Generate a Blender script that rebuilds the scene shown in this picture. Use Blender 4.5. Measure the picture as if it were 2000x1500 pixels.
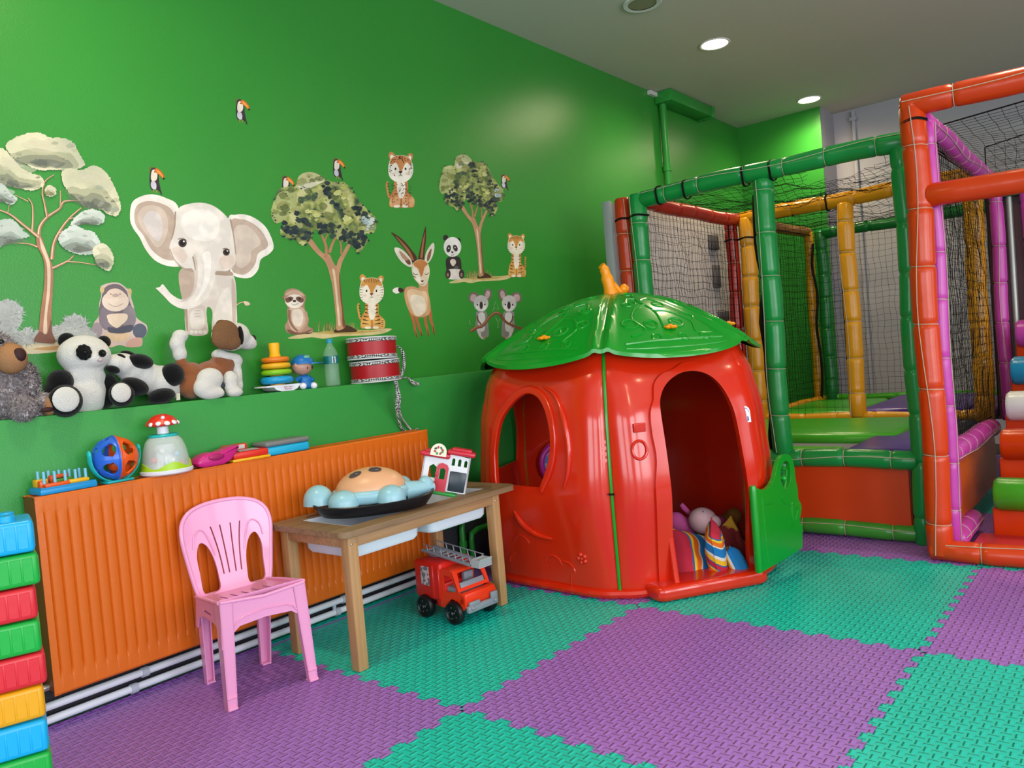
import bpy, bmesh, math, random
from mathutils import Vector as V, Matrix, Euler, noise
from mathutils.geometry import tessellate_polygon, delaunay_2d_cdt
PI = math.pi
sin, cos, R = math.sin, math.cos, math.radians
random.seed(7)
for _o in list(bpy.data.objects): bpy.data.objects.remove(_o)
SC = bpy.context.scene
COL = SC.collection

# ------------------------------------------------------------- camera
FPX, YAW, PITCH, ROLL, CZ = 1525.15, 0.8792, -0.0347, -0.0835, 1.0047
_F = V((sin(YAW)*cos(PITCH), cos(YAW)*cos(PITCH), sin(PITCH)))
_R0 = V((cos(YAW), -sin(YAW), 0)); _U0 = _R0.cross(_F)
_R = _R0*cos(ROLL)+_U0*sin(ROLL); _U = _U0*cos(ROLL)-_R0*sin(ROLL)
CAMP = V((0, 0, CZ))
cd = bpy.data.cameras.new('camera'); cam = bpy.data.objects.new('camera', cd); COL.objects.link(cam)
cd.sensor_fit = 'HORIZONTAL'; cd.sensor_width = 36.0; cd.lens = FPX/2000*36.0
cd.clip_start = 0.05; cd.clip_end = 60
m4 = Matrix((( _R.x, _U.x, -_F.x, 0), (_R.y, _U.y, -_F.y, 0), (_R.z, _U.z, -_F.z, CZ), (0, 0, 0, 1)))
cam.matrix_world = m4
SC.camera = cam
def _ray(u, v): return _F + _R*((u-1000)/FPX) - _U*((v-750)/FPX)
def onY(u, v, y): d = _ray(u, v); return CAMP + d*(y/d.y)
def onX(u, v, x): d = _ray(u, v); return CAMP + d*(x/d.x)
def onZ(u, v, z): d = _ray(u, v); return CAMP + d*((z-CZ)/d.z)

# ------------------------------------------------------------- render look
SC.view_settings.view_transform = 'Standard'; SC.view_settings.look = 'None'
SC.view_settings.gamma = 1.0; SC.view_settings.use_curve_mapping = False
SC.view_settings.exposure = 0.22
SC.cycles.use_denoising = True
try: SC.cycles.denoiser = 'OPENIMAGEDENOISE'
except Exception: pass
SC.cycles.max_bounces = 8; SC.cycles.diffuse_bounces = 4; SC.cycles.glossy_bounces = 4
SC.cycles.transmission_bounces = 8; SC.cycles.transparent_max_bounces = 32
SC.cycles.caustics_reflective = False; SC.cycles.caustics_refractive = False
SC.cycles.sample_clamp_indirect = 6.0

# room
WY, LY, BX, BX2, CH = 2.8214, 2.6814, 6.886, 7.24, 2.888      # upper wall, ledge wall, back wall, white wall, ceiling
X0, X1, Y0 = -2.6, 7.24, -3.2
LZ = 0.943                                                   # ledge height

# ------------------------------------------------------------- world + lights
w = bpy.data.worlds.new('daylight'); SC.world = w; w.use_nodes = True
bg = w.node_tree.nodes['Background']; bg.inputs[0].default_value = (0.78, 0.88, 1.0, 1); bg.inputs[1].default_value = 1.3
def area(name, loc, rot, sx, sy, power, col, spread=None):
    l = bpy.data.lights.new(name, 'AREA'); l.shape = 'RECTANGLE'; l.size = sx; l.size_y = sy
    l.energy = power; l.color = col
    if spread: l.spread = spread
    o = bpy.data.objects.new(name, l); COL.objects.link(o); o.location = loc; o.rotation_euler = rot
    return o
# daylight through the shop windows behind the camera (side wall and entrance wall)
WINS = [(-1.9, -0.5), (-0.1, 1.3), (1.7, 3.1), (3.5, 4.9)]
for (a, b), pw_ in zip(WINS, (70, 66, 34, 14)):
    area('window_daylight', ((a+b)/2, Y0-0.05, 1.45), (R(90), 0, 0), b-a-0.08, 1.9, pw_, (0.90, 0.95, 1.0))
for a, b in [(-2.4, -0.9), (-0.4, 1.1)]:
    area('window_daylight', (X0-0.05, (a+b)/2, 1.45), (R(90), 0, R(-90)), b-a-0.08, 1.9, 44, (0.90, 0.95, 1.0))
LAMPS = [(4.83, 2.09), (6.60, 2.09), (1.0, 2.0), (3.9, 0.4), (5.7, 0.4), (3.9, -1.4), (5.7, -1.4), (2.1, -1.4), (0.3, -1.4)]

# ------------------------------------------------------------- materials
def s2l(c): return c/12.92 if c <= 0.04045 else ((c+0.055)/1.055)**2.4
def col(h):
    h = h.lstrip('#'); return tuple(s2l(int(h[i:i+2], 16)/255) for i in (0, 2, 4)) + (1,)
_M = {}
def mat(name, h, rough=0.5, spec=0.5, bump=0, bscale=40, coat=0, metal=0, alpha=1, trans=0, ior=1.45, var=None, vscale=8, sheen=0, emit=None, estr=0, sss=0, detail=3, coords='Object', vsharp=False):
    if name in _M: return _M[name]
    m = bpy.data.materials.new(name); m.use_nodes = True; nt = m.node_tree; N = nt.nodes; L = nt.links
    b = N['Principled BSDF']; b.inputs['Base Color'].default_value = col(h)
    b.inputs['Roughness'].default_value = rough; b.inputs['Specular IOR Level'].default_value = spec
    b.inputs['Metallic'].default_value = metal; b.inputs['Coat Weight'].default_value = coat; b.inputs['Coat Roughness'].default_value = 0.08
    b.inputs['Transmission Weight'].default_value = trans; b.inputs['IOR'].default_value = ior; b.inputs['Alpha'].default_value = alpha
    if sheen: b.inputs['Sheen Weight'].default_value = sheen; b.inputs['Sheen Roughness'].default_value = 0.5
    if sss: b.inputs['Subsurface Weight'].default_value = sss; b.inputs['Subsurface Radius'].default_value = (0.02, 0.01, 0.008)
    if emit: b.inputs['Emission Color'].default_value = col(emit); b.inputs['Emission Strength'].default_value = estr
    if bump or var:
        tc = N.new('ShaderNodeTexCoord')
    if bump:
        n = N.new('ShaderNodeTexNoise'); n.inputs['Scale'].default_value = bscale; n.inputs['Detail'].default_value = detail
        L.new(tc.outputs[coords], n.inputs['Vector'])
        bp = N.new('ShaderNodeBump'); bp.inputs['Strength'].default_value = bump; bp.inputs['Distance'].default_value = 0.01
        L.new(n.outputs['Fac'], bp.inputs['Height']); L.new(bp.outputs[0], b.inputs['Normal'])
    if var:
        cols = [h]+(var if isinstance(var, list) else [var])
        n = N.new('ShaderNodeTexNoise'); n.inputs['Scale'].default_value = vscale; n.inputs['Detail'].default_value = 4
        L.new(tc.outputs[coords], n.inputs['Vector'])
        cr = N.new('ShaderNodeValToRGB'); L.new(n.outputs['Fac'], cr.inputs[0])
        el = cr.color_ramp.elements
        lo, hi = (0.45, 0.55) if vsharp else (0.35, 0.65)
        el[0].position = lo; el[0].color = col(cols[0]); el[1].position = hi; el[1].color = col(cols[-1])
        for k, c in enumerate(cols[1:-1]):
            e = el.new(lo+(hi-lo)*(k+1)/(len(cols)-1)); e.color = col(c)
        L.new(cr.outputs[0], b.inputs['Base Color'])
    _M[name] = m; return m

# ------------------------------------------------------------- object helpers
def put(o, parent=None):
    COL.objects.link(o)
    if parent is not None: o.parent = parent
    return o
def tag(o, label=None, cat=None, group=None, kind=None):
    if label: o['label'] = label
    if cat: o['category'] = cat
    if group: o['group'] = group
    if kind: o['kind'] = kind
    return o
def thing(name, label, cat, loc=(0, 0, 0), rz=0, group=None, rot=None):
    o = bpy.data.objects.new(name, None); COL.objects.link(o); o.location = loc
    o.rotation_euler = rot if rot else (0, 0, rz); o.empty_display_size = 0.05
    return tag(o, label, cat, group)
def kids(o): return [c for c in bpy.data.objects if c.parent == o]
def dup(o, loc, rz=None, label=None, parent=None):
    c = o.copy(); COL.objects.link(c)
    if parent is not None: c.parent = parent
    else:
        c.location = loc
        if rz is not None: c.rotation_euler = (0, 0, rz)
    if label: c['label'] = label
    for k in kids(o): dup(k, None, parent=c)
    return c

class MB:
    """collects shapes into one mesh"""
    def __init__(s): s.v = []; s.f = []; s.mi = []; s.cur = 0; s.mats = []; s.M = Matrix.Identity(4)
    def use(s, m):
        if m not in s.mats: s.mats.append(m)
        s.cur = s.mats.index(m); return s
    def add(s, vs, fs):
        n = len(s.v); M = s.M
        s.v += [tuple(M @ V(p)) for p in vs]; s.f += [tuple(i+n for i in f) for f in fs]; s.mi += [s.cur]*len(fs); return s
    def frombm(s, bm):
        bm.verts.index_update(); s.add([v.co.copy() for v in bm.verts], [[v.index for v in f.verts] for f in bm.faces]); bm.free(); return s
    def box(s, c, d, rot=None, bev=0, seg=2, taper=None):
        bm = bmesh.new(); bmesh.ops.create_cube(bm, size=1)
        for v in bm.verts:
            v.co = V((v.co.x*d[0], v.co.y*d[1], v.co.z*d[2]))
            if taper and v.co.z < 0: v.co.x *= taper; v.co.y *= taper
        if bev: bmesh.ops.bevel(bm, geom=bm.edges[:], offset=min(bev, min(d)*0.49), segments=seg, profile=0.5, affect='EDGES')
        Mx = Matrix.Translation(V(c)) @ (Euler(rot).to_matrix().to_4x4() if rot else Matrix.Identity(4))
        bmesh.ops.transform(bm, matrix=Mx, verts=bm.verts); return s.frombm(bm)
    def b2(s, a, b, bev=0, seg=2):
        return s.box([(a[i]+b[i])/2 for i in range(3)], [abs(b[i]-a[i]) for i in range(3)], None, bev, seg)
    def tube(s, pts, r, n=12, cap=True, closed=False, flat=1.0, up=None):
        pts = [V(p) for p in pts]; k = len(pts); rs = r if isinstance(r, (list, tuple)) else [r]*k
        vs = []; fs = []; prev = None
        for i, p in enumerate(pts):
            if closed: t = pts[(i+1) % k]-pts[i-1]
            else: t = pts[min(i+1, k-1)]-pts[max(i-1, 0)]
            if t.length < 1e-9: t = V((0, 0, 1))
            t.normalize()
            if prev is None:
                a = V(up) if up else (V((0, 0, 1)) if abs(t.z) < 0.9 else V((1, 0, 0)))
                x = a-t*a.dot(t); x.normalize()
            else:
                x = prev-t*prev.dot(t)
                if x.length < 1e-6: x = prev.copy()
                x.normalize()
            prev = x; y = t.cross(x)
            for j in range(n):
                a = 2*PI*j/n; vs.append(p+x*(cos(a)*rs[i]*flat)+y*(sin(a)*rs[i]))
        for i in range(k if closed else k-1):
            for j in range(n):
                a, b = i*n+j, i*n+(j+1) % n; c, d = ((i+1) % k)*n+(j+1) % n, ((i+1) % k)*n+j
                fs.append((a, b, c, d))
        if cap and not closed: fs += [tuple(range(n))[::-1], tuple(range((k-1)*n, k*n))]
        return s.add(vs, fs)
    def cyl(s, p0, p1, r, r1=None, n=24): return s.tube([p0, p1], [r, r if r1 is None else r1], n)
    def lathe(s, prof, n=32, o=(0, 0, 0), M=None, a0=0, a1=2*PI):
        """prof: (r, z) list"""
        vs = []; fs = []; k = len(prof); full = abs(a1-a0-2*PI) < 1e-6; cnt = n if full else n+1
        Mx = M or Matrix.Identity(4)
        for j in range(cnt):
            a = a0+(a1-a0)*j/n
            for r, z in prof: vs.append(V(o)+(Mx @ V((r*cos(a), r*sin(a), z))))
        for j in range(n):
            j2 = (j+1) % cnt
            for i in range(k-1):
                q = [j*k+i, j2*k+i, j2*k+i+1, j*k+i+1]
                if prof[i][0] < 1e-6: q = [q[0], q[2], q[3]]
                elif prof[i+1][0] < 1e-6: q = [q[0], q[1], q[2]]
                fs.append(tuple(q))
        return s.add(vs, fs)
    def ball(s, c, r, rot=None, n=20, m=12):
        r = r if isinstance(r, (list, tuple)) else (r, r, r)
        Mx = Euler(rot).to_matrix() if rot else Matrix.Identity(3)
        vs = [V(c)+Mx @ V((0, 0, r[2]))]; fs = []
        for i in range(1, m):
            t = PI*i/m
            for j in range(n):
                a = 2*PI*j/n; vs.append(V(c)+Mx @ V((r[0]*sin(t)*cos(a), r[1]*sin(t)*sin(a), r[2]*cos(t))))
        vs.append(V(c)+Mx @ V((0, 0, -r[2])))
        for j in range(n): fs.append((0, 1+j, 1+(j+1) % n))
        for i in range(m-2):
            for j in range(n):
                a = 1+i*n; fs.append((a+j, a+n+j, a+n+(j+1) % n, a+(j+1) % n))
        L = len(vs)-1; a = 1+(m-2)*n
        for j in range(n): fs.append((a+j, L, a+(j+1) % n))
        return s.add(vs, fs)
    def grid(s, fn, nu, nv, wrap=False):
        vs = [fn(i/nu, j/nv) for i in range(nu+1) for j in range(nv+1)]
        fs = [(i*(nv+1)+j, (i+1)*(nv+1)+j, (i+1)*(nv+1)+j+1, i*(nv+1)+j+1) for i in range(nu) for j in range(nv)]
        return s.add(vs, fs)
    def prism(s, pts, h, bev=0):
        """2D outline (x,y) extruded 0..h in z"""
        bm = bmesh.new(); vs = [bm.verts.new((p[0], p[1], 0)) for p in pts]; f = bm.faces.new(vs)
        r = bmesh.ops.extrude_face_region(bm, geom=[f]); bmesh.ops.translate(bm, vec=(0, 0, h), verts=[g for g in r['geom'] if isinstance(g, bmesh.types.BMVert)])
        bmesh.ops.recalc_face_normals(bm, faces=bm.faces)
        if bev: bmesh.ops.bevel(bm, geom=[e for e in bm.edges if abs(e.verts[0].co.z-e.verts[1].co.z) < 1e-6], offset=bev, segments=2, profile=0.5, affect='EDGES')
        return s.frombm(bm)
    def sheet(s, loops, holes, h, step=None, fn=None):
        """outline with holes, extruded 0..h (2D loops), optional fn maps (x,y,z)->3D"""
        pts = []; edges = []
        for lp in [loops]+holes:
            n = len(pts); pts += [V((p[0], p[1])) for p in lp]; edges += [(n+i, n+(i+1) % len(lp)) for i in range(len(lp))]
        if step:
            xs = [p[0] for p in loops]; ys = [p[1] for p in loops]
            x = min(xs)+step*0.5
            while x < max(xs):
                y = min(ys)+step*0.5
                while y < max(ys):
                    q = V((x, y))
                    if inpoly(q, loops) and not any(inpoly(q, hh) for hh in holes): 
                        if min((q-e).length for lp in [loops]+holes for e in [V((p[0], p[1])) for p in lp]) > step*0.45: pts.append(q)
                    y += step
                x += step
        vo, eo, fo, *_ = delaunay_2d_cdt(pts, edges, [], 0, 1e-6)
        keep = []
        for f in fo:
            c = sum((vo[i] for i in f), V((0, 0)))/len(f)
            if inpoly(c, loops) and not any(inpoly(c, hh) for hh in holes): keep.append(f)
        n = len(vo); fn = fn or (lambda x, y, z: (x, y, z))
        vs = [fn(p.x, p.y, 0) for p in vo]+[fn(p.x, p.y, h) for p in vo]
        fs = [tuple(f)[::-1] for f in keep]+[tuple(i+n for i in f) for f in keep]
        cnt = {}
        for f in keep:
            for a, b in zip(f, list(f[1:])+[f[0]]): cnt[(a, b)] = 1
        for a, b in cnt:
            if (b, a) not in cnt: fs.append((a, b, b+n, a+n))
        return s.add(vs, fs)
    def text(s, txt, size, Mx, ext=0.0006):
        cu = bpy.data.curves.new('t', 'FONT'); cu.body = txt; cu.size = size; cu.extrude = ext; cu.align_x = 'CENTER'; cu.align_y = 'CENTER'; cu.resolution_u = 3
        o = bpy.data.objects.new('t', cu); me = o.to_mesh()
        s.add([Mx @ v.co for v in me.vertices], [tuple(p.vertices) for p in me.polygons]); o.to_mesh_clear(); bpy.data.objects.remove(o); bpy.data.curves.remove(cu)
        return s
    def build(s, name, m=None, parent=None, smooth=40, loc=None, fix=True):
        me = bpy.data.meshes.new(name); me.from_pydata(s.v, [], s.f)
        ms = s.mats if s.mats else ([m] if m else [])
        for x in ms: me.materials.append(x)
        if s.mats and len(s.mats) > 1: me.polygons.foreach_set('material_index', s.mi)
        me.update()
        if fix:
            bm = bmesh.new(); bm.from_mesh(me); bmesh.ops.recalc_face_normals(bm, faces=bm.faces); bm.to_mesh(me); bm.free()
        if smooth:
            me.polygons.foreach_set('use_smooth', [True]*len(me.polygons)); me.set_sharp_from_angle(angle=R(smooth))
        o = bpy.data.objects.new(name, me); put(o, parent)
        if loc: o.location = loc
        return o
def inpoly(q, poly):
    x, y = q[0], q[1]; r = False; n = len(poly); j = n-1
    for i in range(n):
        xi, yi = poly[i][0], poly[i][1]; xj, yj = poly[j][0], poly[j][1]
        if (yi > y) != (yj > y) and x < (xj-xi)*(y-yi)/(yj-yi)+xi: r = not r
        j = i
    return r
def cr(pts, n=6, closed=True):
    """Catmull-Rom through points (any dimension)"""
    out = []; k = len(pts); P = [V(p) for p in pts]
    for i in range(k if closed else k-1):
        if closed: a, b, c, d = P[i-1], P[i], P[(i+1) % k], P[(i+2) % k]
        else: a, b, c, d = P[max(i-1, 0)], P[i], P[i+1], P[min(i+2, k-1)]
        for j in range(n):
            t = j/n; out.append(0.5*((2*b)+(c-a)*t+(2*a-5*b+4*c-d)*t*t+(3*b-a-3*c+d)*t*t*t))
    if not closed: out.append(P[-1].copy())
    return out
def blob(name, balls, m, parent, vox=0.006, smooth=6, bump=0.0, tubes=()):
    """a soft body: overlapping ellipsoids and tubes fused into one continuous surface"""
    b = MB()
    for q in balls: b.ball(q[0], q[1], q[2] if len(q) > 2 else None, n=18, m=12)
    for pts, rs in tubes: b.tube(pts, rs, 14)
    o = b.build(name, m, parent, smooth=0)
    rm = o.modifiers.new('fuse', 'REMESH'); rm.mode = 'VOXEL'; rm.voxel_size = vox; rm.use_smooth_shade = True
    sm = o.modifiers.new('soften', 'SMOOTH'); sm.factor = 0.5; sm.iterations = smooth
    if bump:
        tx = bpy.data.textures.get('pile') or bpy.data.textures.new('pile', 'CLOUDS'); tx.noise_scale = 0.008
        dm = o.modifiers.new('pile', 'DISPLACE'); dm.texture = tx; dm.strength = bump; dm.mid_level = 0.5
    return o
def fur(parent, balls, m, n, ln, wd, name='fur'):
    """tufts of long pile over ellipsoids"""
    b = MB(); vs = []; fs = []
    for k in range(n):
        c, r = random.choice(balls)[:2]
        d = V((random.gauss(0, 1), random.gauss(0, 1), random.gauss(0, 1))).normalized()
        p = V(c)+V((d.x*r[0], d.y*r[1], d.z*r[2]))*0.96
        t = (d+V((random.gauss(0, .5), random.gauss(0, .5), random.gauss(0, .5)-0.5))).normalized()
        sd = t.cross(d+V((.01, .02, .03))).normalized()*wd
        i = len(vs); vs += [p-sd, p+sd, p+t*ln*random.uniform(.6, 1.2)]; fs.append((i, i+1, i+2))
    b.add(vs, fs); return b.build(name, m, parent, smooth=0, fix=False)
# ------------------------------------------------------------- room shell
def wallmat(name, h, bump, rough, spec=0.5, var=None):
    m = mat(name, h, rough, spec, bump=bump, bscale=220, var=var, vscale=1.2)
    return m
GREEN = wallmat('green_wall_paint', '#2f842e', 0.10, 0.33, var='#338931')
GREEN2 = wallmat('green_ledge_wall_paint', '#2d8c3b', 0.12, 0.42)
WHITE = mat('white_wall_paint', '#a3a0a6', 0.8, 0.2, bump=0.05, bscale=90)
CEIL = mat('ceiling_paint', '#c9c2b2', 0.9, 0.15)
def struct(name, b, m, **k):
    o = b.build(name, m, None, smooth=30, **k); o['kind'] = 'structure'; return o
SUB = mat('subfloor_grey', '#3c3f43', 0.8, 0.2, bump=0.1)
struct('floor', MB().b2((X0-0.1, Y0-0.1, -0.12), (X1+0.1, WY+0.1, -0.014)), SUB)
struct('ceiling', MB().b2((X0-0.1, Y0-0.1, CH), (X1+0.1, WY+0.1, CH+0.1)), CEIL)
struct('wall_left', MB().b2((X0, WY, -0.014), (BX, WY+0.1, CH)), GREEN)
struct('wall_left_lower', MB().b2((X0, LY, -0.014), (5.17, WY-0.0005, LZ), 0.004), GREEN2)
struct('wall_back', MB().b2((BX, 2.10, -0.014), (BX+0.012, WY+0.1, CH)), GREEN)
struct('wall_back_return', MB().b2((BX+0.0125, 2.10, -0.014), (BX+0.454, WY+0.1, CH)), WHITE)
struct('wall_back_white', MB().b2((BX2, Y0, -0.014), (BX2+0.1, 2.0995, CH)), WHITE)
def wall_holes(name, horiz, fixed, lo, hi, wins, z0, z1, th):
    b = MB()
    def bx(a, c, za, zb):
        if c-a < 1e-4 or zb-za < 1e-4: return
        if horiz: b.b2((a, fixed-th, za), (c, fixed, zb))
        else: b.b2((fixed-th, a, za), (fixed, c, zb))
    p = lo
    for a, c in wins: bx(p, a, -0.014, CH); bx(a, c, -0.014, z0); bx(a, c, z1, CH); p = c
    bx(p, hi, -0.014, CH); return struct(name, b, WHITE)
wall_holes('wall_right', True, Y0, X0, X1, WINS, 0.45, 2.45, 0.12)
W2 = [(-2.4, -0.9), (-0.4, 1.1)]
wall_holes('wall_front', False, X0, Y0, WY, W2, 0.45, 2.45, 0.12)
FR = mat('window_frame_white', '#dcdcda', 0.4)
GL = mat('window_glass', '#ffffff', 0.02, 0.5, alpha=0.12)
k = 1
for a, b_ in WINS:
    f = MB()
    for z in (0.45, 2.41): f.b2((a, Y0-0.1, z), (b_, Y0-0.05, z+0.04))
    for x in (a, (a+b_)/2-0.02, b_-0.04): f.b2((x, Y0-0.1, 0.49), (x+0.04, Y0-0.051, 2.41))
    fo = struct('window_%d' % k, f, FR); k += 1
for a, b_ in W2:
    f = MB()
    for z in (0.45, 2.41): f.b2((X0-0.1, a, z), (X0-0.05, b_, z+0.04))
    for y in (a, (a+b_)/2-0.02, b_-0.04): f.b2((X0-0.1, y, 0.49), (X0-0.051, y+0.04, 2.41))
    fo = struct('window_%d' % k, f, FR); k += 1
# painted heating pipe with its boxed run below the ceiling, left wall
GP = mat('green_gloss_paint', '#2c8a35', 0.3, 0.5)
px = 5.41
b = MB()
pt = thing('riser_pipe', 'green painted pipe running down the left wall behind the net frame', 'pipe', (px, WY-0.035, 0))
MB().tube([(0, 0, 0.0), (0, 0, 2.80)], 0.028, 16).build('pipe', GP, pt)
MB().cyl((0, 0, 2.30), (0, 0, 2.34), 0.034).build('coupling', GP, pt)
MB().cyl((0, 0, 0.9), (0, 0, 0.94), 0.034).build('coupling', GP, pt)
dt = thing('cable_duct', 'green painted boxed duct along the top of the left wall', 'duct', (px-0.06, WY, 2.80))
MB().b2((0, -0.14, 0), (0.72, -0.002, 0.085), 0.006).build('box', GP, dt)
MB().b2((0.70, -0.145, -0.005), (0.74, -0.002, 0.086), 0.004).build('end_cap', GP, dt)
MB().b2((-0.10, -0.03, 0.05), (0.0, -0.002, 0.08)).build('chipped_plaster', mat('chip', '#c9c9c0', 0.9), dt)
# second thin pipe on the white wall
pw = thing('wall_conduit', 'pale grey conduit running down the white back wall', 'pipe', (BX2-0.02, 1.93, 0))
MB().tube([(0, 0, 0), (0, 0, 2.86)], 0.018, 10).build('conduit', WHITE, pw)
MB().box((0, 0, 2.80), (0.04, 0.06, 0.03), bev=0.004).build('clip', WHITE, pw)

# ceiling lamps: recessed LED downlights with their own light
LMP = mat('lamp_diffuser_lit', '#ffffff', 0.5, emit='#fff0d0', estr=22)
RIM = mat('lamp_rim_white', '#d8d6d0', 0.5)
def downlight(x, y, label, pw=62):
    t = thing('downlight', label, 'ceiling light', (x, y, CH), 0, 'round recessed ceiling lights')
    MB().lathe([(0.082, 0), (0.095, 0), (0.098, -0.004), (0.094, -0.008), (0.082, -0.006), (0.082, 0)], 40).build('rim', RIM, t)
    MB().lathe([(0, -0.003), (0.0815, -0.003), (0.0815, -0.0005), (0, -0.0005)], 40).build('diffuser', LMP, t)
    l = bpy.data.lights.new('downlight_lamp', 'SPOT'); l.energy = pw; l.color = (1.0, 0.83, 0.52); l.spot_size = R(168); l.spot_blend = 0.9; l.shadow_soft_size = 0.08
    o = bpy.data.objects.new('downlight_lamp', l); COL.objects.link(o); o.location = (x, y, CH-0.03)
downlight(*LAMPS[0], 'bright round ceiling light above the red playhouse, nearer of the two lit ones')
downlight(*LAMPS[1], 'bright round ceiling light close to the bright green back wall')
for i, (x, y) in enumerate(LAMPS[2:]):
    downlight(x, y, 'round lit ceiling light, %s' % ['above the left end of the radiator', 'third along the middle of the room', 'over the roller ramp', 'far from the wall above the open floor', 'far from the wall near the back', 'second from the window front', 'nearest the window front'][i], 62 if i == 0 else 34)
sp = thing('ceiling_speaker', 'round unlit ceiling fixture with a pale ring at the top edge', 'ceiling fixture', (3.93, 2.10, CH))
MB().lathe([(0.078, 0), (0.105, 0), (0.108, -0.006), (0.102, -0.012), (0.078, -0.01)], 40).build('ring', RIM, sp)
MB().lathe([(0, -0.007), (0.0775, -0.007), (0.0775, 0)], 40).build('grille', mat('speaker_grille', '#8f8a6c', 0.7, bump=0.3, bscale=300), sp)

# ------------------------------------------------------------- foam floor mats
def matmat(name, h, h2):
    m = mat(name, h, 0.42, 0.45); nt = m.node_tree; N = nt.nodes; L = nt.links; b = N['Principled BSDF']
    tc = N.new('ShaderNodeTexCoord'); sx = N.new('ShaderNodeSeparateXYZ'); L.new(tc.outputs['Object'], sx.inputs[0])
    def mth(op, a, b_=None, c=None):
        n = N.new('ShaderNodeMath'); n.operation = op
        for i, q in enumerate((a, b_, c)):
            if q is None: continue
            if isinstance(q, (int, float)): n.inputs[i].default_value = q
            else: L.new(q, n.inputs[i])
        return n.outputs[0]
    S = 1/0.0235
    # woven pattern: short raised bars, alternately along and across
    u = mth('MULTIPLY', sx.outputs[0], S); v = mth('MULTIPLY', sx.outputs[1], S)
    fu = mth('SUBTRACT', mth('FRACT', u), 0.5); fv = mth('SUBTRACT', mth('FRACT', v), 0.5)
    par = mth('MODULO', mth('ADD', mth('ADD', mth('FLOOR', u), mth('FLOOR', v)), 200), 2)
    def bar(a, c):   # rounded bar, long in a
        da = mth('MAXIMUM', mth('SUBTRACT', mth('ABSOLUTE', a), 0.40), 0); d = mth('SQRT', mth('ADD', mth('MULTIPLY', da, da), mth('MULTIPLY', c, c)))
        n = N.new('ShaderNodeMapRange'); n.interpolation_type = 'SMOOTHSTEP'; n.inputs[1].default_value = 0.06; n.inputs[2].default_value = 0.27; n.inputs[3].default_value = 1; n.inputs[4].default_value = 0
        L.new(d, n.inputs[0]); return n.outputs[0]
    h1, h2_ = bar(fu, fv), bar(fv, fu)
    mx = N.new('ShaderNodeMix'); mx.data_type = 'FLOAT'; L.new(par, mx.inputs[0]); L.new(h1, mx.inputs[2]); L.new(h2_, mx.inputs[3])
    bp = N.new('ShaderNodeBump'); bp.inputs['Strength'].default_value = 1.0; bp.inputs['Distance'].default_value = 0.0036
    L.new(mx.outputs[0], bp.inputs['Height']); L.new(bp.outputs[0], b.inputs['Normal'])
    ns = N.new('ShaderNodeTexNoise'); ns.inputs['Scale'].default_value = 5; L.new(tc.outputs['Object'], ns.inputs[0])
    mc = N.new('ShaderNodeMix'); mc.data_type = 'RGBA'; mc.inputs[6].default_value = col(h); mc.inputs[7].default_value = col(h2)
    L.new(ns.outputs[0], mc.inputs[0]); L.new(mc.outputs[2], b.inputs['Base Color'])
    return m
PUR = matmat('purple_foam', '#9564bb', '#a16dc0'); TEA = matmat('teal_foam', '#0ab5a3', '#10c2b0')
TX, TY = 1.5756, 1.595      # a seam crossing (lines X = TX+i, Y = TY+j)
NT = 22
def edge(side, sign):
    """jigsaw edge from 0..1 along; offsets across +-; returns (t, off)"""
    out = []
    for i in range(NT):
        c = (i+0.5)/NT; d = (1 if (i % 2 == 0) else -1)*sign*0.0125; wn, ww = 0.34/NT, 0.50/NT
        out += [(c-wn, 0), (c-ww, d*0.75), (c-ww*0.85, d), (c+ww*0.85, d), (c+ww, d*0.75), (c+wn, 0)]
    return [(min(max(t, 0.003), 0.997), o) for t, o in out]
def mat_mesh(ax, ay, bx, by, jx0=True, jx1=True, jy0=True, jy1=True):
    """outline in world xy; j* tells whether that side is jigsaw"""
    E = edge(0, 1); P = []
    g = 0.0006
    def side(p, q, nrm, j, rev):
        p = V(p); q = V(q); P.append(p)
        if j:
            es = E if not rev else [(1-t, o) for t, o in reversed(E)]
            ln = (q-p).length
            for t, o in es:
                if t > ln+1e-6 and not rev: break
                P.append(p+(q-p).normalized()*t*ln + V(nrm)*o)
    side((ax+g, ay+g), (bx-g, ay+g), (0, 1), jy0, False)
    side((bx-g, ay+g), (bx-g, by-g), (1, 0), jx1, False)
    side((bx-g, by-g), (ax+g, by-g), (0, 1), jy1, True)
    side((ax+g, by-g), (ax+g, ay+g), (1, 0), jx0, True)
    return [(p.x, p.y) for p in P]
LOFF = [0]
def foam(i, j, m, label, ax=None, ay=None, bx=None, by=None):
    ax = TX+i if ax is None else ax; bx = TX+i+1 if bx is None else bx; ay = TY+j if ay is None else ay; by = TY+j+1 if by is None else by
    full = lambda a, b: abs((b-a)-1) < 1e-3
    pts = mat_mesh(ax, ay, bx, by, jx0=full(ay, by), jx1=full(ay, by), jy0=full(ax, bx) and ay < TY+0.9, jy1=full(ax, bx) and by < TY+0.9)
    cx, cy = (ax+bx)/2, (ay+by)/2
    b = MB(); b.sheet([(x-cx, y-cy) for x, y in pts], [], 0.0125)
    o = b.build('foam_mat', m, None, smooth=0, loc=(cx, cy, -0.0125))
    return tag(o, label, 'floor mat', 'purple and teal foam floor mats')
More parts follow.
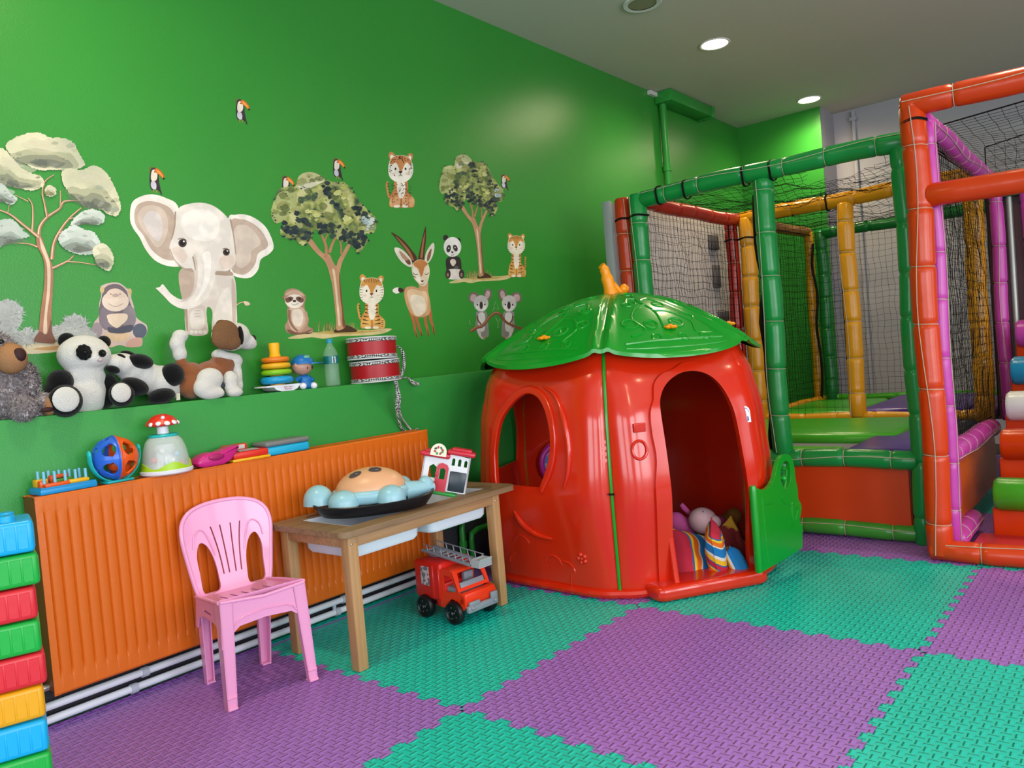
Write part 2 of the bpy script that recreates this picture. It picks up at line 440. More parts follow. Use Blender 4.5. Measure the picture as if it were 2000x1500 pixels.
pos = {(-1, 0): 'purple foam floor mat under the pink chair', (0, 0): 'teal foam floor mat under the wooden table',
 (0, -1): 'purple foam floor mat in the middle of the floor, in front of the red playhouse', (-1, -1): 'teal foam floor mat cut off by the lower picture edge, left of centre',
 (1, -1): 'teal foam floor mat in front of the playhouse green gate', (1, -2): 'purple foam floor mat at the right picture edge below the orange floor rail',
 (0, -2): 'teal foam floor mat in the lower right corner', (1, 0): 'purple foam floor mat mostly hidden beneath the red playhouse',
 (2, -1): 'purple foam floor mat along the green bottom rail of the net frame', (2, 0): 'teal foam floor mat behind the red playhouse'}
for (i, j), lb in pos.items():
    par = (i+j) % 2
    foam(i, j, PUR if par else TEA, lb)
for i in range(-3, 5):
    for j in range(-4, 1):
        if (i, j) in pos or TX+i+1 > X1 or TX+i < X0 or TY+j < Y0: continue
        foam(i, j, PUR if (i+j) % 2 else TEA, '%s foam mat, row %s from the radiator, %s' % ('purple' if (i+j) % 2 else 'teal', ['one', 'two', 'three', 'four', 'five'][-j], ['three columns left of table', 'two columns left of table', 'one column left of table', 'in the table column', 'one column right of table', 'two columns right of table', 'three columns right of table', 'four columns right of table'][i+3]))
def strip(i, m, label): 
    o = foam(i, 1, m, label, ay=TY+1.0165, by=LY-0.03); o.name = 'foam_edge_strip'; o['group'] = 'foam edging strips along the wall'
for i in range(-1, 3):
    b = MB().b2((TX+i+0.001, TY+1.0005, -0.0125), (TX+i+0.999, TY+1.016, 0)); o = b.build('foam_border_strip', PUR if i % 2 == 0 or i < 0 else TEA, None, smooth=0)
    tag(o, ['thin purple foam border strip behind the pink chair', 'thin purple foam border strip behind the wooden table', 'thin teal foam border strip by the playhouse', 'thin purple foam border strip beyond the playhouse'][i+1], 'floor mat', 'thin foam border strips')
    strip(i, PUR if (i % 2) else TEA, ['purple foam edging against the wall at the left under the pipes', 'teal foam edging against the wall behind the table under the pipes', 'purple foam edging against the wall behind the playhouse', 'teal foam edging against the wall beyond the playhouse'][i+1])
# ------------------------------------------------------------- padded play frame with nets
def vinyl(name, h, r=0.28): return mat(name, h, r, 0.5, bump=0.35, bscale=9, detail=2)
V_OR = vinyl('orange_vinyl', '#c93a08'); V_GR = vinyl('green_vinyl', '#15873c'); V_PK = vinyl('pink_vinyl', '#b8409f')
V_YE = vinyl('yellow_vinyl', '#c98a12'); V_RD = vinyl('red_vinyl', '#b02418'); V_BR = vinyl('brown_vinyl', '#8f5a18')
V_PU = vinyl('purple_vinyl', '#4a2a86'); V_LG = vinyl('leaf_green_vinyl', '#3f9c22'); V_BL = vinyl('blue_vinyl', '#1f7fa8'); V_WH = vinyl('white_vinyl', '#d5d2d2'); V_RED = vinyl('coral_floor_vinyl', '#e0444c')
V_RDO = vinyl('dark_orange_vinyl', '#b83410'); V_GD = vinyl('deep_green_vinyl', '#0f6a2c')
CORD = mat('white_lacing_cord', '#b5a991', 0.8); NETM = mat('black_net_cord', '#14100f', 0.8, 0.2)
def pad(name, p0, p1, r, m, parent, step=0.22, lace=None, sag=0.0, seed=0, slack=0.0):
    """foam sleeve laced round a tube: bulging lengths between pinched ties"""
    p0, p1 = V(p0), V(p1); ln = (p1-p0).length; t = (p1-p0)/ln; rnd = random.Random(seed+int(ln*1000))
    ties = []; q = step*rnd.uniform(0.5, 0.9)
    while q < ln-0.05: ties.append(q); q += step*rnd.uniform(0.85, 1.15)
    zs = sorted(set([0, 0.01, ln-0.01, ln]+[min(max(z+d, 0), ln) for z in ties for d in (-0.03, -0.012, -0.004, 0.0, 0.004, 0.012, 0.03)]+[ln*i/14 for i in range(15)]))
    up = V((0, 0, 1)) if abs(t.z) < 0.9 else V((1, 0, 0)); a = (up-t*up.dot(t)).normalized(); c = t.cross(a)
    b = MB(); pts = []; rs = []
    for z in zs:
        d = min([abs(z-k) for k in ties]+[9]); f = 1-0.13*math.exp(-(d/0.008)**2)+0.02*math.sin(z*23+seed)
        if z in (0, ln): f *= 0.86
        off = a*0.004*math.sin(z*9+seed)+c*0.004*math.cos(z*7+seed*2)-V((0, 0, 1))*sag*4*(z/ln)*(1-z/ln)
        pts.append(p0+t*z+off); rs.append(r*f)
    b.tube(pts, rs, 18, up=up); o = b.build(name, m, parent, smooth=60); o['label'] = '%s padded %s' % (m.name.replace('_vinyl', '').replace('_', ' '), name.replace('_', ' '))
    if lace is not None:
        L = V(lace).normalized(); L = (L-t*L.dot(t)).normalized(); S = t.cross(L); cb = MB(); path = []
        for z in zs[1:-1]:
            off = a*0.004*math.sin(z*9+seed)+c*0.004*math.cos(z*7+seed*2)-V((0, 0, 1))*sag*4*(z/ln)*(1-z/ln)
            w_ = 0.25*math.sin(z*5+seed); path.append(p0+t*z+off+(L*cos(w_)+S*sin(w_))*r*1.04)
        cb.tube(path, 0.0018, 5)
        for z in ties:
            off = a*0.004*math.sin(z*9+seed)+c*0.004*math.cos(z*7+seed*2)-V((0, 0, 1))*sag*4*(z/ln)*(1-z/ln)
            cb.tube([p0+t*(z+0.004*sin(2*PI*j/20))+off+(a*cos(2*PI*j/20)+c*sin(2*PI*j/20))*r*0.93 for j in range(20)], 0.0017, 5, closed=True)
        cb.build('lacing', CORD, o, smooth=0)
    return o
def net(parent, A, B, C, D, cell=0.046, wob=0.006, sag=0, seed=1, hole=None, skew=0.0, name='net'):
    """net stretched over quad A-B-C-D: A->B is one edge, D->C the opposite one"""
    A, B, C, D = map(V, (A, B, C, D)); rnd = random.Random(seed)
    nu = max(2, round(max((B-A).length, (C-D).length)/cell)); nv = max(2, round(max((D-A).length, (C-B).length)/cell))
    N = (B-A).cross(D-A).normalized()
    def P(i, j):
        u, v = i/nu, j/nv; p = (A*(1-u)+B*u)*(1-v)+(D*(1-u)+C*u)*v
        ed = min(u, 1-u, v, 1-v); w_ = wob*min(1, ed*8)
        q = V((noise.noise(V((i*.35, j*.35, seed*3.1))), noise.noise(V((i*.35, j*.35, seed*7.7+5))), noise.noise(V((i*.35, j*.35, seed*1.7+9)))))
        p = p+q*w_*2.6
        p.z -= sag*16*u*(1-u)*v*(1-v)
        return p
    G = [[P(i, j) for j in range(nv+1)] for i in range(nu+1)]
    b = MB(); vs = []; fs = []; rr = 0.0011
    def seg(p, q):
        t = (q-p)
        if t.length < 1e-6: return
        t.normalize(); x = t.cross(N); 
        if x.length < 1e-3: x = t.cross(V((0.3, 0.5, 0.8)))
        x.normalize(); y = t.cross(x); n = len(vs)
        for e in (p, q):
            for k in range(3): a = 2*PI*k/3; vs.append(e+(x*cos(a)+y*sin(a))*rr)
        for k in range(3): fs.append((n+k, n+(k+1) % 3, n+3+(k+1) % 3, n+3+k))
    for i in range(nu+1):
        for j in range(nv+1):
            p = G[i][j]
            if hole and (i/nu-hole[0])**2+((j/nv-hole[1])*hole[3])**2 < hole[2]**2: continue
            for di, dj in ((1, 0), (0, 1)):
                if i+di <= nu and j+dj <= nv:
                    q = G[i+di][j+dj]
                    if hole and ((i+di)/nu-hole[0])**2+(((j+dj)/nv-hole[1])*hole[3])**2 < hole[2]**2:
                        if rnd.random() < .6: q = p+(q-p)*rnd.uniform(.3, .9)+V((0, 0, -0.01*rnd.random()))
                        else: continue
                    seg(p, q)
    b.add(vs, fs)
    # border rope
    for e in ([G[i][0] for i in range(nu+1)], [G[i][nv] for i in range(nu+1)], [G[0][j] for j in range(nv+1)], [G[nu][j] for j in range(nv+1)]): b.tube(e, 0.0035, 5)
    return b.build(name, NETM, parent, smooth=0, fix=False)
def tie(parent, c, ax, r, m=NETM):
    c = V(c); b = MB(); ax = V(ax).normalized(); a = ax.orthogonal().normalized(); d = ax.cross(a)
    for k in range(2):
        b.tube([c+ax*(0.006*(k-0.5)+0.003*sin(3*j*2*PI/20))+(a*cos(2*PI*j/20)+d*sin(2*PI*j/20))*r for j in range(20)], 0.003, 5, closed=True)
    return b.build('tie', m, parent, smooth=0)
XA, XB, XC = 3.87, 5.20, 6.60; YA, YB, YC = 2.19, 1.475, 0.80; ZT = 1.815; ZD = 0.405; PR = 0.050
nf = thing('play_frame', 'padded indoor play frame of laced green, orange and pink posts with black nets', 'play frame', (XA, YB, 0))
nf.location = (0, 0, 0)
L1 = (-1, -0.4, 0)
# front green frame
pad('post', (XA, YA, 0), (XA, YA, ZT+0.03), PR, V_GR, nf, lace=(-1, 0.35, 0), seed=1)
pad('post', (XA, YB, ZD), (XA, YB, ZT-0.03), PR, V_GR, nf, lace=(-1, 0.6, 0), seed=2)
pad('post', (XA, YB, 0.08), (XA, YB, ZD-0.04), PR*0.8, V_GR, nf, seed=21)
pad('post', (XA, YC+0.045, 0), (XA, YC+0.045, ZT), PR*0.85, V_GR, nf, seed=3)
pad('top_rail', (XA, YA-0.02, ZT), (XA, YC+0.02, ZT+0.0), PR*0.92, V_GR, nf, lace=(-1, 0, .5), seed=4, sag=-0.008)
pad('deck_rail', (XA, YA, ZD-0.02), (XA, YC+0.05, ZD-0.02), PR*0.9, V_GR, nf, lace=(-1, 0, 0.1), seed=5)
pad('floor_rail', (XA+0.01, YA, 0.045), (XA+0.01, YC+0.05, 0.045), 0.04, vinyl('worn_green_vinyl', '#3a8d2c'), nf, lace=(-1, 0, 0.3), seed=6)
pad('post', (XA+0.02, YA+0.105, 0), (XA+0.02, YA+0.105, ZT+0.03), PR*0.95, V_RDO, nf, lace=(-1, -0.9, 0), seed=7)
# red side
pad('top_rail', (XA+0.04, YA, ZT+0.0), (XB, YA, ZT+0.0), PR*0.85, V_RD, nf, seed=8, sag=0.01)
pad('post', (XB-0.02, YA+0.035, 0.1), (XB-0.02, YA+0.035, ZT), PR*0.85, V_RD, nf, lace=(-1, -1, 0), seed=9)
pad('post', (XB, YA-0.07, 0.42), (XB, YA-0.07, ZT), PR*1.1, V_YE, nf, lace=(-1, 0, 0), seed=10)
# middle yellow row
pad('top_rail', (XB, YA, ZT), (XB, YC, ZT+0.01), PR*0.95, V_YE, nf, seed=11)
pad('post', (XB, YB, 0.44), (XB, YB, ZT-0.02), PR*1.0, V_YE, nf, lace=(-1, 0.7, 0), seed=12)
pad('post', (XB, YC-0.02, 0.40), (XB, YC-0.02, ZT), PR*1.05, V_YE, nf, seed=13)
pad('floor_rail', (XB, YA, 0.44), (XB, YC, 0.44), 0.032, V_YE, nf, seed=14)
# far bay
pad('top_rail', (XB, YA+0.0, ZT), (XC-0.02, YA-0.02, ZT), PR*0.8, V_BR, nf, seed=15)
pad('post', (XC-0.05, YA-0.03, 0.42), (XC-0.05, YA-0.03, ZT), PR*0.75, V_YE, nf, seed=16)
pad('post', (XC, YA-0.12, 0.42), (XC, YA-0.12, ZT), PR*0.95, V_GD, nf, seed=17)
pad('top_rail', (XC, YA-0.08, ZT-0.02), (XC, 0.2, ZT-0.02), PR*0.9, V_GD, nf, seed=18)
pad('floor_rail', (XB, YA-0.02, 0.45), (XC, YA-0.05, 0.45), 0.03, V_YE, nf, seed=19)
pad('floor_rail', (XC, YA-0.05, 0.45), (XC, 0.2, 0.45), 0.03, V_LG, nf, seed=20)
pad('post', (XC, 0.45, 0.42), (XC, 0.45, ZT), PR*0.9, V_GD, nf, seed=23)
# nets
net(nf, (XA+0.03, YA, ZD), (XB-0.05, YA, ZD), (XB-0.05, YA, ZT-0.03), (XA+0.03, YA, ZT-0.03), seed=1, wob=0.007)
net(nf, (XA+0.05, YA+0.03, ZD), (XB-0.07, YA+0.03, ZD), (XB-0.07, YA+0.03, ZT-0.03), (XA+0.05, YA+0.03, ZT-0.03), seed=9, wob=0.010)
net(nf, (XB, YA-0.05, 0.46), (XB, YB+0.05, 0.46), (XB, YB+0.05, ZT-0.04), (XB, YA-0.05, ZT-0.04), seed=2)
net(nf, (XB, YA, 0.46), (XC, YA, 0.46), (XC, YA, ZT-0.03), (XB, YA, ZT-0.03), seed=3)
net(nf, (XB+0.02, YA-0.03, 0.46), (XC-0.05, YA-0.06, 0.46), (XC-0.05, YA-0.06, ZT-0.03), (XB+0.02, YA-0.03, ZT-0.03), seed=13, cell=0.05)
net(nf, (XC, YA, 0.46), (XC, 0.3, 0.46), (XC, 0.3, ZT-0.04), (XC, YA, ZT-0.04), seed=4)
net(nf, (XA, YA, ZT+0.02), (XB, YA, ZT+0.03), (XB, YC, ZT+0.03), (XA, YC, ZT+0.02), seed=5, sag=0.06, wob=0.014, cell=0.046, hole=(0.17, 0.72, 0.12, 1.0))
net(nf, (XB, YA, ZT+0.02), (XC, YA, ZT+0.02), (XC, YC, ZT+0.02), (XB, YC, ZT+0.02), seed=7, sag=0.05, wob=0.014, cell=0.05)
for c, ax, r in (((XA, YA, ZT-0.09), (0, 0, 1), PR*1.1), ((XA+0.02, YA+0.105, ZT-0.09), (0, 0, 1), PR*1.05), ((XA, YB+0.09, ZT), (0, 1, 0), PR*1.0), ((XA, YB-0.05, ZT), (0, 1, 0), PR*1.0), ((XA, YA-0.14, ZT), (0, 1, 0), PR*1.0), ((XA, YA-0.3, ZT), (0, 1, 0), PR*1.0),
                 ((XB, YA-0.07, ZT-0.14), (0, 0, 1), PR*1.2), ((XB-0.02, YA+0.035, ZT-0.14), (0, 0, 1), PR*0.95), ((XB, YB+0.1, ZT), (0, 1, 0), PR*1.03), ((XB, YC+0.15, ZT), (0, 1, 0), PR*1.03)):
    tie(nf, c, ax, r)
# gathered net hanging like a dark rope beside the posts
for y0, x0, z0 in ((YB+0.058, XA+0.015, ZD+0.02),): 
    MB().tube([(x0+0.01*sin(i*1.3), y0+0.008*cos(i*.9), z0+(ZT-0.1-z0)*i/16) for i in range(17)], [0.010+0.004*sin(i*1.7) for i in range(17)], 7).build('gathered_net', NETM, nf)
for x0, y0 in ((XC-0.09, YA-0.075),):
    MB().tube([(x0+0.01*sin(i*1.3), y0+0.01*cos(i*.9), 0.45+(ZT-0.55)*i/16) for i in range(17)], 0.010, 7).build('gathered_net', NETM, nf)
# skirts and deck
def skirt(parent, A, B, z0, z1, m, nrm, name='skirt_panel'):
    A, B = V(A), V(B); n = V(nrm); b = MB()
    def f(u, v): return A*(1-u)+B*u+V((0, 0, z0+(z1-z0)*v))+n*(0.006*sin(u*7+1)*sin(v*PI)+0.004*noise.noise(V((u*6, v*3, 1))))
    b.grid(f, 30, 8); b.grid(lambda u, v: f(u, v)-n*0.03, 30, 8)
    return b.build(name, m, parent, smooth=60)
V_ORP = mat('orange_skirt_vinyl', '#c23c0d', 0.38, 0.4, bump=0.15, bscale=5)
skirt(nf, (XA-0.0, YA-0.05, 0), (XA-0.0, YC+0.10, 0), 0.075, ZD-0.06, V_ORP, (-1, 0, 0))
MB().b2((XA+0.06, YC+0.10, ZD-0.075), (XC-0.05, YA-0.05, ZD-0.045)).build('deck_board', mat('deck_grey', '#55565e', 0.7), nf)
# soft surfaces inside
tr = thing('trampoline', 'grey trampoline bed edged with green and purple pads, front bay of the net frame', 'trampoline', (XA+0.05, YC+0.08, ZD-0.045))
MB().b2((0.02, 0.02, 0.0), (1.22, 1.27, 0.025), 0.005).build('bed', mat('trampoline_bed_grey', '#75737c', 0.6, bump=0.2, bscale=200), tr)
MB().box((0.72, 0.72, 0.055), (0.50, 1.08, 0.085), rot=(0, -0.08, 0), bev=0.04, seg=4).build('edge_pad', V_LG, tr)
MB().box((0.085, 0.80, 0.037), (0.14, 0.9, 0.04), bev=0.018, seg=3).build('edge_pad', vinyl('bright_green_vinyl', '#55a82a'), tr)
def tri(m, pts, h, z): 
    b = MB(); b.prism(pts, h, bev=0.01); o = b.build('corner_pad', m, tr); o.location = (0, 0, z); return o
tri(V_PU, [(0.03, 0.02), (1.25, 0.02), (1.25, 0.42), (0.95, 0.30), (0.03, 0.30)], 0.04, 0.026)
t2 = thing('trampoline', 'purple and green padded trampoline in the far bay of the net frame', 'trampoline', (XB+0.06, YC+0.08, ZD-0.045))
MB().b2((0.02, 0.02, 0.0), (1.22, 1.27, 0.03)).build('bed', mat('trampoline_bed_grey', '#6f6d7a'), t2)
MB().box((0.55, 0.95, 0.07), (0.95, 0.55, 0.07), bev=0.03, seg=4).build('edge_pad', V_LG, t2)
MB().box((0.62, 0.34, 0.075), (1.05, 0.60, 0.08), bev=0.03, seg=4).build('edge_pad', V_PU, t2)
MB().box((0.62, -0.30, 0.075), (1.05, 0.60, 0.08), bev=0.03, seg=4).build('edge_pad', V_PU, t2)
# board and fittings between the net frame and the green wall
bd = thing('wall_board', 'tall pale grey board behind the net left of the red padded post', 'board', (XA, 2.36, 0))
MB().b2((0, 0, 0), (1.85, 0.02, 1.83), 0.004).build('panel', mat('pale_board', '#b4aeb0', 0.55, 0.3), bd)
MB().b2((-0.03, -0.005, 0), (0.0, 0.045, 1.84), 0.003).build('edge_trim', mat('grey_edge', '#8f9494', 0.5), bd)
DK = mat('dark_fitting', '#5a5557', 0.7)
for (u, v, w_, h_) in ((1392, 474, 0.14, 0.10), (1398, 540, 0.10, 0.16), (1412, 622, 0.16, 0.10), (1414, 640, 0.13, 0.08)):
    p = onY(u, v, 2.355); MB().box((p.x-XA, -0.012, p.z), (w_, 0.022, h_), bev=0.008).build('fitting', DK, bd)
# orange entrance frame
XO, YO = 3.625, 0.735
ef = nf
pad('post', (XO, YO, 0.02), (XO, YO, 1.90), PR*1.0, V_OR, ef, step=0.26, lace=(-1, 0.1, 0), seed=31)
pad('top_rail', (XO, YO+0.04, 1.90), (XO, -0.9, 1.90), PR*0.98, V_OR, ef, step=0.28, lace=(-1, 0, 0.4), seed=32)
pad('middle_rail', (XO, YO-0.03, 1.52), (XO, -0.9, 1.52), PR*0.95, V_OR, ef, step=3, seed=33)
pad('floor_rail', (XO, YO+0.04, 0.045), (XO, -0.9, 0.045), 0.045, V_OR, ef, step=0.3, lace=(-0.8, 0, 0.7), seed=34)
pad('post', (XO, -0.9, 0.02), (XO, -0.9, 1.90), PR, V_OR, ef, step=0.26, seed=35)
MB().ball((XO, YO, 1.90), PR*1.02).build('corner_sleeve', V_OR, ef)
tie(ef, (XO, YO, 1.835), (0, 0, 1), PR*1.0)
# pink frame behind it
YP = 0.715
pf = nf
pad('post', (XO+0.075, YP-0.02, 0.04), (XO+0.075, YP-0.02, 1.84), 0.032, V_PK, pf, lace=(-0.3, -1, 0), seed=41)
pad('top_rail', (XO+0.05, YP, 1.845), (XB+0.1, YP, 1.80), PR*0.9, V_PK, pf, step=0.17, lace=(-0.2, -1, -0.5), seed=42)
pad('deck_rail', (XO+0.09, YP, 0.425), (4.90, YP, 0.405), PR*0.95, V_PK, pf, step=0.2, lace=(0, -1, -0.4), seed=43)
pad('floor_rail', (XO+0.09, YP-0.01, 0.06), (4.2, YP-0.01, 0.06), PR*0.95, V_PK, pf, step=0.15, lace=(0, -1, 0.4), seed=44)
pad('post', (XB+0.08, YP-0.04, 0.40), (XB+0.08, YP-0.04, 1.78), PR*0.7, V_PK, pf, lace=(-1, -0.2, 0), seed=45)
pad('post', (XB+0.1, YP-0.19, 0.60), (XB+0.1, YP-0.19, 1.78), PR*0.7, V_PK, pf, seed=46)
MB().cyl((XB+0.12, YP-0.10, 0.4), (XB+0.12, YP-0.10, 1.8), 0.018).build('steel_pole', mat('galvanised', '#9fa39c', 0.4, metal=0.6), pf)
pad('top_rail', (XB+0.1, YP, 1.72), (XB+0.1, -0.6, 1.72), PR*0.8, V_GR, pf, seed=47)
skirt(pf, (XO+0.1, YP-0.0, 0), (5.0, YP-0.0, 0), 0.09, 0.385, mat('ochre_skirt_vinyl', '#c2540f', 0.4, bump=0.15, bscale=5), (0, -1, 0))
net(pf, (XO+0.11, YP, ZD+0.03), (XB+0.02, YP, ZD+0.03), (XB+0.02, YP, 1.79), (XO+0.11, YP, 1.80), seed=11, cell=0.042)
net(pf, (XO+0.11, YP+0.03, ZD+0.03), (XB+0.02, YP+0.03, ZD+0.03), (XB+0.02, YP+0.03, 1.79), (XO+0.11, YP+0.03, 1.80), seed=17, cell=0.042)
net(pf, (XO+0.3, YP, 1.86), (XB+0.9, YP, 1.86), (XB+0.9, -0.9, 1.88), (XO+0.3, -0.9, 1.97), seed=12, sag=0.06, cell=0.05)
net(pf, (XB+0.1, YP, 1.80), (XB+0.1, -0.5, 1.83), (XB+0.1, -0.5, 2.15), (XB+0.1, YP, 1.98), seed=14, sag=0.02, cell=0.05)
MB().b2((XB+0.14, YP-0.3, 0.4), (XB+0.17, YP+0.02, 1.75)).build('side_curtain', mat('maroon_vinyl', '#4e2330', 0.5), pf)
# roller climbing ramp
rr = thing('climbing_ramp', 'orange padded climbing ramp with coloured rollers at the right edge', 'climbing ramp', (4.02, 0.60, 0))
SL = math.atan2(0.92-0.03, 5.336-4.038)
b = MB(); W_ = 0.95
for i in range(6):
    x = 0.27*i; z = 0.185*i
    b.b2((x, -W_, 0 if i == 0 else z-0.04), (x+0.30, 0, z+0.15), 0.012)
b.build('ramp_body', V_OR, rr)
rc = [(V_LG, 0.0, 0.215), (V_OR, 0.27, 0.40), (V_WH, 0.52, 0.555), (V_BL, 0.76, 0.715), (V_PK, 1.02, 0.90)]
for m, x, z in rc:
    MB().tube([(x, -W_, z), (x, -W_-0.0+0.012, z), (x, -0.03, z), (x, -0.015, z)][::1], [0.066, 0.074, 0.074, 0.062], 24).build('roller', m, rr, smooth=50)
fp = thing('floor_pad', 'coral red vinyl floor pad inside the orange entrance frame', 'floor pad', (XO+0.07, YP-0.06, 0))
MB().b2((0, -1.5, 0.0), (0.34, 0, 0.03), 0.008).build('pad', V_RED, fp)
# ------------------------------------------------------------- red playhouse
RED = mat('red_plastic', '#cd260a', 0.2, 0.5, bump=0.015, bscale=30, coat=0.3)
GRNP = mat('green_plastic', '#0c8f22', 0.24, 0.5, bump=0.02, bscale=30, coat=0.2)
YELP = mat('yellow_plastic', '#f0930c', 0.35, 0.5)
HC = V((3.20, 1.985, 0)); A0 = 206.3
def interp(t, T):
    for (a, va), (b, vb) in zip(T, T[1:]):
        if t <= b: 
            q = (t-a)/(b-a); q = q*q*(3-2*q)*0.5+q*0.5; return va+(vb-va)*q
    return T[-1][1]
RV = [(0, .640), (.06, .648), (.42, .668), (.70, .650), (.86, .620), (1.02, .560)]
BU = [(0, .045), (.06, .05), (.42, .075), (.75, .065), (1.02, .035)]
VT = {1: (3.5, 1.045), 5: (-3.0, 1.035), 3: (0, 0.985), 4: (0, .985)}
def vert(k, z): da, fr = VT.get(k % 6, (0, 1)); a = R(A0+60*k+da); r = interp(z, RV)*fr; return V((r*cos(a), r*sin(a), z))
FL = [(vert(k_+1, .42)-vert(k_, .42)).length for k_ in range(6)]
def facept(k, s, z, off=0.0, flat=False):
    """s 0..0.65 from vertex k towards vertex k+1"""
    t = s/FL[k % 6]; a, b = vert(k, z), vert(k+1, z); n = (V((0, 0, 1)).cross(b-a)).normalized()*-1
    q = abs(2*t-1); bu = interp(z, BU)*(1-min(q, 1)**7)*{1: .5, 2: .15, 3: .45, 4: .8}.get(k % 6, 1)
    return a+(b-a)*t+n*(bu+off)
ph = thing('playhouse', 'red plastic playhouse shaped like a berry with green leaf roof and open green gate', 'playhouse', HC)
def face(k, name, holes=()):
    b = MB(); T = 1.0
    out = []
    W0 = FL[k]
    for i in range(27): out.append((W0*i/26, 0.0))
    for i in range(1, 41): out.append((W0, T*i/40))
    for i in range(1, 27): out.append((W0-W0*i/26, T))
    for i in range(1, 40): out.append((0, T-T*i/40))
    # extra fine grid near the edges through mapping
    def sm(s): return s
    b.sheet(out, [list(h) for h in holes], 0.012, step=0.024, fn=lambda s, z, h: facept(k, s, z, -h))
    return b.build(name, RED, ph, smooth=50)
DOOR = [(p.x, p.y) for p in cr([(.225, .045), (.224, .2), (.226, .4), (.222, .6), (.216, .74), (.228, .80), (.27, .85), (.34, .882), (.42, .885), (.49, .855), (.535, .79), (.56, .66), (.567, .5), (.578, .25), (.585, .045)], 5, closed=False)]
DOOR = [(s-.008, z) for s, z in DOOR]
def mirror(k, pts): return [(FL[5]-s, z) for s, z in pts]
WIN = [(p.x, p.y) for p in cr([(.31, .452), (.262, .55), (.245, .65), (.262, .745), (.312, .815), (.385, .842), (.46, .815), (.53, .74), (.567, .62), (.566, .52), (.560, .452)], 5, closed=False)]
WINm = mirror(5, WIN)
face(0, 'door_panel', [DOOR])
face(5, 'window_panel', [WINm])
face(1, 'wall_panel'); face(2, 'wall_panel')
face(3, 'wall_panel'); 
face(4, 'window_panel', [[(p.x, p.y) for p in cr([(.04, .455), (.035, .6), (.06, .74), (.16, .82), (.28, .84), (.40, .81), (.48, .7), (.50, .55), (.48, .455)], 4, closed=False)]])
# green seam strips at the corners
for k in range(6):
    pts = [vert(k, z)*1.0 for z in [0.03+0.96*i/24 for i in range(25)]]
    qf = {0: 1.004, 1: .972, 5: .972, 2: .976, 3: .976}.get(k, .994); pts = [V((p.x*qf, p.y*qf, p.z)) for p in pts]
    MB().tube(pts, 0.0068, 8, flat=1).build('corner_strip', GRNP, ph)
    for z in (0.02, 0.43, 0.60):
        if (k == 0 and z != 0.60) or k in (2, 3, 4): 
            p = vert(k, z); MB().box((p.x*1.012, p.y*1.012, z), (0.022, 0.022, 0.006), rot=(0, 0, R(A0+60*k))).build('cable_tie', NETM, ph)
# base flange
b = MB(); pts = []
for k in range(6):
    for i in range(14): pts.append(facept(k, FL[k]*(i+0.5)/14, 0.022, 0.006))
b.tube(pts, [0.017]*len(pts), 8, closed=True); b.build('base_rim', RED, ph)
# door frame, doorstep, jamb
DFO = [(p.x, p.y) for p in cr([(.15, .03), (.15, .33), (.152, .45), (.168, .56), (.160, .66), (.162, .74), (.185, .79), (.20, .85), (.24, .885), (.30, .90), (.37, .925), (.45, .92), (.53, .89), (.585, .80), (.605, .66), (.61, .5), (.622, .03)], 5, closed=False)]
b = MB(); loop = DFO+DOOR[::-1]
b.sheet(loop, [], 0.022, step=0.03, fn=lambda s, z, h: facept(0, s, z, -0.008+h if h else -0.008)); fr_ = b.build('door_frame', RED, ph, smooth=35)
bv = fr_.modifiers.new('bevel', 'BEVEL'); bv.width = 0.008; bv.segments = 3; bv.angle_limit = R(50)
d0 = V((cos(R(A0)), sin(R(A0)), 0))*0.65; DX = V((.832, -.555, 0)); DN = V((-.555, -.832, 0))
def dl(s, o, z): return d0+DX*s+DN*o+V((0, 0, z))
b = MB(); bm = bmesh.new()
def prism3(bb, pts, fn, h):
    n = len(pts); bb.add([fn(p, 0) for p in pts]+[fn(p, h) for p in pts], [tuple(range(n))[::-1], tuple(range(n, 2*n))]+[(i, (i+1) % n, n+(i+1) % n, n+i) for i in range(n)])
out = [(.09, -.02), (.095, .10), (.105, .128), (.13, .142), (.565, .142), (.592, .132), (.602, .11), (.61, -.02)]
prism3(b, out, lambda p, h: dl(p[0], p[1], h), 0.062)
st = b.build('doorstep', RED, ph, smooth=35); bv = st.modifiers.new('bevel', 'BEVEL'); bv.width = 0.022; bv.segments = 5; bv.angle_limit = R(60); bv.use_clamp_overlap = False
b = MB(); out = [(0.0, .03), (.115, .03), (.105, .08), (.085, .22), (.07, .38), (.068, .42), (.0, .43)]
prism3(b, out, lambda p, h: dl(.215-h*0.8, p[0], p[1]), 0.03)
jm = b.build('door_jamb', RED, ph, smooth=35); bv = jm.modifiers.new('bevel', 'BEVEL'); bv.width = 0.007; bv.segments = 3; bv.angle_limit = R(40)
# round knocker and nameplate, relief ring
b = MB(); cc = facept(0, .105, .598, .004)
b.tube([facept(0, .105+.030*cos(2*PI*i/28), .598+.036*sin(2*PI*i/28), .004) for i in range(28)], 0.0058, 8, closed=True); b.build('knocker', RED, ph)
b = MB(); pq = facept(0, .112, .685, .004); b.box(pq, (.052, .012, .036), rot=(R(4), 0, math.atan2(-.555, .832)), bev=.003)
for dz in (-.008, .0, .008): b.box(pq+DN*.007+V((0, 0, dz)), (.040, .003, .003), rot=(R(4), 0, math.atan2(-.555, .832)))
b.build('nameplate', RED, ph, smooth=20)
